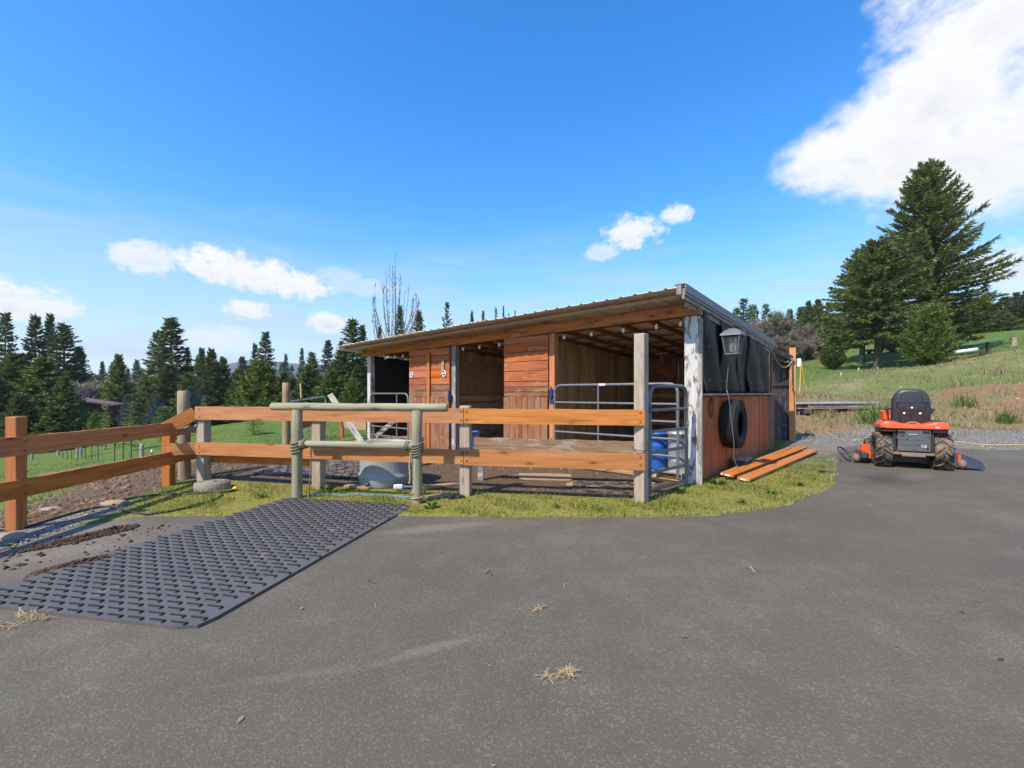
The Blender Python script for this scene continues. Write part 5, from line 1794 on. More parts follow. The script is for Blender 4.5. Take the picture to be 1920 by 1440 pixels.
for (wx, wy, wn, wr, wl) in [(0.55, 5.55, 14, 0.08, 'small weed in the grass strip below the middle fence post'), (1.05, 5.42, 12, 0.07, 'small weed at the asphalt edge left of the tall post'), (2.9, 5.75, 16, 0.09, 'small weed in the grass right of the tall post'), (4.35, 6.85, 18, 0.10, 'small weed by the near ends of the loose boards'), (5.4, 7.95, 18, 0.10, 'small weed where the grass meets the gravel'), (-3.9, 5.55, 14, 0.09, 'small weed inside the hose loop')]:
    weed(wx, wy, wn, wr, wl)
weed(-0.98, 5.52, 26, 0.13, 'leafy green weed at the asphalt edge right of the hitching rail')
weed(-2.62, 6.42, 14, 0.15, 'dark leafy weed between the left hitching post and the fence post')
weed(-3.35, 6.05, 18, 0.10, 'low weed on the grass left of the hitching rail')
weed(2.35, 6.35, 26, 0.14, 'leafy weed under the narrow bow gate')
weed(3.15, 6.95, 30, 0.16, 'leafy weed at the foot of the corner post')
weed(3.6, 6.3, 20, 0.12, 'low weed in the grass near the stacked boards')

# ------------------------------------------------------------------ boards, block and cans by the shed
for k, (p, q, z, w, label) in enumerate([((3.62, 7.12), (6.98, 10.55), 0.045, 0.19, 'orange board lying nearest the drive beside the shed'), ((3.44, 7.26), (6.95, 10.85), 0.085, 0.17, 'orange board lying in the middle of the three beside the shed'),
                                         ((3.46, 7.50), (6.55, 10.75), 0.06, 0.09, 'narrow orange board lying closest to the shed wall')]):
    t = thing('loose_board', label, 'board', (0, 0, 0))
    za, zb = tz(*p) + z, tz(*q) + z + 0.02
    plank('board', (p[0], p[1], za), (q[0], q[1], zb), w, 0.042, 'lumber', t, up=(-0.71, 0.70, 0.08))
    d = Vector((q[0] - p[0], q[1] - p[1], zb - za)).normalized()
    MB().box((0, 0, 0), (0.004, 0.024, w * 0.45), M=frame(Vector((p[0], p[1], za)) - d * 0.004, Vector((p[0], p[1], za)), (-0.71, 0.70, 0.08)), ch=0.001).build('end_tag', 'white_paint', t)
t = barn_thing('mounting_block', 'dark wooden block against the side wall below the tyre', 'block', 0.24, 1.95, floor_z(0.24, 1.95))
MB().box((0, 0, 0.09), (0.24, 0.42, 0.18), ch=0.012).build('block', 'dark_weathered', t)
MB().box((0, 0, 0.195), (0.26, 0.44, 0.03), ch=0.006).build('cap', 'grey_wood', t)
m = MB().ball((0, 0, 0), 0.09, 12, 8, (1, 0.8, 0.7))
o = m.build('rock', 'stone'); o.location = barn_pt(0.34, 1.25, 0.06)
tag(o, 'grey rock on the ground at the foot of the side wall', 'rock')
for k, (px, py, r, sq, label) in enumerate([(215, 946, 0.17, (1, .7, .22), 'flat tan stone by the hose under the left fence'), (95, 953, 0.13, (1, .6, .2), 'flat pale stone in the dirt below the left fence'), (14, 1010, 0.15, (1.1, .8, .22), 'flat mossy slab at the left edge by the fence post')]):
    q = ground_path([(px, py)], 0.01)[0]
    o = MB().ball((0, 0, 0), r, 9, 5, sq).build('flat_stone', 'broken_board' if k == 0 else 'stone')
    o.location = q
    tag(o, label, 'stone')


def drum(name, label, cat, x, y, r, h, mat, lid=None, rings=True):
    t = barn_thing(name, label, cat, x, y, floor_z(x, y) + 0.01)
    pr = [(0.0, 0.0), (r * 0.92, 0.0), (r * 0.94, 0.02)]
    if rings:
        for f in (0.32, 0.64):
            pr += [(r * 0.96, h * f - 0.015), (r * 1.0, h * f), (r * 0.96, h * f + 0.015)]
    pr += [(r * 0.97, h * 0.93), (r * 1.05, h * 0.94), (r * 1.05, h), (r * 0.97, h), (r * 0.93, h * 0.9), (r * 0.9, 0.03), (0, 0.03)]
    MB().lathe(pr, 32).build('body', mat, t)
    return t


t = drum('feed_drum', 'blue plastic feed drum inside the right stall', 'drum', -0.93, 0.95, 0.20, 0.66, 'blue_plastic')
MB().lathe([(0.0, 0.668), (0.2, 0.668), (0.214, 0.662), (0.214, 0.64)], 32).build('lid', 'blue_plastic', t)
t = drum('metal_can', 'galvanised metal can next to the blue drum behind the narrow gate', 'can', -0.42, 0.62, 0.19, 0.72, 'tin_can')
MB().lathe([(0.0, 0.77), (0.12, 0.76), (0.205, 0.735), (0.21, 0.70)], 32).tube([(-0.05, 0, 0.765), (-0.04, 0, 0.80), (0.04, 0, 0.80), (0.05, 0, 0.765)], 0.006, 6).build('lid', 'tin_can', t)
t = drum('bucket', 'blue bucket on the floor of the middle stall', 'bucket', -5.22, 0.45, 0.14, 0.42, 'blue_plastic', rings=False)
MB().tube([(0.14 * math.cos(a), 0.0, 0.42 - 0.12 * math.sin(a)) for a in [math.pi * k / 10 for k in range(11)]], 0.004, 5).build('handle', 'wire', t)
t = barn_thing('pallet', 'low wooden pallet under the metal can in the right stall', 'pallet', -0.30, 0.25, 0.03)
for k in range(4):
    plank('slat', (-0.35, -0.12 + 0.11 * k, 0.085), (0.15, -0.12 + 0.11 * k, 0.085), 0.08, 0.02, 'grey_wood', t, up=(0, 1, 0))
for x in (-0.32, 0.12):
    plank('runner', (x, -0.16, 0.035), (x, 0.25, 0.035), 0.07, 0.035, 'grey_wood', t)

# ------------------------------------------------------------------ lean-to behind the shed: dark panel, post and ropes
def make_leanto():
    t = thing('dark_fence_panel', 'dark weathered plank panel under a lean-to roof edge behind the shed', 'fence panel', (0, 0, 0))
    a, b = Vector((6.92, 12.55, 0)), Vector((7.82, 12.85, 0))
    d = (b - a).normalized()
    u = (d.x, d.y, 0)
    for k in range(6):
        p = a + d * (0.158 * k + 0.08)
        plank('plank', (p.x, p.y, 0.02), (p.x, p.y, 2.42 - 0.03 * k), 0.152, 0.022, 'dark_weathered', t, up=u)
    n = Vector((d.y, -d.x, 0)) * 0.03
    for z in (1.66, 0.52):
        p, q = a + n, b + n
        plank('cross_rail', (p.x, p.y, z), (q.x, q.y, z), 0.09, 0.035, 'dark_weathered', t)
    n2 = Vector((d.y, -d.x, 0)) * 0.35
    p, q = a + n2 - d * 0.15, b + n2 * 0.4
    plank('roof_edge', (p.x, p.y, 2.62), (q.x, q.y, 2.36), 0.15, 0.05, 'dark_weathered', t)
    m = MB()
    e = -Vector((d.y, -d.x, 0)) * 1.6
    P = [p + Vector((0, 0, 2.70)), q + Vector((0, 0, 2.44)), q + e + Vector((0, 0, 2.30)), p + e + Vector((0, 0, 2.56))]
    m.add(P + [v - Vector((0, 0, 0.03)) for v in P], [(0, 1, 2, 3), (7, 6, 5, 4), (0, 4, 5, 1), (1, 5, 6, 2), (2, 6, 7, 3), (3, 7, 4, 0)])
    m.build('roof_sheet', 'dark_metal', t)
    sq_post(t, 6.85, 12.7, 0, 2.6, 0.1, 0.3, 'grey_wood')


make_leanto()
o = sq_post(None, 7.86, 12.75, 0.0, 2.68, 0.16, R(-32), 'new_post', name='timber_post')
tag(o, 'bright new square timber post at the end of the dark panel', 'post')
t = thing('tan_rope', 'tan rope looped between the shed eave and the new post', 'rope', (0, 0, 0))
pa, pb = barn_pt(0.14, 5.0, 2.42), Vector((7.78, 12.62, 2.34))
P = []
for k in range(17):
    f = k / 16
    p = pa.lerp(pb, f); p.z -= 0.30 * 4 * f * (1 - f)
    P.append(p)
MB().tube(P, 0.014, 6).build('rope', 'rope_tan', t)
MB().tube(spline([(7.78, 12.62, 2.34), (7.74, 12.60, 1.9), (7.75, 12.6, 1.6), (7.86, 12.58, 1.45), (7.98, 12.6, 1.44)], 6), 0.013, 6).build('rope', 'rope_tan', t)
MB().box((7.76, 12.60, 2.36), (0.10, 0.06, 0.05)).build('cleat', 'galvanised', t)
t = thing('yellow_rope', 'yellow rope hanging from the new post and trailing across the gravel', 'rope', (0, 0, 0))
MB().box((8.02, 12.72, 2.26), (0.10, 0.08, 0.24), ch=0.02).build('insulator', 'white_paint', t)
MB().tube(spline([(8.05, 12.70, 2.36), (8.02, 12.66, 1.8), (7.98, 12.64, 1.45), (7.95, 12.64, 1.38)], 6), 0.012, 6).build('rope', 'rope_yellow', t)
yp = [(8.06, 12.70, 2.36), (8.14, 12.72, 1.95), (8.30, 12.80, 1.35), (8.52, 12.95, 0.80), (8.85, 13.1, 0.42)]
for (px, py, Y) in [(1580, 806, 13.2), (1612, 815, 13.3), (1640, 819, 13.2), (1700, 826, 12.7), (1790, 829, 12.5), (1850, 836, 12.0), (1960, 840, 11.9)]:
    p = at(px, py, Y); yp.append((p.x, p.y, max(tz(p.x, p.y), 0.0) + 0.02))
MB().tube(spline(yp, 8), 0.009, 6).build('rope', 'rope_yellow', t)

# ------------------------------------------------------------------ things left of the shed
log('pole_post', (-6.05, 12.2, -0.3), (-6.05, 12.2, 1.69), 0.10, 'brown_pole', seed=12)
tag(bpy.data.objects['pole_post'], 'round brown post standing alone behind the hitching rail', 'post')
gate('field_gate', 'galvanised field gate beyond the front fence, left of the shed', (-6.42, 12.75, -0.05), (-6.35, 15.5, 0.10), [1.20, 0.95, 0.7, 0.45, 0.2], uprights=(0.5,), mat='galvanised', hinge=False, r=0.022)
t = thing('rail_fence', 'short brown rail fence running back from the lone round post', 'fence', (0, 0, 0))
plank('rail', (-5.95, 12.35, 0.50), (-5.55, 14.6, 0.72), 0.24, 0.04, 'stained_wood', t)
sq_post(t, -5.5, 14.7, -0.3, 0.85, 0.12, 0.1, 'lumber')
plank('rail', (-5.45, 14.6, 0.42), (-4.35, 13.6, 0.44), 0.26, 0.04, 'broken_board', t)
sq_post(t, -4.22, 13.5, -0.3, 1.32, 0.10, 0.5, 'stained_wood')
t = thing('leaning_board', 'pale weathered board leaning against the left end of the shed', 'board', (0, 0, 0))
plank('board', (-3.98, 12.05, 0.12), (-5.02, 12.55, 1.38), 0.15, 0.035, 'grey_wood', t, up=(1, 0.3, 0.5))
t = thing('marker_stake', 'thin dark stake with a pale yellow tip beyond the fence', 'stake', at(565, 800, 13.5))
MB().tube([(0, 0, -0.6), (0, 0, 0.85)], 0.022, 6).build('rod', 'dark_metal', t)
MB().tube([(0, 0, 0.85), (-0.02, 0, 1.28)], 0.030, 8).build('tip', 'straw', t)

# ------------------------------------------------------------------ ride-on mower
def make_mower():
    t = thing('riding_mower', 'orange ride-on mower with a black high-back seat, seen from behind on the asphalt', 'mower', (7.54, 8.62, 0.0), R(-29.5))
    Ry = Matrix.Rotation(R(90), 4, 'Y')

    def ag_tyre(x, r, w, y=0.0, lugs=13):
        h = w / 2
        prof = [(r * 0.50, -h * 0.8), (r * 0.62, -h * 0.98), (r * 0.80, -h), (r * 0.90, -h * 0.92), (r * 0.945, -h * 0.75), (r * 0.955, -h * 0.3), (r * 0.96, 0), (r * 0.955, h * 0.3), (r * 0.945, h * 0.75), (r * 0.90, h * 0.92), (r * 0.80, h), (r * 0.62, h * 0.98), (r * 0.50, h * 0.8)]
        Mw = Matrix.Translation((x, y, r)) @ Ry
        wheel = MB().lathe(prof, 48, M=Mw).build('tyre', 'muddy_tyre', t)
        m = MB()
        for k in range(lugs * 2):
            a = 2 * math.pi * (k / 2) / lugs
            sgn = 1 if k % 2 else -1
            for (f0, f1, e0, e1) in ((0.02, 0.50, 0.0, 0.20), (0.50, 0.96, 0.20, 0.36)):
                z0, z1 = sgn * f0 * h, sgn * f1 * h
                a0_, a1_ = a + e0, a + e1
                rr0 = r * (0.995 if f0 < .4 else 0.985); rr1 = r * (0.985 if f1 < .6 else 0.92)
                p0 = Vector((rr0 * math.cos(a0_), rr0 * math.sin(a0_), z0)); p1 = Vector((rr1 * math.cos(a1_), rr1 * math.sin(a1_), z1))
                m.box((0, 0, 0), ((p1 - p0).length + 0.01, 0.026, 0.036), M=Mw @ frame(p0, p1, (p0 + p1)), ch=0.005)
        tr = m.build('lugs', 'muddy_tyre', t, sub=wheel)
        MB().lathe([(0.0, -h * 0.45), (r * 0.2, -h * 0.45), (r * 0.48, -h * 0.55), (r * 0.52, -h * 0.8), (r * 0.52, h * 0.8), (r * 0.48, h * 0.55), (r * 0.2, h * 0.45), (0, h * 0.45)], 32, M=Mw).build('rim', 'grey_plate', t, sub=wheel)
    ag_tyre(-0.425, 0.335, 0.265)
    ag_tyre(0.425, 0.335, 0.265)
    ag_tyre(-0.42, 0.21, 0.18, 1.25, 10)
    ag_tyre(0.42, 0.21, 0.18, 1.25, 10)

    # seat: lofted rounded sections
    m = MB()
    secs = [(0.80, 0.262, 0.060, 0.02), (0.86, 0.285, 0.085, 0.0), (1.0, 0.292, 0.092, -0.01), (1.15, 0.292, 0.092, -0.025), (1.28, 0.280, 0.088, -0.035), (1.38, 0.250, 0.082, -0.045), (1.44, 0.205, 0.075, -0.05), (1.475, 0.150, 0.060, -0.05), (1.49, 0.08, 0.035, -0.05), (1.492, 0.0, 0.0, -0.05)]
    N = 28
    vs, fs = [], []
    for (z, a, b_, y) in secs:
        for k in range(N):
            an = 2 * math.pi * k / N
            cx, sx = math.cos(an), math.sin(an)
            vs.append((a * math.copysign(abs(cx) ** 0.55, cx), y + b_ * math.copysign(abs(sx) ** 0.7, sx), z))
    for i in range(len(secs) - 1):
        for k in range(N):
            fs.append((i * N + k, i * N + (k + 1) % N, (i + 1) * N + (k + 1) % N, (i + 1) * N + k))
    m.add(vs, fs, True)
    seat = m.build('seat_back', 'seat_vinyl', t)
    Mx = Matrix.Rotation(R(90), 4, 'X')
    # raised panel seams on the back of the seat
    s = MB()
    for pth in ([(-0.155, -0.124, 1.25), (-0.150, -0.128, 1.38), (-0.128, -0.126, 1.425), (0.128, -0.126, 1.425), (0.150, -0.128, 1.38), (0.155, -0.124, 1.25)], [(-0.205, -0.108, 1.26), (-0.215, -0.098, 1.38)], [(0.205, -0.108, 1.26), (0.215, -0.098, 1.38)]):
        s.tube(arc_path(pth, 0.02, 3), 0.006, 6)
    s.build('seam', 'seat_vinyl', t, sub=seat)
    rec = [(-0.225, 1.245), (0.225, 1.245), (0.135, 0.80), (-0.135, 0.80)]
    MB().prism(rec, 0.104, 0.112, M=Mx).build('back_recess', 'maroon_plastic', t, sub=seat)
    fr = MB()
    fr.tube([(-0.225, -0.118, 1.245), (0.225, -0.118, 1.245)], 0.011, 8)
    fr.tube([(-0.225, -0.116, 1.245), (-0.135, -0.116, 0.81)], 0.010, 8)
    fr.tube([(0.225, -0.116, 1.245), (0.135, -0.116, 0.81)], 0.010, 8)
    fr.tube([(0, -0.115, 1.23), (0, -0.115, 0.95)], 0.016, 8)
    fr.tube([(-0.11, -0.115, 1.16), (-0.11, -0.115, 1.03)], 0.016, 8)
    fr.tube([(0.11, -0.115, 1.16), (0.11, -0.115, 1.03)], 0.016, 8)
    fr.build('recess_frame', 'black_plastic', t, sub=seat)
    for (x, z) in ((0.0, 1.135), (-0.112, 1.03), (0.118, 1.03)):
        MB().lathe([(0.0, 0.012), (0.016, 0.010), (0.020, 0.0)], 14, M=Matrix.Translation((x, -0.128, z)) @ Mx).build('bolt_cap', 'white_paint', t, sub=seat)
    MB().box((0, 0.26, 0.83), (0.52, 0.50, 0.14), ch=0.05).build('seat_cushion', 'seat_vinyl', t)
    MB().tube([(-0.10, -0.16, 0.83), (-0.05, -0.17, 0.865), (0.03, -0.17, 0.87), (0.10, -0.16, 0.84), (0.12, -0.15, 0.81)], 0.007, 6).build('cable', 'straw', t)
    for x in (-0.24, 0.24):
        MB().lathe([(0.03, 0.0), (0.03, 0.02), (0.026, 0.025), (0.03, 0.03), (0.03, 0.05), (0.026, 0.055), (0.0, 0.055)], 12, M=Matrix.Translation((x * 0.82, -0.17, 0.80))).build('seat_spring', 'rust', t)
    MB().box((0.315, 0.10, 1.10), (0.06, 0.30, 0.045), ch=0.015).box((0.30, -0.02, 1.08), (0.05, 0.05, 0.09), ch=0.01).build('arm_rest', 'black_plastic', t)
    MB().box((-0.315, 0.10, 1.10), (0.06, 0.30, 0.045), ch=0.015).build('arm_rest', 'black_plastic', t)
    # orange fender across the back: raised over the wheels, lower in the middle
    prof = [(x * 0.79, z) for x, z in [(-0.62, 0.795), (-0.585, 0.86), (-0.50, 0.885), (-0.36, 0.88), (-0.25, 0.845), (-0.14, 0.832), (0.14, 0.832), (0.25, 0.845), (0.36, 0.88), (0.50, 0.885), (0.585, 0.86), (0.62, 0.795)]]
    low = [(x, 0.755 if abs(x) < 0.4 else 0.765) for x, z in prof]
    ysec = [(-0.31, -0.012), (-0.295, 0.0), (-0.05, 0.012), (0.30, 0.0), (0.42, -0.05)]
    m = MB()
    vs, fs = [], []
    n = len(prof)
    for (y, dz) in ysec:
        for (x, z) in prof: vs.append((x * (0.985 if y < -0.3 else 1), y, z + dz))
    for j in range(len(ysec) - 1):
        for k in range(n - 1):
            fs.append((j * n + k, j * n + k + 1, (j + 1) * n + k + 1, (j + 1) * n + k))
    b0 = len(vs)
    for (x, z) in low: vs.append((x * 0.985, -0.305, z))
    for k in range(n - 1):
        fs.append((b0 + k, b0 + k + 1, k + 1, k))
    b1 = len(vs)
    for sx in (0, n - 1):
        pass
    m.add(vs, fs, True)
    m.box((-0.484, 0.05, 0.775), (0.012, 0.70, 0.05)).box((0.484, 0.05, 0.775), (0.012, 0.70, 0.05))
    m.build('fender', 'orange_paint', t)
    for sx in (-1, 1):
        MB().box((sx * 0.36, -0.10, 0.715), (0.23, 0.34, 0.08), ch=0.02).build('fender_shade_box', 'maroon_plastic', t)  # dark maroon box paints in the shade under the orange fender
        MB().box((sx * 0.345, -0.08, 0.898), (0.16, 0.22, 0.018), ch=0.006).build('grip_pad', 'black_plastic', t)
    m = MB().box((0.30, -0.31, 0.785), (0.020, 0.004, 0.022)).box((0.33, -0.31, 0.785), (0.020, 0.004, 0.022))
    m.build('decal', 'white_paint', t)
    # rear plate with slots, badge and the figure 72
    pl = MB().box((0, -0.26, 0.535), (0.47, 0.03, 0.40), ch=0.008).box((0, -0.279, 0.455), (0.44, 0.006, 0.004)).box((-0.02, -0.279, 0.545), (0.42, 0.006, 0.004)).build('rear_plate', 'grey_plate', t)
    sl = MB()
    for (x, z, w, h) in ((-0.17, 0.62, 0.06, 0.022), (-0.10, 0.55, 0.03, 0.03), (0.0, 0.50, 0.022, 0.018), (0.20, 0.60, 0.03, 0.02), (0.19, 0.39, 0.028, 0.036), (0.0, 0.365, 0.02, 0.02), (-0.18, 0.68, 0.10, 0.05), (0.17, 0.69, 0.10, 0.045)):
        sl.box((x, -0.2765, z), (w, 0.006, h), ch=0.002)
    sl.build('slots', 'black_paint', t, sub=pl)
    MB().box((-0.02, -0.278, 0.665), (0.13, 0.008, 0.045), ch=0.004).build('badge', 'green_badge', t, sub=pl)
    MB().box((-0.02, -0.2835, 0.650), (0.125, 0.004, 0.008), ch=0.001).build('badge_line', 'white_paint', t, sub=pl)

    def strokes(m, ox, oz, s, segs):
        for (x0, z0, x1, z1) in segs:
            p, q = Vector((ox + x0 * s, -0.2772, oz + z0 * s)), Vector((ox + x1 * s, -0.2772, oz + z1 * s))
            m.box((0, 0, 0), ((q - p).length + 0.16 * s, 0.004, 0.17 * s), M=frame(p, q), ch=0.0005)
    dg = MB()
    strokes(dg, 0.095, 0.415, 0.042, [(0, 1, 0.7, 1), (0.7, 1, 0.3, 0)])
    strokes(dg, 0.140, 0.415, 0.042, [(0, 1, 0.7, 1), (0.7, 1, 0.7, 0.5), (0.7, 0.5, 0, 0.5), (0, 0.5, 0, 0), (0, 0, 0.7, 0)])
    dg.build('number', 'white_paint', t, sub=pl)
    # frame, axle, hitch
    MB().box((0, -0.02, 0.335), (0.66, 0.16, 0.10)).box((0, 0.5, 0.40), (0.40, 1.5, 0.10)).build('chassis', 'grey_plate', t)
    MB().box((0, -0.20, 0.285), (0.60, 0.12, 0.05), ch=0.012).box((0.0, -0.24, 0.255), (0.34, 0.06, 0.05), ch=0.02).build('hitch_plate', 'mud_metal', t)
    for x in (-0.27, 0.27):
        MB().box((x, -0.08, 0.52), (0.05, 0.30, 0.42), ch=0.01).build('side_frame', 'black_plastic', t)
    MB().box((0, 0.35, 0.68), (0.84, 0.75, 0.10), ch=0.03).build('floor_pan', 'black_plastic', t)
    # bonnet and steering wheel in front
    m = MB()
    secs = [(0.62, 0.27, 0.55, 1.02), (0.85, 0.28, 0.52, 1.06), (1.25, 0.27, 0.50, 1.00), (1.55, 0.24, 0.48, 0.90), (1.66, 0.19, 0.50, 0.80)]
    vs, fs = [], []
    for (y, a, z0, z1) in secs:
        for (fx, fz) in ((-1, 0), (-1, 0.6), (-0.82, 0.92), (-0.4, 1.0), (0.4, 1.0), (0.82, 0.92), (1, 0.6), (1, 0)):
            vs.append((a * fx, y, z0 + (z1 - z0) * fz))
    for i in range(len(secs) - 1):
        for k in range(7):
            fs.append((i * 8 + k + 1, i * 8 + k, (i + 1) * 8 + k, (i + 1) * 8 + k + 1))
    fs += [tuple(range(8)), tuple(reversed(range(32, 40)))]
    m.add(vs, fs, True)
    m.build('bonnet', 'orange_paint', t)
    MB().box((-0.33, 0.32, 0.97), (0.10, 0.34, 0.20), ch=0.04).build('side_console', 'orange_paint', t)
    wheel = [(0.17 * math.cos(a), 0.50 + 0.10 * math.sin(a), 1.14 + 0.13 * math.sin(a)) for a in [2 * math.pi * k / 24 for k in range(25)]]
    MB().tube(wheel, 0.016, 8, cap=False).tube([(0, 0.50, 1.14), (0, 0.66, 0.98)], 0.025, 8).tube([(-0.16, 0.50, 1.14), (0.16, 0.50, 1.14)], 0.012, 6).build('steering_wheel', 'black_plastic', t)
    MB().tube([(-0.48, 0.30, 0.86), (-0.55, 0.22, 1.02), (-0.57, 0.20, 1.06)], [0.009, 0.008, 0.014], 7).build('lever', 'black_plastic', t)
    # cutting deck with rollers, discharge chute
    m = MB().prism([(-0.66, 0.25), (-0.72, 0.45), (-0.70, 0.85), (-0.40, 1.02), (0.40, 1.02), (0.70, 0.85), (0.72, 0.45), (0.66, 0.25), (0.2, 0.18), (-0.2, 0.18)], 0.10, 0.25)
    m.box((-0.64, 0.36, 0.30), (0.12, 0.12, 0.14), ch=0.01).box((0.66, 0.36, 0.29), (0.08, 0.08, 0.12), ch=0.01)
    m.build('mower_deck', 'orange_paint', t)
    MB().box((0, 0.14, 0.18), (0.62, 0.05, 0.20), ch=0.01).build('deck_shade_panel', 'dark_metal', t)  # dark box added to stand in for shade across the deck's middle
    MB().box((-0.67, 0.20, 0.17), (0.14, 0.20, 0.14), ch=0.03).build('deck_bracket', 'dark_metal', t)
    for x, mat in ((-0.79, 'mud_metal'), (0.755, 'mud_metal')):
        m = MB().ball((x, 0.12 if x > 0 else 0.22, 0.105), 0.085, 14, 10, (0.8, 1, 1))
        m.build('deck_roller', mat, t)
        MB().box((x * 0.965, 0.18 if x > 0 else 0.28, 0.19), (0.05, 0.10, 0.16), ch=0.01).build('roller_bracket', 'orange_paint' if x > 0 else 'dark_metal', t)
    ring = [(-0.98 + 0.07 * math.cos(a) - 0.09 * math.sin(a), 0.30 + 0.16 * math.cos(a), 0.17 + 0.13 * math.sin(a)) for a in [2 * math.pi * k / 24 for k in range(25)]]
    MB().tube(ring, 0.016, 7, cap=False).tube([ring[0], ring[12]], 0.008, 6).tube([(-0.98, 0.30, 0.17), (-0.72, 0.35, 0.26)], 0.014, 6).build('trim_guard', 'dark_metal', t)
    vs, fs = [], []
    for i in range(9):
        f = i / 8
        for k in range(5):
            g = k / 4
            vs.append((0.66 + 0.40 * f, 0.10 + 0.56 * g * (1 - 0.2 * f), 0.05 + (0.26 - 0.15 * f ** 1.6) * (1 - (2 * g - 1) ** 4)))
    for i in range(8):
        for k in range(4):
            fs.append((i * 5 + k, (i + 1) * 5 + k, (i + 1) * 5 + k + 1, i * 5 + k + 1))
    n = len(vs)
    vs += [(x, y, z - 0.010) for (x, y, z) in vs]
    fs += [tuple(n + i for i in reversed(f)) for f in fs]
    MB().add(vs, fs, True).build('discharge_chute', 'chute_plastic', t)


make_mower()

# ------------------------------------------------------------------ lumber and small things on the right
def make_pile():
    p = at(1500, 775, 17.6); q = at(1652, 777, 18.4)
    d = (q - p); L = d.length
    z0 = tz((p.x + q.x) / 2, (p.y + q.y) / 2)
    t = thing('lumber_pile', 'low stack of grey boards topped with pale metal sheets behind the new post', 'lumber pile', (p.x, p.y, z0 - 0.02), math.atan2(d.y, d.x))
    for k in range(4):
        MB().box((0.3 + (L - 0.6) * k / 3, 0.3, 0.07), (0.22, 0.9, 0.16)).build('bearer', 'dark_weathered', t)
    rnd = random.Random(4)
    for lay in range(3):
        for k in range(4):
            a = rnd.uniform(-0.15, 0.5)
            plank('board', (a, 0.06 + 0.2 * k, 0.185 + 0.06 * lay), (L - rnd.uniform(0, 0.7), 0.06 + 0.2 * k, 0.185 + 0.06 * lay), 0.18, 0.045, 'grey_wood' if lay else 'broken_board', t, up=(0, 1, 0))
    for k in range(2):
        MB().box((L * 0.25 + L * 0.46 * k, 0.34, 0.385 + 0.012 * k), (L * 0.52, 0.85, 0.05), ch=0.01).build('metal_sheet', 'aluminium', t)
    MB().tube([(L * 0.48, -0.09, 0.12), (L * 0.48, -0.10, 0.42), (L * 0.48, 0.76, 0.43)], 0.008, 5).build('strap', 'pale_cord', t)


make_pile()


def place(px, Y, dz=0.0):
    X = (px - CPX) / FPX * Y
    return Vector((X, Y, tz(X, Y) + dz))


def make_bench():
    c = place(1853, 28)
    t = thing('green_table', 'tilted green plank table top on a single dark leg on the hillside', 'table', c, R(8))
    plank('top', (-1.45, 0, 0.60), (1.40, 0.3, 1.05), 0.7, 0.08, 'green_paint', t, up=(0, 1, 0))
    MB().box((0.15, 0.1, 0.38), (0.16, 0.16, 0.85), ch=0.01, M=Matrix.Rotation(-0.12, 4, 'Y')).build('leg', 'bark', t)
    p = place(1806, 30)
    log('pale_pipe', (p.x - 1.3, p.y, p.z + 0.28), (p.x + 1.3, p.y + 0.4, p.z + 0.62), 0.13, 'white_paint', seed=3)
    tag(bpy.data.objects['pale_pipe'], 'white pipe lying on the hillside left of the green table', 'pipe')


make_bench()


def far_shed():
    c = place(1515, 58)
    z = at(1515, 671, 58).z
    t = thing('field_shed', 'small dark open shed far off at the foot of the trees', 'shed', (c.x, c.y, c.z - 0.1), R(-20))
    h = at(1515, 662, 58).z - c.z
    h = max(h, 1.6)
    for (x, y) in ((-2.2, 0), (0.3, 0), (2.2, 0), (-2.2, 2.4), (2.2, 2.4)):
        MB().box((x, y, h / 2), (0.16, 0.16, h)).build('post', 'dark_weathered', t)
    MB().box((0, 2.45, h / 2), (4.4, 0.06, h)).build('back_wall', 'dark_weathered', t)
    MB().box((1.3, 0.02, h * 0.35), (1.8, 0.05, h * 0.7)).build('front_boards', 'wall_brown', t)
    MB().box((0, 1.1, h + 0.08), (5.4, 3.6, 0.14), M=Matrix.Rotation(-0.06, 4, 'X')).build('roof', 'dark_metal', t)


far_shed()


def far_tractor():
    c = place(1668, 52)
    t = thing('red_tractor', 'small red tractor parked far off between the tree trunks', 'tractor', (c.x, c.y, c.z), R(15))
    MB().box((0.9, 0, 0.85), (1.5, 0.6, 0.55), ch=0.12).build('bonnet', 'red_paint', t)
    MB().box((-0.4, 0, 0.75), (1.2, 0.9, 0.35), ch=0.08).build('body', 'red_paint', t)
    MB().box((-0.6, 0, 1.1), (0.4, 0.5, 0.45), ch=0.08).build('seat', 'black_plastic', t)
    for (x, y, r) in ((-0.6, -0.65, 0.55), (-0.6, 0.65, 0.55), (1.3, -0.5, 0.35), (1.3, 0.5, 0.35)):
        MB().lathe([(0.0, -0.1), (r * 0.5, -0.13), (r * 0.9, -0.14), (r, -0.08), (r, 0.08), (r * 0.9, 0.14), (r * 0.5, 0.13), (0, 0.1)], 20, M=Matrix.Translation((x, y, r)) @ Matrix.Rotation(R(90), 4, 'X')).build('wheel', 'tyre', t)
    c = place(1637, 54)
    t = thing('red_trailer', 'low red implement lying in the grass left of the far tractor', 'implement', c, R(10))
    MB().box((0, 0, 0.35), (1.7, 0.9, 0.25), ch=0.05).box((1.2, 0, 0.3), (0.8, 0.1, 0.1)).build('bed', 'red_paint', t)
    for y in (-0.5, 0.5):
        MB().lathe([(0, -.06), (0.26, -.06), (0.26, .06), (0, .06)], 16, M=Matrix.Translation((0, y, 0.26)) @ Matrix.Rotation(R(90), 4, 'X')).build('wheel', 'tyre', t)


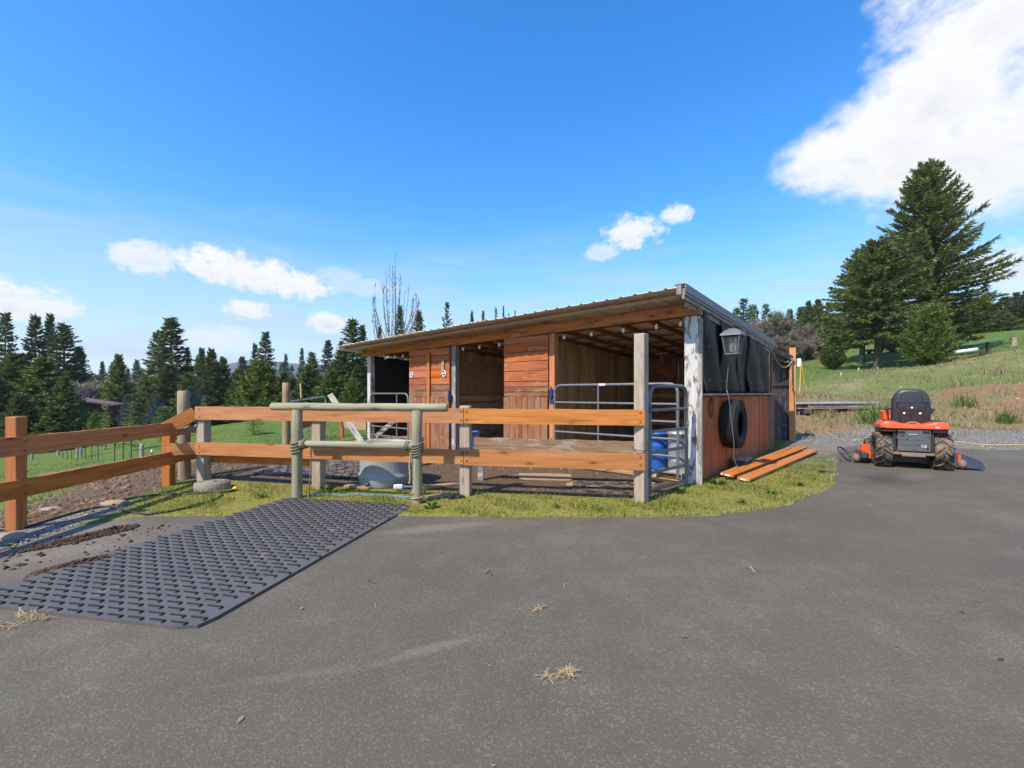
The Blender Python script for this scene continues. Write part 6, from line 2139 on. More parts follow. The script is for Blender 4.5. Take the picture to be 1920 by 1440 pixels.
far_tractor()
c = place(1900, 40)
t = thing('cable_reel', 'pale stump beside a tan stake high on the right hillside', 'post', c)
MB().box((0, 0, 0.35), (0.36, 0.3, 0.9), ch=0.04).build('stump', 'pale_post', t)
MB().box((0.35, 0.1, 0.35), (0.07, 0.07, 0.9)).build('stake', 'lumber', t)
for k, (px, py, Y, label) in enumerate([(1645, 693, 37, 'tiny white stake at the foot of the near fir trunk'), (1610, 700, 33, 'tiny white stake in the grass below the two firs'), (1577, 710, 30, 'tiny white stake lowest on the grassy slope'),
                                        (1682, 682, 40, 'tiny white stake in the shade right of the near fir trunk')]):
    c = place(px, Y)
    t = thing('survey_stake', label, 'stake', c)
    MB().tube([(0, 0, -0.1), (0, 0, 0.16)], 0.015, 6).build('rod', 'white_paint', t)
    MB().box((0.0, 0, 0.19), (0.08, 0.02, 0.07)).build('flag', 'white_paint', t)

# ------------------------------------------------------------------ pasture fence, house
t = None
wood_posts = [(60, 25, 0.95, 'wooden fence post farthest left in the pasture'), (109, 24.5, 1.0, 'wooden pasture post just left of the paired brace posts'), (145, 22, 1.1, 'left one of the paired brace posts in the pasture'), (152, 22, 1.1, 'right one of the paired brace posts in the pasture'),
              (198, 27, 1.2, 'tall wooden pasture post right of the paired brace posts'), (266, 12.6, 0.55, 'short wooden post standing nearest in the pasture behind the lower rail')]
for (px, Y, h, label) in wood_posts:
    c = place(px, Y)
    log('pasture_post', (c.x, c.y, c.z - 0.3), (c.x, c.y, c.z + h), 0.055, 'grey_wood', seed=int(px))
    o = bpy.data.objects[[x.name for x in bpy.data.objects if x.name.startswith('pasture_post')][-1]]
    tag(o, label, 'post', 'posts in the pasture')
for i, (px, Y, h, label) in enumerate([(118, 23, 0.9, 'thin steel stake second left of the brace posts'), (126, 22.5, 0.95, 'thin steel stake next left of the brace posts'), (134, 22.5, 0.9, 'thin steel stake touching the brace posts on the left'), (160, 20.5, 0.75, 'thin steel stake next right of the brace posts'),
                                       (172, 19.5, 0.7, 'thin steel stake second right of the brace posts'), (184, 18.5, 0.7, 'thin steel stake third right of the brace posts'), (215, 14.5, 0.6, 'thin steel stake leftmost of the three seen through the near rails'),
                                       (231, 13.8, 0.6, 'thin steel stake in the middle of the three seen through the near rails'), (246, 13.2, 0.85, 'tall thin steel stake rightmost of the three seen through the near rails'), (285, 12.4, 0.30, 'short white-capped stake by the brown corner post')]):
    c = place(px, Y)
    t = thing('steel_stake', label, 'stake', c, 0, 'steel stakes in the pasture')
    MB().tube([(0, 0, -0.2), (0, 0, h)], 0.014, 6).build('rod', 'dark_metal', t)
    MB().box((0, 0, h + 0.02), (0.05, 0.05, 0.07), ch=0.01).build('cap', 'white_paint' if i in (3, 4, 5, 9) else 'dark_metal', t)
for (px0, Y0, px1, Y1, n, label) in [(-30, 30, 118, 33, 5, 'black three-rail fence under the dark conifers on the left'), (118, 33, 192, 46, 4, 'far three-rail fence with pale rails going back past the brown house')]:
    a, b = place(px0, Y0), place(px1, Y1)
    t = thing('ranch_fence', label, 'fence', (0, 0, 0))
    for k in range(n + 1):
        p = a.lerp(b, k / n); p.z = tz(p.x, p.y)
        MB().box((p.x, p.y, p.z + 0.55), (0.14, 0.14, 1.3)).build('post', 'dark_weathered', t)
        if k < n:
            q = a.lerp(b, (k + 1) / n); q.z = tz(q.x, q.y)
            for z in (0.35, 0.72, 1.08):
                plank('rail', (p.x, p.y - 0.09, p.z + z), (q.x, q.y - 0.09, q.z + z), 0.14, 0.04, 'dark_weathered' if px0 < 0 else 'grey_wood', t)


def far_house():
    Y = 46.0
    c = place(174, Y)
    zb = at(174, 786, Y).z
    t = thing('brown_house', 'low brown house with a sloping roof half hidden by trees on the left', 'house', (c.x, c.y, zb), R(25))
    MB().box((0, 0, 0.65), (3.6, 3.4, 1.9)).build('wall', 'wall_brown', t)
    MB().box((-2.2, -0.6, 0.5), (1.1, 2, 1.4)).build('wall', 'cream_wall', t)
    MB().add([(-2.2, -2.1, 2.20), (2.2, -2.1, 1.35), (2.2, 2.1, 1.35), (-2.2, 2.1, 2.20), (-2.2, -2.1, 2.36), (2.2, -2.1, 1.5), (2.2, 2.1, 1.5), (-2.2, 2.1, 2.36)], [(3, 2, 1, 0), (4, 5, 6, 7), (0, 1, 5, 4), (1, 2, 6, 5), (2, 3, 7, 6), (3, 0, 4, 7)]).build('roof', 'roof_brown', t)
    for x in (-0.8, 0.6):
        w = MB().box((x, -1.73, 0.9), (0.7, 0.06, 0.6)).build('window', 'window_glass', t)
        MB().box((x, -1.76, 0.55), (0.8, 0.10, 0.06)).build('sill', 'cream_wall', t, sub=w)


far_house()

# ------------------------------------------------------------------ trees
def rhombi(O, D, L, W, flat=0.7, rng=None):
    """one slim four-cornered leaf or needle spray per row"""
    n = len(O)
    up = np.array([0, 0, 1.0])[None] * flat + rng.normal(0, 1, (n, 3)) * (1 - flat * 0.55)
    S = np.cross(D, up)
    S /= np.linalg.norm(S, axis=1)[:, None] + 1e-9
    tip = O + D * L[:, None]
    mid = O + D * (L * 0.42)[:, None]
    V = np.stack([O, mid + S * W[:, None], tip, mid - S * W[:, None]], 1)
    return V.reshape(-1, 3)


def unit(v):
    return v / (np.linalg.norm(v, axis=1)[:, None] + 1e-9)


def conifer(seed, h, r, base=0.08, whorl=0.5, per=6, spacing=0.30, twig=0.55, tw_w=0.07, k=3, droop=0.25, e_top=0.75, e_low=-0.15, power=0.85, ragged=0.3, tip_up=0.15, cap=9.0):
    """returns crown vertices (quads) and a list of limb paths"""
    rng = np.random.default_rng(seed)
    Os, Ds, Ls, Ws = [], [], [], []
    limbs = []
    z = h * base
    while z < h * 0.985:
        t = (z - h * base) / (h * (1 - base))
        prof = min((1 - t) ** power, cap)
        if t < 0.10: prof *= 0.72 + 2.8 * t
        nb = max(3, int(per * (0.65 + 0.5 * prof) + rng.random()))
        a0 = rng.uniform(0, 6.283)
        for b in range(nb):
            a = a0 + 6.283 * b / nb + rng.normal(0, 0.25)
            Lb = r * prof * (1 - ragged + 2 * ragged * rng.random() ** 1.2) + 0.04 * r
            el = e_low + (e_top - e_low) * t ** 1.3 + rng.normal(0, 0.08)
            dh = np.array([math.cos(a), math.sin(a), 0.0])
            sd = np.array([-math.sin(a), math.cos(a), 0.0])
            n = max(3, int(Lb / spacing) + 2)
            s = np.linspace(0.16 if Lb > 1 else 0.05, 1.0, n)
            zz = z + rng.uniform(-.3, .3) * whorl
            pos = dh[None] * (Lb * s * math.cos(el))[:, None] + sd[None] * (Lb * 0.06 * np.sin(s * 3 + a))[:, None]
            pos[:, 2] += zz + Lb * (s * math.sin(el) - droop * s ** 2 + tip_up * s ** 3)
            if Lb > 0.25 * r:
                limbs.append(([(0, 0, zz)] + [tuple(p) for p in pos[::2]], Lb))
            tang = dh[None] * math.cos(el) + np.array([0, 0, 1.0])[None] * (math.sin(el) - 2 * droop * s + 3 * tip_up * s ** 2)[:, None]
            tang = unit(tang)
            for q in range(k):
                for side in (-1, 1):
                    ang = side * rng.uniform(0.35, 1.15, n)
                    d = tang * np.cos(ang)[:, None] + sd[None] * np.sin(ang)[:, None]
                    d[:, 2] += rng.normal(-0.12, 0.28, n)
                    Os.append(pos + tang * (rng.uniform(-0.5, 0.5, n) * spacing)[:, None] + rng.normal(0, 0.03 * spacing / 0.3, (n, 3)))
                    Ds.append(unit(d))
                    Ls.append(twig * (0.45 + 0.75 * np.minimum(1, (1.15 - s) * Lb / (twig * 2.2) + 0.15)) * rng.uniform(0.6, 1.25, n))
                    Ws.append(tw_w * rng.uniform(0.6, 1.3, n))
            Os.append(pos[-1:]); Ds.append(tang[-1:]); Ls.append(np.array([twig * 0.8])); Ws.append(np.array([tw_w]))
        z += whorl * (0.6 + 0.7 * (1 - t)) * rng.uniform(0.8, 1.2)
    Os.append(np.array([[0, 0, h * 0.965]])); Ds.append(np.array([[0, 0, 1.0]])); Ls.append(np.array([h * 0.035 + twig * 0.5])); Ws.append(np.array([tw_w * 0.7]))
    V = rhombi(np.vstack(Os), np.vstack(Ds), np.concatenate(Ls), np.concatenate(Ws), 0.62, rng)
    return V, limbs


def trunk_mb(h, r0, limbs=None, frac=0.96, lim_r=0.012, seg=10):
    m = MB()
    n = 8
    m.tube([(0.03 * r0 * math.sin(k), 0.03 * r0 * math.cos(2 * k), -0.4 + (h * frac + 0.4) * k / n) for k in range(n + 1)], [r0 * (1.25 if k == 0 else 1 - 0.92 * k / n) + 0.008 for k in range(n + 1)], seg)
    for (p, L) in (limbs or []):
        if len(p) < 3: continue
        m.tube(p[:max(3, int(len(p) * 0.8))], [max(0.006, lim_r * L * (1 - 0.85 * i / (len(p) - 1))) for i in range(max(3, int(len(p) * 0.8)))], 4, cap=False)
    return m


TREE_LIB = {}


def tree_proto(key, mat, bark='bark', limbs=True, r0=None, **kw):
    V, lb = conifer(**kw)
    h = kw['h']
    lim = [l for i, l in enumerate(lb) if limbs and i % (1 if limbs == 'all' else 3) == 0]
    TREE_LIB[key] = (quads_mesh(key + '_crown', V), trunk_mb(h, r0 or h * 0.016, lim).mesh(key + '_trunk'), h, kw['r'], mat, bark)


def put_tree(key, name, label, px, top_py, Y, half_px, mat=None, group=None, base_py=None, rz=None, sink=0.0, cat='tree'):
    crown, trunk, h, r, m0, bark = TREE_LIB[key]
    X = (px - CPX) / FPX * Y
    zb = tz(X, Y) - sink if base_py is None else at(px, base_py, Y).z
    zt_ = at(px, top_py, Y).z
    H_ = max(zt_ - zb, 1.0)
    Rr = half_px / FPX * Y
    t = thing(name, label, cat, (X, Y, zb), rz if rz is not None else random.uniform(0, 6.28), group)
    S = Matrix.Diagonal((Rr / r, Rr / r, H_ / h, 1))
    mm = mat or m0
    for nm, me, ma in (('crown', crown, mm), ('trunk', trunk, bark)):
        o = bpy.data.objects.new(nm, me)
        COL.objects.link(o)
        if not me.materials: me.materials.append(MATS[ma])
        o.material_slots[0].link = 'OBJECT'
        o.material_slots[0].material = MATS[ma]
        o.matrix_basis = S
        o.parent = t
    return t


# prototypes: tall forest firs, dense young conifers, cypress, saplings
for i, (rg, dr, pw) in enumerate([(0.24, 0.22, 1.0), (0.30, 0.28, 0.95), (0.22, 0.18, 1.08)]):
    tree_proto('fir%d' % i, 'fir_dark', seed=40 + i, h=20.0, r=4.0, base=0.05, whorl=0.75, per=7, spacing=0.42, twig=0.95, tw_w=0.15, k=2, droop=dr, e_top=0.75, e_low=-0.10, power=pw, ragged=rg)
for i in range(2):
    tree_proto('dense%d' % i, 'fir_green', limbs=False, seed=50 + i, h=10.0, r=3.6, base=0.02, whorl=0.36, per=8, spacing=0.28, twig=0.58, tw_w=0.085, k=3, droop=0.12, e_top=0.75, e_low=0.05, power=0.98, ragged=0.26, tip_up=0.12)
tree_proto('cypress', 'cypress', limbs=False, seed=60, h=8.0, r=2.6, base=0.02, whorl=0.24, per=11, spacing=0.22, twig=0.50, tw_w=0.075, k=3, droop=-0.15, e_top=1.2, e_low=0.65, power=0.55, ragged=0.15, tip_up=0.2)
tree_proto('sapling', 'sapling_lime', seed=61, h=3.0, r=0.8, base=0.10, whorl=0.20, per=4, spacing=0.13, twig=0.26, tw_w=0.022, k=2, droop=0.35, e_top=0.6, e_low=0.2, power=0.9, ragged=0.35, r0=0.025)
tree_proto('spruce', 'spruce_blue', limbs=False, seed=62, h=3.6, r=1.2, base=0.04, whorl=0.17, per=8, spacing=0.13, twig=0.24, tw_w=0.028, k=3, droop=0.0, e_top=0.9, e_low=0.1, power=0.75, ragged=0.18, r0=0.05)
tree_proto('sparse', 'fir_dark', seed=63, h=16.0, r=2.4, base=0.08, whorl=0.75, per=5, spacing=0.40, twig=0.75, tw_w=0.11, k=2, droop=0.15, e_top=0.7, e_low=-0.15, power=0.8, ragged=0.42)

L_ = [
    # key, px, top, Y, half width, material, label
    ('fir1', 10, 586, 75, 42, 'fir_dark', 'tall dark fir at the very left edge of the tree line'),
    ('fir0', 66, 590, 78, 42, 'fir_dark', 'tall dark fir, second from the left in the tree line'),
    ('fir2', 94, 589, 80, 36, 'fir_dark', 'tall narrow fir, third from the left in the tree line'),
    ('fir1', 120, 607, 68, 60, 'fir_dark', 'broad dark fir closing the tall left group on its right'),
    ('fir0', 150, 650, 70, 36, 'fir_dark', 'low fir at the right foot of the tall left group'),
    ('dense1', 30, 666, 42, 96, 'fir_green', 'bushy green conifer in front of the leftmost tall firs'),
    ('dense0', 82, 672, 40, 84, 'fir_green', 'bushy green conifer in the middle of the left thicket'),
    ('dense1', 120, 708, 36, 52, 'fir_green', 'smaller bushy conifer at the right end of the left thicket'),
    ('dense0', -20, 690, 36, 66, 'fir_dark', 'dark bushy conifer cut by the left edge'),
    ('dense0', 40, 742, 32, 62, 'fir_dark', 'low dark conifer at the front of the left thicket'),
    ('dense1', 100, 764, 31, 54, 'fir_green', 'low spreading conifer above the black rail fence'),
    ('fir2', 192, 678, 120, 18, 'fir_far', 'far dark fir in the gap right of the tall left group'),
    ('dense1', 222, 668, 50, 46, 'fir_green', 'cone-shaped dark green tree right of the brown house'),
    ('fir1', 257, 674, 125, 20, 'fir_far', 'far fir in the gap before the big central fir'),
    ('fir0', 240, 690, 130, 14, 'fir_far', 'small far fir peeping over the cone-shaped tree'),
    ('fir1', 321, 596, 64, 68, 'fir_dark', 'large dark fir with the highest tip left of the shed'),
    ('fir0', 297, 620, 68, 46, 'fir_dark', 'fir leaning against the large dark fir from the left'),
    ('fir2', 352, 652, 66, 22, 'fir_dark', 'slim fir right of the large dark fir'),
    ('dense0', 318, 684, 56, 60, 'fir_dark', 'dark undergrowth conifer below the large dark fir'),
    ('dense1', 378, 656, 60, 36, 'fir_green', 'pointed green conifer above the corner of the fence'),
    ('dense0', 396, 655, 58, 38, 'fir_dark', 'taller twin of the pointed conifers above the fence corner'),
    ('dense1', 418, 672, 62, 38, 'fir_dark', 'right-hand pointed conifer above the front fence'),
    ('dense0', 440, 700, 60, 26, 'fir_dark', 'low dark conifer left of the bright cypress'),
    ('fir1', 498, 622, 85, 36, 'fir_dark', 'fir with a blunt top behind the bright cypress'),
    ('fir0', 478, 644, 90, 22, 'fir_far', 'shorter fir left of the blunt-topped fir'),
    ('cypress', 486, 686, 38, 58, 'cypress', 'bright yellow-green domed cypress behind the fence'),
    ('fir2', 536, 664, 140, 16, 'fir_far', 'far fir on the skyline right of the blunt-topped fir'),
    ('fir0', 566, 652, 140, 15, 'fir_far', 'far fir on the skyline in front of the blue ridge'),
    ('fir1', 615, 638, 100, 32, 'fir_far', 'far fir with a sharp tip left of the shed roof'),
    ('dense1', 580, 686, 48, 52, 'fir_green', 'mid-height green conifer behind the lone round post'),
    ('dense0', 548, 708, 50, 48, 'fir_dark', 'dark low conifer right of the bright cypress'),
    ('dense1', 622, 696, 45, 56, 'fir_green', 'green conifer behind the leaning board'),
    ('fir1', 661, 598, 60, 54, 'fir_green', 'tall fir rising at the left end of the shed roof'),
    ('fir2', 680, 610, 64, 32, 'fir_dark', 'slim fir touching the left corner of the shed roof'),
    ('dense0', 640, 650, 55, 48, 'fir_green', 'dense conifer at the foot of the tall fir by the roof'),
    ('cypress', 662, 716, 40, 34, 'fir_green', 'green rounded conifer against the left shed post'),
    ('fir2', 750, 574, 62, 32, 'fir_dark', 'fir behind the shed roof beside the bare poplar'),
    ('fir0', 786, 582, 64, 32, 'fir_dark', 'fir behind the shed roof right of the bare poplar'),
    ('dense0', 712, 614, 52, 22, 'dead_needles', 'rusty brown dying conifer left behind the shed roof'),
    ('sparse', 838, 567, 60, 19, 'fir_dark', 'lone thin fir standing above the middle of the roof'),
    ('fir0', 885, 583, 85, 14, 'fir_dark', 'small fir tip, first right of the lone thin fir'),
    ('fir1', 906, 582, 86, 14, 'fir_dark', 'small fir tip, second right of the lone thin fir'),
    ('sparse', 930, 578, 98, 9, 'fir_dark', 'small fir tip, third right of the lone thin fir'),
    ('fir2', 944, 574, 100, 9, 'fir_dark', 'small fir tip, fourth right of the lone thin fir'),
    ('fir0', 954, 586, 101, 6, 'fir_dark', 'small fir tip, fifth right of the lone thin fir'),
    ('fir1', 966, 582, 102, 7, 'fir_dark', 'small fir tip, last one above the roof line'),
    ('dense0', 352, 700, 52, 40, 'fir_green', 'green conifer filling the gap below the large dark fir on its right'),
    ('dense1', 446, 694, 56, 36, 'fir_green', 'green conifer between the pointed twins and the bright cypress'),
    ('dense1', 532, 700, 54, 42, 'fir_dark', 'dark conifer filling the gap right of the bright cypress'),
    ('dense0', 600, 706, 52, 44, 'fir_green', 'green conifer low in the gap left of the leaning board'),
    ('fir1', 585, 660, 80, 34, 'fir_dark', 'dark fir above the lone round post'),
    ('dense1', 275, 716, 58, 40, 'fir_green', 'green conifer between the cone-shaped tree and the large dark fir'),
    ('fir0', 455, 668, 95, 30, 'fir_far', 'far dark fir left of the blunt-topped fir, behind the cypress'),
    ('fir2', 640, 640, 84, 30, 'fir_dark', 'dark fir just left of the tall fir by the roof'),
    ('dense0', 668, 690, 50, 40, 'fir_dark', 'dark conifer behind the left shed post'),
    ('sparse', 1394, 560, 70, 32, 'fir_dark', 'ragged dark fir just right of the shed roof'),
]
for (key, px, top, Y, hw, mat, label) in L_:
    put_tree(key, 'conifer', label, px, top, Y, hw, mat, 'conifers of the left and rear tree line', sink=0.5)
for (key, px, top, Y, hw, label) in [('spruce', 240, 742, 30, 20, 'young blue spruce behind the brown corner post'), ('spruce', 296, 745, 29, 24, 'young blue spruce left of the thick round post'), ('spruce', 356, 728, 31, 24, 'young blue spruce right of the thick round post'),
                                     ('spruce', 378, 730, 33, 22, 'young blue spruce farthest right in the row')]:
    put_tree(key, 'blue_spruce', label, px, top, Y, hw, None, 'young blue spruces', cat='tree')
for (key, px, top, Y, hw, label) in [('sapling', 246, 750, 21, 22, 'lime-green sapling with a nodding tip'), ('sapling', 198, 757, 24, 18, 'lime-green sapling below the brown house'), ('sapling', 304, 760, 24, 26, 'bushy lime-green sapling left of the thick round post'),
                                     ('sapling', 382, 742, 24, 12, 'thin lime-green sapling behind the front fence corner'), ('sapling', 475, 792, 21, 24, 'small spreading sapling seen between the front rails')]:
    put_tree(key, 'lime_sapling', label, px, top, Y, hw, None, 'lime-green saplings in the pasture', cat='sapling')
for (key, px, top, Y, hw, label) in [('cypress', 180, 778, 34, 22, 'low yellow-green hedge bush in front of the brown house'), ('dense1', 420, 775, 33, 40, 'low dark bush behind the front fence, left'), ('dense0', 520, 780, 34, 40, 'low dark bush behind the front fence, right')]:
    put_tree(key, 'conifer_bush', label, px, top, Y, hw, 'cypress' if px == 180 else 'fir_dark', None, cat='bush')

# the two big firs and their company on the right
tree_proto('bigfir', 'fir_olive', limbs='all', seed=70, h=18.0, r=7.6, base=0.10, whorl=0.52, per=10, spacing=0.27, twig=0.56, tw_w=0.060, k=6, droop=0.16, e_top=0.85, e_low=0.02, power=0.80, ragged=0.24, tip_up=0.18, r0=0.36, cap=0.80)
tree_proto('bigfir2', 'fir_olive', limbs='all', seed=71, h=13.0, r=5.6, base=0.22, whorl=0.46, per=8, spacing=0.26, twig=0.52, tw_w=0.058, k=5, droop=0.24, e_top=0.7, e_low=0.02, power=0.70, ragged=0.28, tip_up=0.16, r0=0.40)
tree_proto('firbush', 'fir_bush', limbs='all', seed=72, h=3.6, r=1.7, base=0.05, whorl=0.17, per=9, spacing=0.11, twig=0.24, tw_w=0.026, k=4, droop=-0.08, e_top=1.1, e_low=0.10, power=0.42, ragged=0.22, tip_up=0.2, r0=0.07)
put_tree('bigfir', 'fir_tree', 'largest fir, standing against the big cloud on the right', 1738, 310, 42, 128, None, rz=2.4)
put_tree('bigfir2', 'fir_tree', 'broad fir with a thick bare trunk left of the largest fir', 1646, 452, 37.5, 98, None, rz=1.1)
put_tree('bigfir2', 'fir_tree', 'second broad fir just behind and left of the thick-trunked fir', 1617, 470, 47, 72, 'fir_green', rz=3.0)
put_tree('firbush', 'fir_bush', 'bushy young fir on the slope in front of the largest fir', 1742, 588, 30, 47, None, rz=2.0, cat='tree')
put_tree('cypress', 'fir_bush', 'small round dark tree left of the two broad firs', 1562, 636, 38, 27, 'fir_green', rz=2.0, cat='tree')
Rr_ = [
    ('dense1', 1516, 566, 96, 30, 'fir_green', 'pointed conifer behind the bare oaks, left one'), ('dense0', 1534, 562, 98, 32, 'fir_green', 'pointed conifer behind the bare oaks, right one'), ('fir0', 1500, 576, 110, 14, 'fir_dark', 'slim fir on the skyline over the bare oaks'),
    ('fir1', 1553, 566, 96, 22, 'fir_green', 'conifer at the left edge of the big firs'), ('fir2', 1484, 580, 112, 10, 'fir_dark', 'small fir tip over the bare oaks'),
    ('dense0', 1790, 580, 80, 42, 'fir_green', 'forest conifer right of the bushy young fir'), ('fir1', 1812, 566, 86, 42, 'fir_green', 'forest conifer on the right skyline, first right of the largest fir'), ('dense1', 1836, 558, 84, 44, 'fir_green', 'forest conifer on the right skyline, second right of the largest fir'),
    ('dense0', 1862, 572, 78, 30, 'fir_olive', 'yellowish conifer at the edge of the right forest'), ('fir0', 1884, 556, 88, 40, 'fir_green', 'forest conifer on the right skyline, third right of the largest fir'), ('fir2', 1906, 548, 84, 32, 'fir_dark', 'tall dark conifer near the right edge'),
    ('dense1', 1925, 545, 80, 36, 'fir_dark', 'dark conifer cut by the right edge'), ('dense0', 1820, 596, 66, 44, 'fir_green', 'lower conifer in front of the right forest'), ('dense1', 1880, 584, 64, 42, 'fir_olive', 'lower yellow-green conifer in front of the right forest edge'),
    ('dense0', 1690, 600, 92, 44, 'fir_dark', 'shadowy conifer seen between the two big firs'), ('fir1', 1590, 575, 95, 30, 'fir_dark', 'dark conifer behind the second broad fir'), ('dense1', 1765, 600, 90, 34, 'fir_dark', 'dark conifer behind the largest fir'),
]
for (key, px, top, Y, hw, mat, label) in Rr_:
    put_tree(key, 'conifer', label, px, top, Y, hw, mat, 'conifers of the right forest', sink=0.6)


# bare broadleaved trees
def bare_tree(seed, h, spread, levels=4, stems=1, up=0.5, n_twig=5, tl=0.6, tw=0.012, gravity=0.0, r0=None):
    rng = random.Random(seed)
    m = MB()
    twO, twD, twL = [], [], []

    def grow(p, d, L, r, lev):
        n = 4
        pts, rad = [p], [r]
        q = Vector(p); dd = Vector(d)
        for i in range(n):
            dd = (dd + Vector((rng.uniform(-1, 1), rng.uniform(-1, 1), rng.uniform(-1, 1))) * 0.16 + Vector((0, 0, up * 0.12 - gravity))).normalized()
            q = q + dd * (L / n)
            pts.append(Vector(q)); rad.append(r * (1 - 0.5 * (i + 1) / n))
        m.tube(pts, rad, 7 if lev == 0 else (5 if lev < 3 else 3), cap=False)
        if lev >= levels:
            for i in range(n_twig):
                f = rng.random()
                k = min(int(f * n), n - 1)
                o = pts[k].lerp(pts[k + 1], rng.random())
                e = (dd + Vector((rng.uniform(-1, 1), rng.uniform(-1, 1), rng.uniform(-1, 1))) * 0.9).normalized()
                twO.append(tuple(o)); twD.append(tuple(e)); twL.append(tl * rng.uniform(0.5, 1.3))
            return
        nb = rng.choice([2, 3, 3, 4]) if lev else rng.choice([4, 5, 5])
        for b in range(nb):
            k = rng.choice([2, 3, 3, 4]) if lev else rng.choice([2, 3, 4, 4])
            sp = Vector((rng.uniform(-1, 1), rng.uniform(-1, 1), rng.uniform(-0.35, 0.8)))
            e = (dd * (1 - spread * 0.5) + sp * spread).normalized()
            grow(pts[k], e, L * rng.uniform(0.58, 0.80), max(rad[k] * 0.62, 0.008), lev + 1)
    for s in range(stems):
        a = rng.uniform(0, 6.28)
        lean = 0.0 if stems == 1 else rng.uniform(0.05, 0.32)
        grow(Vector((0.12 * math.cos(a) * (stems > 1), 0.12 * math.sin(a) * (stems > 1), -0.2)), Vector((math.sin(lean) * math.cos(a), math.sin(lean) * math.sin(a), math.cos(lean))), h * (0.34 if stems == 1 else 0.5) * rng.uniform(0.8, 1.1), r0 or h * 0.024, 0)
    O, D, L = np.array(twO), np.array(twD), np.array(twL)
    V = rhombi(O, D, L, np.full(len(O), tw), 0.1, np.random.default_rng(seed))
    return m, V


def put_bare(name, label, key, px, top_py, Y, mat, moss=False, group=None, sink=0.3, sx=1.0, bark='pale_bark'):
    m, V, h = key
    X = (px - CPX) / FPX * Y
    zb = tz(X, Y) - sink
    s = (at(px, top_py, Y).z - zb) / h
    t = thing(name, label, 'tree', (X, Y, zb), random.uniform(0, 6.28), group)
    S = Matrix.Diagonal((s * sx, s * sx, s, 1))
    for nm, me, ma in (('trunk', m, bark), ('crown', V, mat)):
        o = bpy.data.objects.new(nm, me); COL.objects.link(o)
        if not me.materials: me.materials.append(MATS[ma])
        o.material_slots[0].link = 'OBJECT'; o.material_slots[0].material = MATS[ma]
        o.matrix_basis = S; o.parent = t
    return t


def bare_lib(seed, **kw):
    m, V = bare_tree(seed, **kw)
    hh = max(V[:, 2].max(), 1.0)
    return m.mesh('bare_trunk'), quads_mesh('bare_twigs', V), hh


OAK = [bare_lib(80 + i, h=12.0, spread=0.75, levels=4, n_twig=30, tl=1.15, tw=0.036, up=0.3) for i in range(2)]
SHRUB = bare_lib(90, h=6.0, spread=0.55, levels=3, stems=6, n_twig=44, tl=1.0, tw=0.030, up=0.7, r0=0.06)
for (px, top, Y, k, mat, label, sx) in [(1428, 588, 62, 0, 'twig_brown', 'bare brown oak, left of the three behind the shed', 0.95), (1458, 572, 60, 1, 'twig_mossy', 'bare mossy oak with the highest crown behind the shed', 1.0), (1496, 604, 58, 0, 'twig_brown', 'bare oak, right of the three behind the shed', 0.95),
                                         (1478, 634, 56, 1, 'twig_mossy', 'low bare tree in front of the oaks behind the shed', 1.3), (1408, 598, 64, 1, 'twig_brown', 'bare oak nearest the ragged dark fir behind the shed', 1.0), (1520, 600, 66, 1, 'twig_mossy', 'bare oak farthest right behind the shed', 0.9)]:
    put_bare('bare_oak', label, OAK[k], px, top, Y, mat, group='bare oaks behind the shed', sx=sx)
for (px, top, Y, label) in [(1408, 622, 60, 'bare brown thicket tree behind the shed roof end'), (1448, 626, 57, 'bare brown thicket tree in the middle below the oaks'), (1500, 636, 57, 'bare brown thicket tree right below the oaks')]:
    put_bare('bare_shrub', label, SHRUB, px, top, Y, 'twig_brown', sx=1.3)
put_bare('bare_shrub', 'small bare pinkish tree by the far field shed', SHRUB, 1530, 632, 62, 'twig_pink')
put_bare('bare_shrub', 'rounded tan bare tree behind the brown house', SHRUB, 182, 706, 66, 'twig_tan', sx=1.25)
put_bare('bare_shrub', 'pinkish bare tree behind the cone-shaped conifer', SHRUB, 262, 702, 90, 'twig_pink', sx=1.1)
put_bare('bare_shrub', 'pinkish bare tree behind the conifers right of the cypress', SHRUB, 590, 690, 95, 'twig_pink', sx=1.3)
put_bare('bare_shrub', 'grey bare tree at the right end of the left thicket', SHRUB, 152, 712, 50, 'twig_grey', sx=0.8)


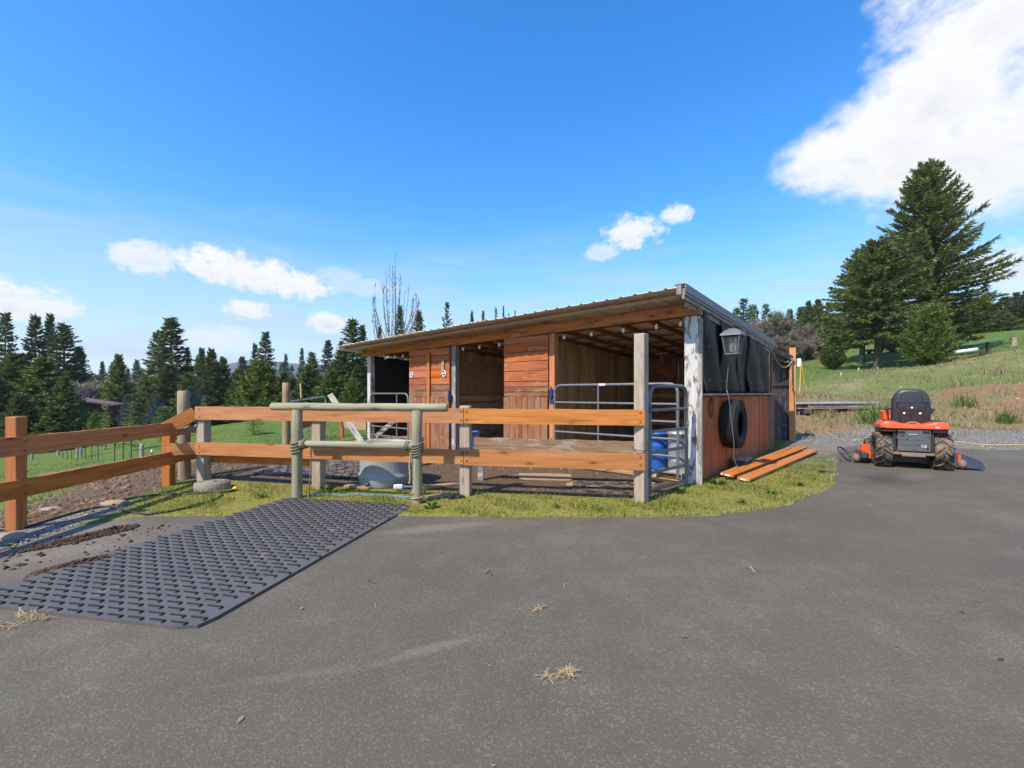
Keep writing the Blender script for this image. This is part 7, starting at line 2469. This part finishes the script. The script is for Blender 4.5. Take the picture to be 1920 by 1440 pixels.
def make_poplar():
    """bare poplar of many upright whips behind the shed"""
    rng = random.Random(5)
    Y = 44.0
    X = (735 - CPX) / FPX * Y
    zb = tz(X, Y) - 0.2
    top = at(735, 474, Y).z - zb
    t = thing('bare_poplar', 'bare poplar of thin upright whips rising behind the roof', 'tree', (X, Y, zb))
    m = MB()
    O, D, L = [], [], []
    for k in range(27):
        dx = rng.uniform(-2.4, 2.5)
        if k == 0: dx = 0.3
        hh = top * (1 - 0.20 * abs(dx) / 2.0) * rng.uniform(0.84, 1.0) if k else top
        if k in (3, 4, 5): dx = rng.uniform(2.2, 2.7); hh = top * rng.uniform(0.70, 0.80)
        dy = rng.uniform(-0.8, 0.8)
        z0 = rng.uniform(0.5, top * 0.45) if k else 0
        x0 = dx * 0.15
        pts = []
        for i in range(9):
            f = i / 8
            bow = math.sin(f * math.pi * 0.5)
            pts.append((x0 + (dx - x0) * bow + 0.08 * math.sin(5 * f + k), dy * bow, z0 + (hh - z0) * f))
        m.tube(pts, [max(0.012, (0.11 if k == 0 else 0.055) * (1 - 0.9 * i / 8)) for i in range(9)], 5, cap=False)
        for j in range(46):
            f = rng.uniform(0.25, 1.0); i = min(int(f * 8), 7)
            p = Vector(pts[i]).lerp(Vector(pts[i + 1]), f * 8 - i)
            d = Vector((rng.uniform(-0.6, 0.6), rng.uniform(-.6, .6), 1.0)).normalized()
            O.append(tuple(p)); D.append(tuple(d)); L.append(rng.uniform(0.18, 0.55))
    m.build('trunk', 'pale_bark', t)
    V = rhombi(np.array(O), np.array(D), np.array(L), np.full(len(O), 0.022), 0.0, np.random.default_rng(4))
    link_obj('crown', quads_mesh('poplar_twigs', V), 'twig_grey', t)


make_poplar()

# far-off woods that read as one mass
def far_wood(name, label, spots, mat):
    V0, _ = conifer(seed=99, h=12.0, r=3.0, base=0.03, whorl=0.8, per=6, spacing=0.7, twig=1.25, tw_w=0.20, k=1, droop=0.15, e_top=0.75, e_low=0.0, power=0.95, ragged=0.3)
    rng = np.random.default_rng(17)
    out = []
    for (px, top, Y, hw) in spots:
        X = (px - CPX) / FPX * Y
        zb = tz(X, Y) - 0.8
        H_ = max(at(px, top, Y).z - zb, 2.0)
        a = rng.uniform(0, 6.28)
        s = hw / FPX * Y / 3.0
        v = V0 * np.array([s, s, H_ / 12.0])
        out.append(np.stack([v[:, 0] * math.cos(a) - v[:, 1] * math.sin(a) + X, v[:, 0] * math.sin(a) + v[:, 1] * math.cos(a) + Y, v[:, 2] + zb], 1))
    tag(link_obj(name, quads_mesh(name, np.vstack(out)), mat), label, kind='stuff')


rw = random.Random(23)
far_wood('distant_wood', 'continuous belt of dark conifers far behind the left trees', [(px + rw.uniform(-6, 6), 700 + rw.uniform(-20, 12), rw.uniform(95, 125), rw.uniform(13, 22)) for px in range(-30, 720, 13)], 'fir_far')
far_wood('near_wood', 'lower belt of green conifers behind the pasture', [(px + rw.uniform(-8, 8), 724 + rw.uniform(-16, 14), rw.uniform(60, 74), rw.uniform(18, 28)) for px in range(290, 690, 19)], 'fir_green')
far_wood('hill_wood', 'belt of conifers along the crest behind the right hillside', [(px + rw.uniform(-5, 5), 590 + rw.uniform(-18, 14), rw.uniform(98, 120), rw.uniform(14, 22)) for px in list(range(1380, 1570, 13)) + list(range(1760, 1960, 12))], 'fir_green')

# tall weeds and scrub beside the mower and lumber
def scrub(px, Y, h, n, label, mat='grass_dry', spread=0.25):
    c = place(px, Y)
    pts = np.stack([c.x + RNG.normal(0, spread, n), c.y + RNG.normal(0, spread, n), np.zeros(n)], 1)
    pts[:, 2] = terrain(pts[:, 0], pts[:, 1]) - 0.02
    o = blades('weed_clump', mat, pts, h * 0.6, h, 0.022, 0.55, None)
    del o['kind']
    tag(o, label, 'weed')


scrub(1645, 16.2, 0.95, 130, 'tall yellow-green broom left of the mower seat', 'cypress', 0.22)
scrub(1628, 15.4, 0.6, 110, 'shorter weed clump by the end of the lumber pile', 'weed_leaf', 0.18)
scrub(1805, 17.5, 0.65, 90, 'grey-green weed right of the mower', 'weed_leaf', 0.18)
scrub(1888, 14.8, 0.5, 150, 'low leafy weed near the right edge behind the gravel', 'weed_leaf', 0.16)
scrub(1870, 23, 0.8, 90, 'dry weed clump up the bank on the right', 'grass_dry', 0.2)
scrub(1790, 22, 0.6, 90, 'dry weed clump in the middle of the bank', 'grass_dry', 0.2)
scrub(1545, 17.0, 0.5, 90, 'weed clump in front of the lumber pile', 'grass_dry', 0.18)


# ------------------------------------------------------------------ the air between here and the ridge
def make_haze():
    o = MB().box((0, 1150, 42), (3900, 3100, 206), ch=0.5).build('haze', None)
    m = bpy.data.materials.new('haze')
    m.use_nodes = True
    nt = NT(m.node_tree)
    nt.n.remove(nt.n['Principled BSDF'])
    v = nt.node('ShaderNodeVolumePrincipled')
    v.inputs['Color'].default_value = (0.86, 0.92, 1.0, 1)
    v.inputs['Density'].default_value = 0.00022
    v.inputs['Anisotropy'].default_value = 0.2
    nt.link(v.outputs[0], nt.n['Material Output'].inputs['Volume'])
    o.data.materials.append(m)
    tag(o, 'thin pale haze over the valley', kind='stuff')


make_haze()
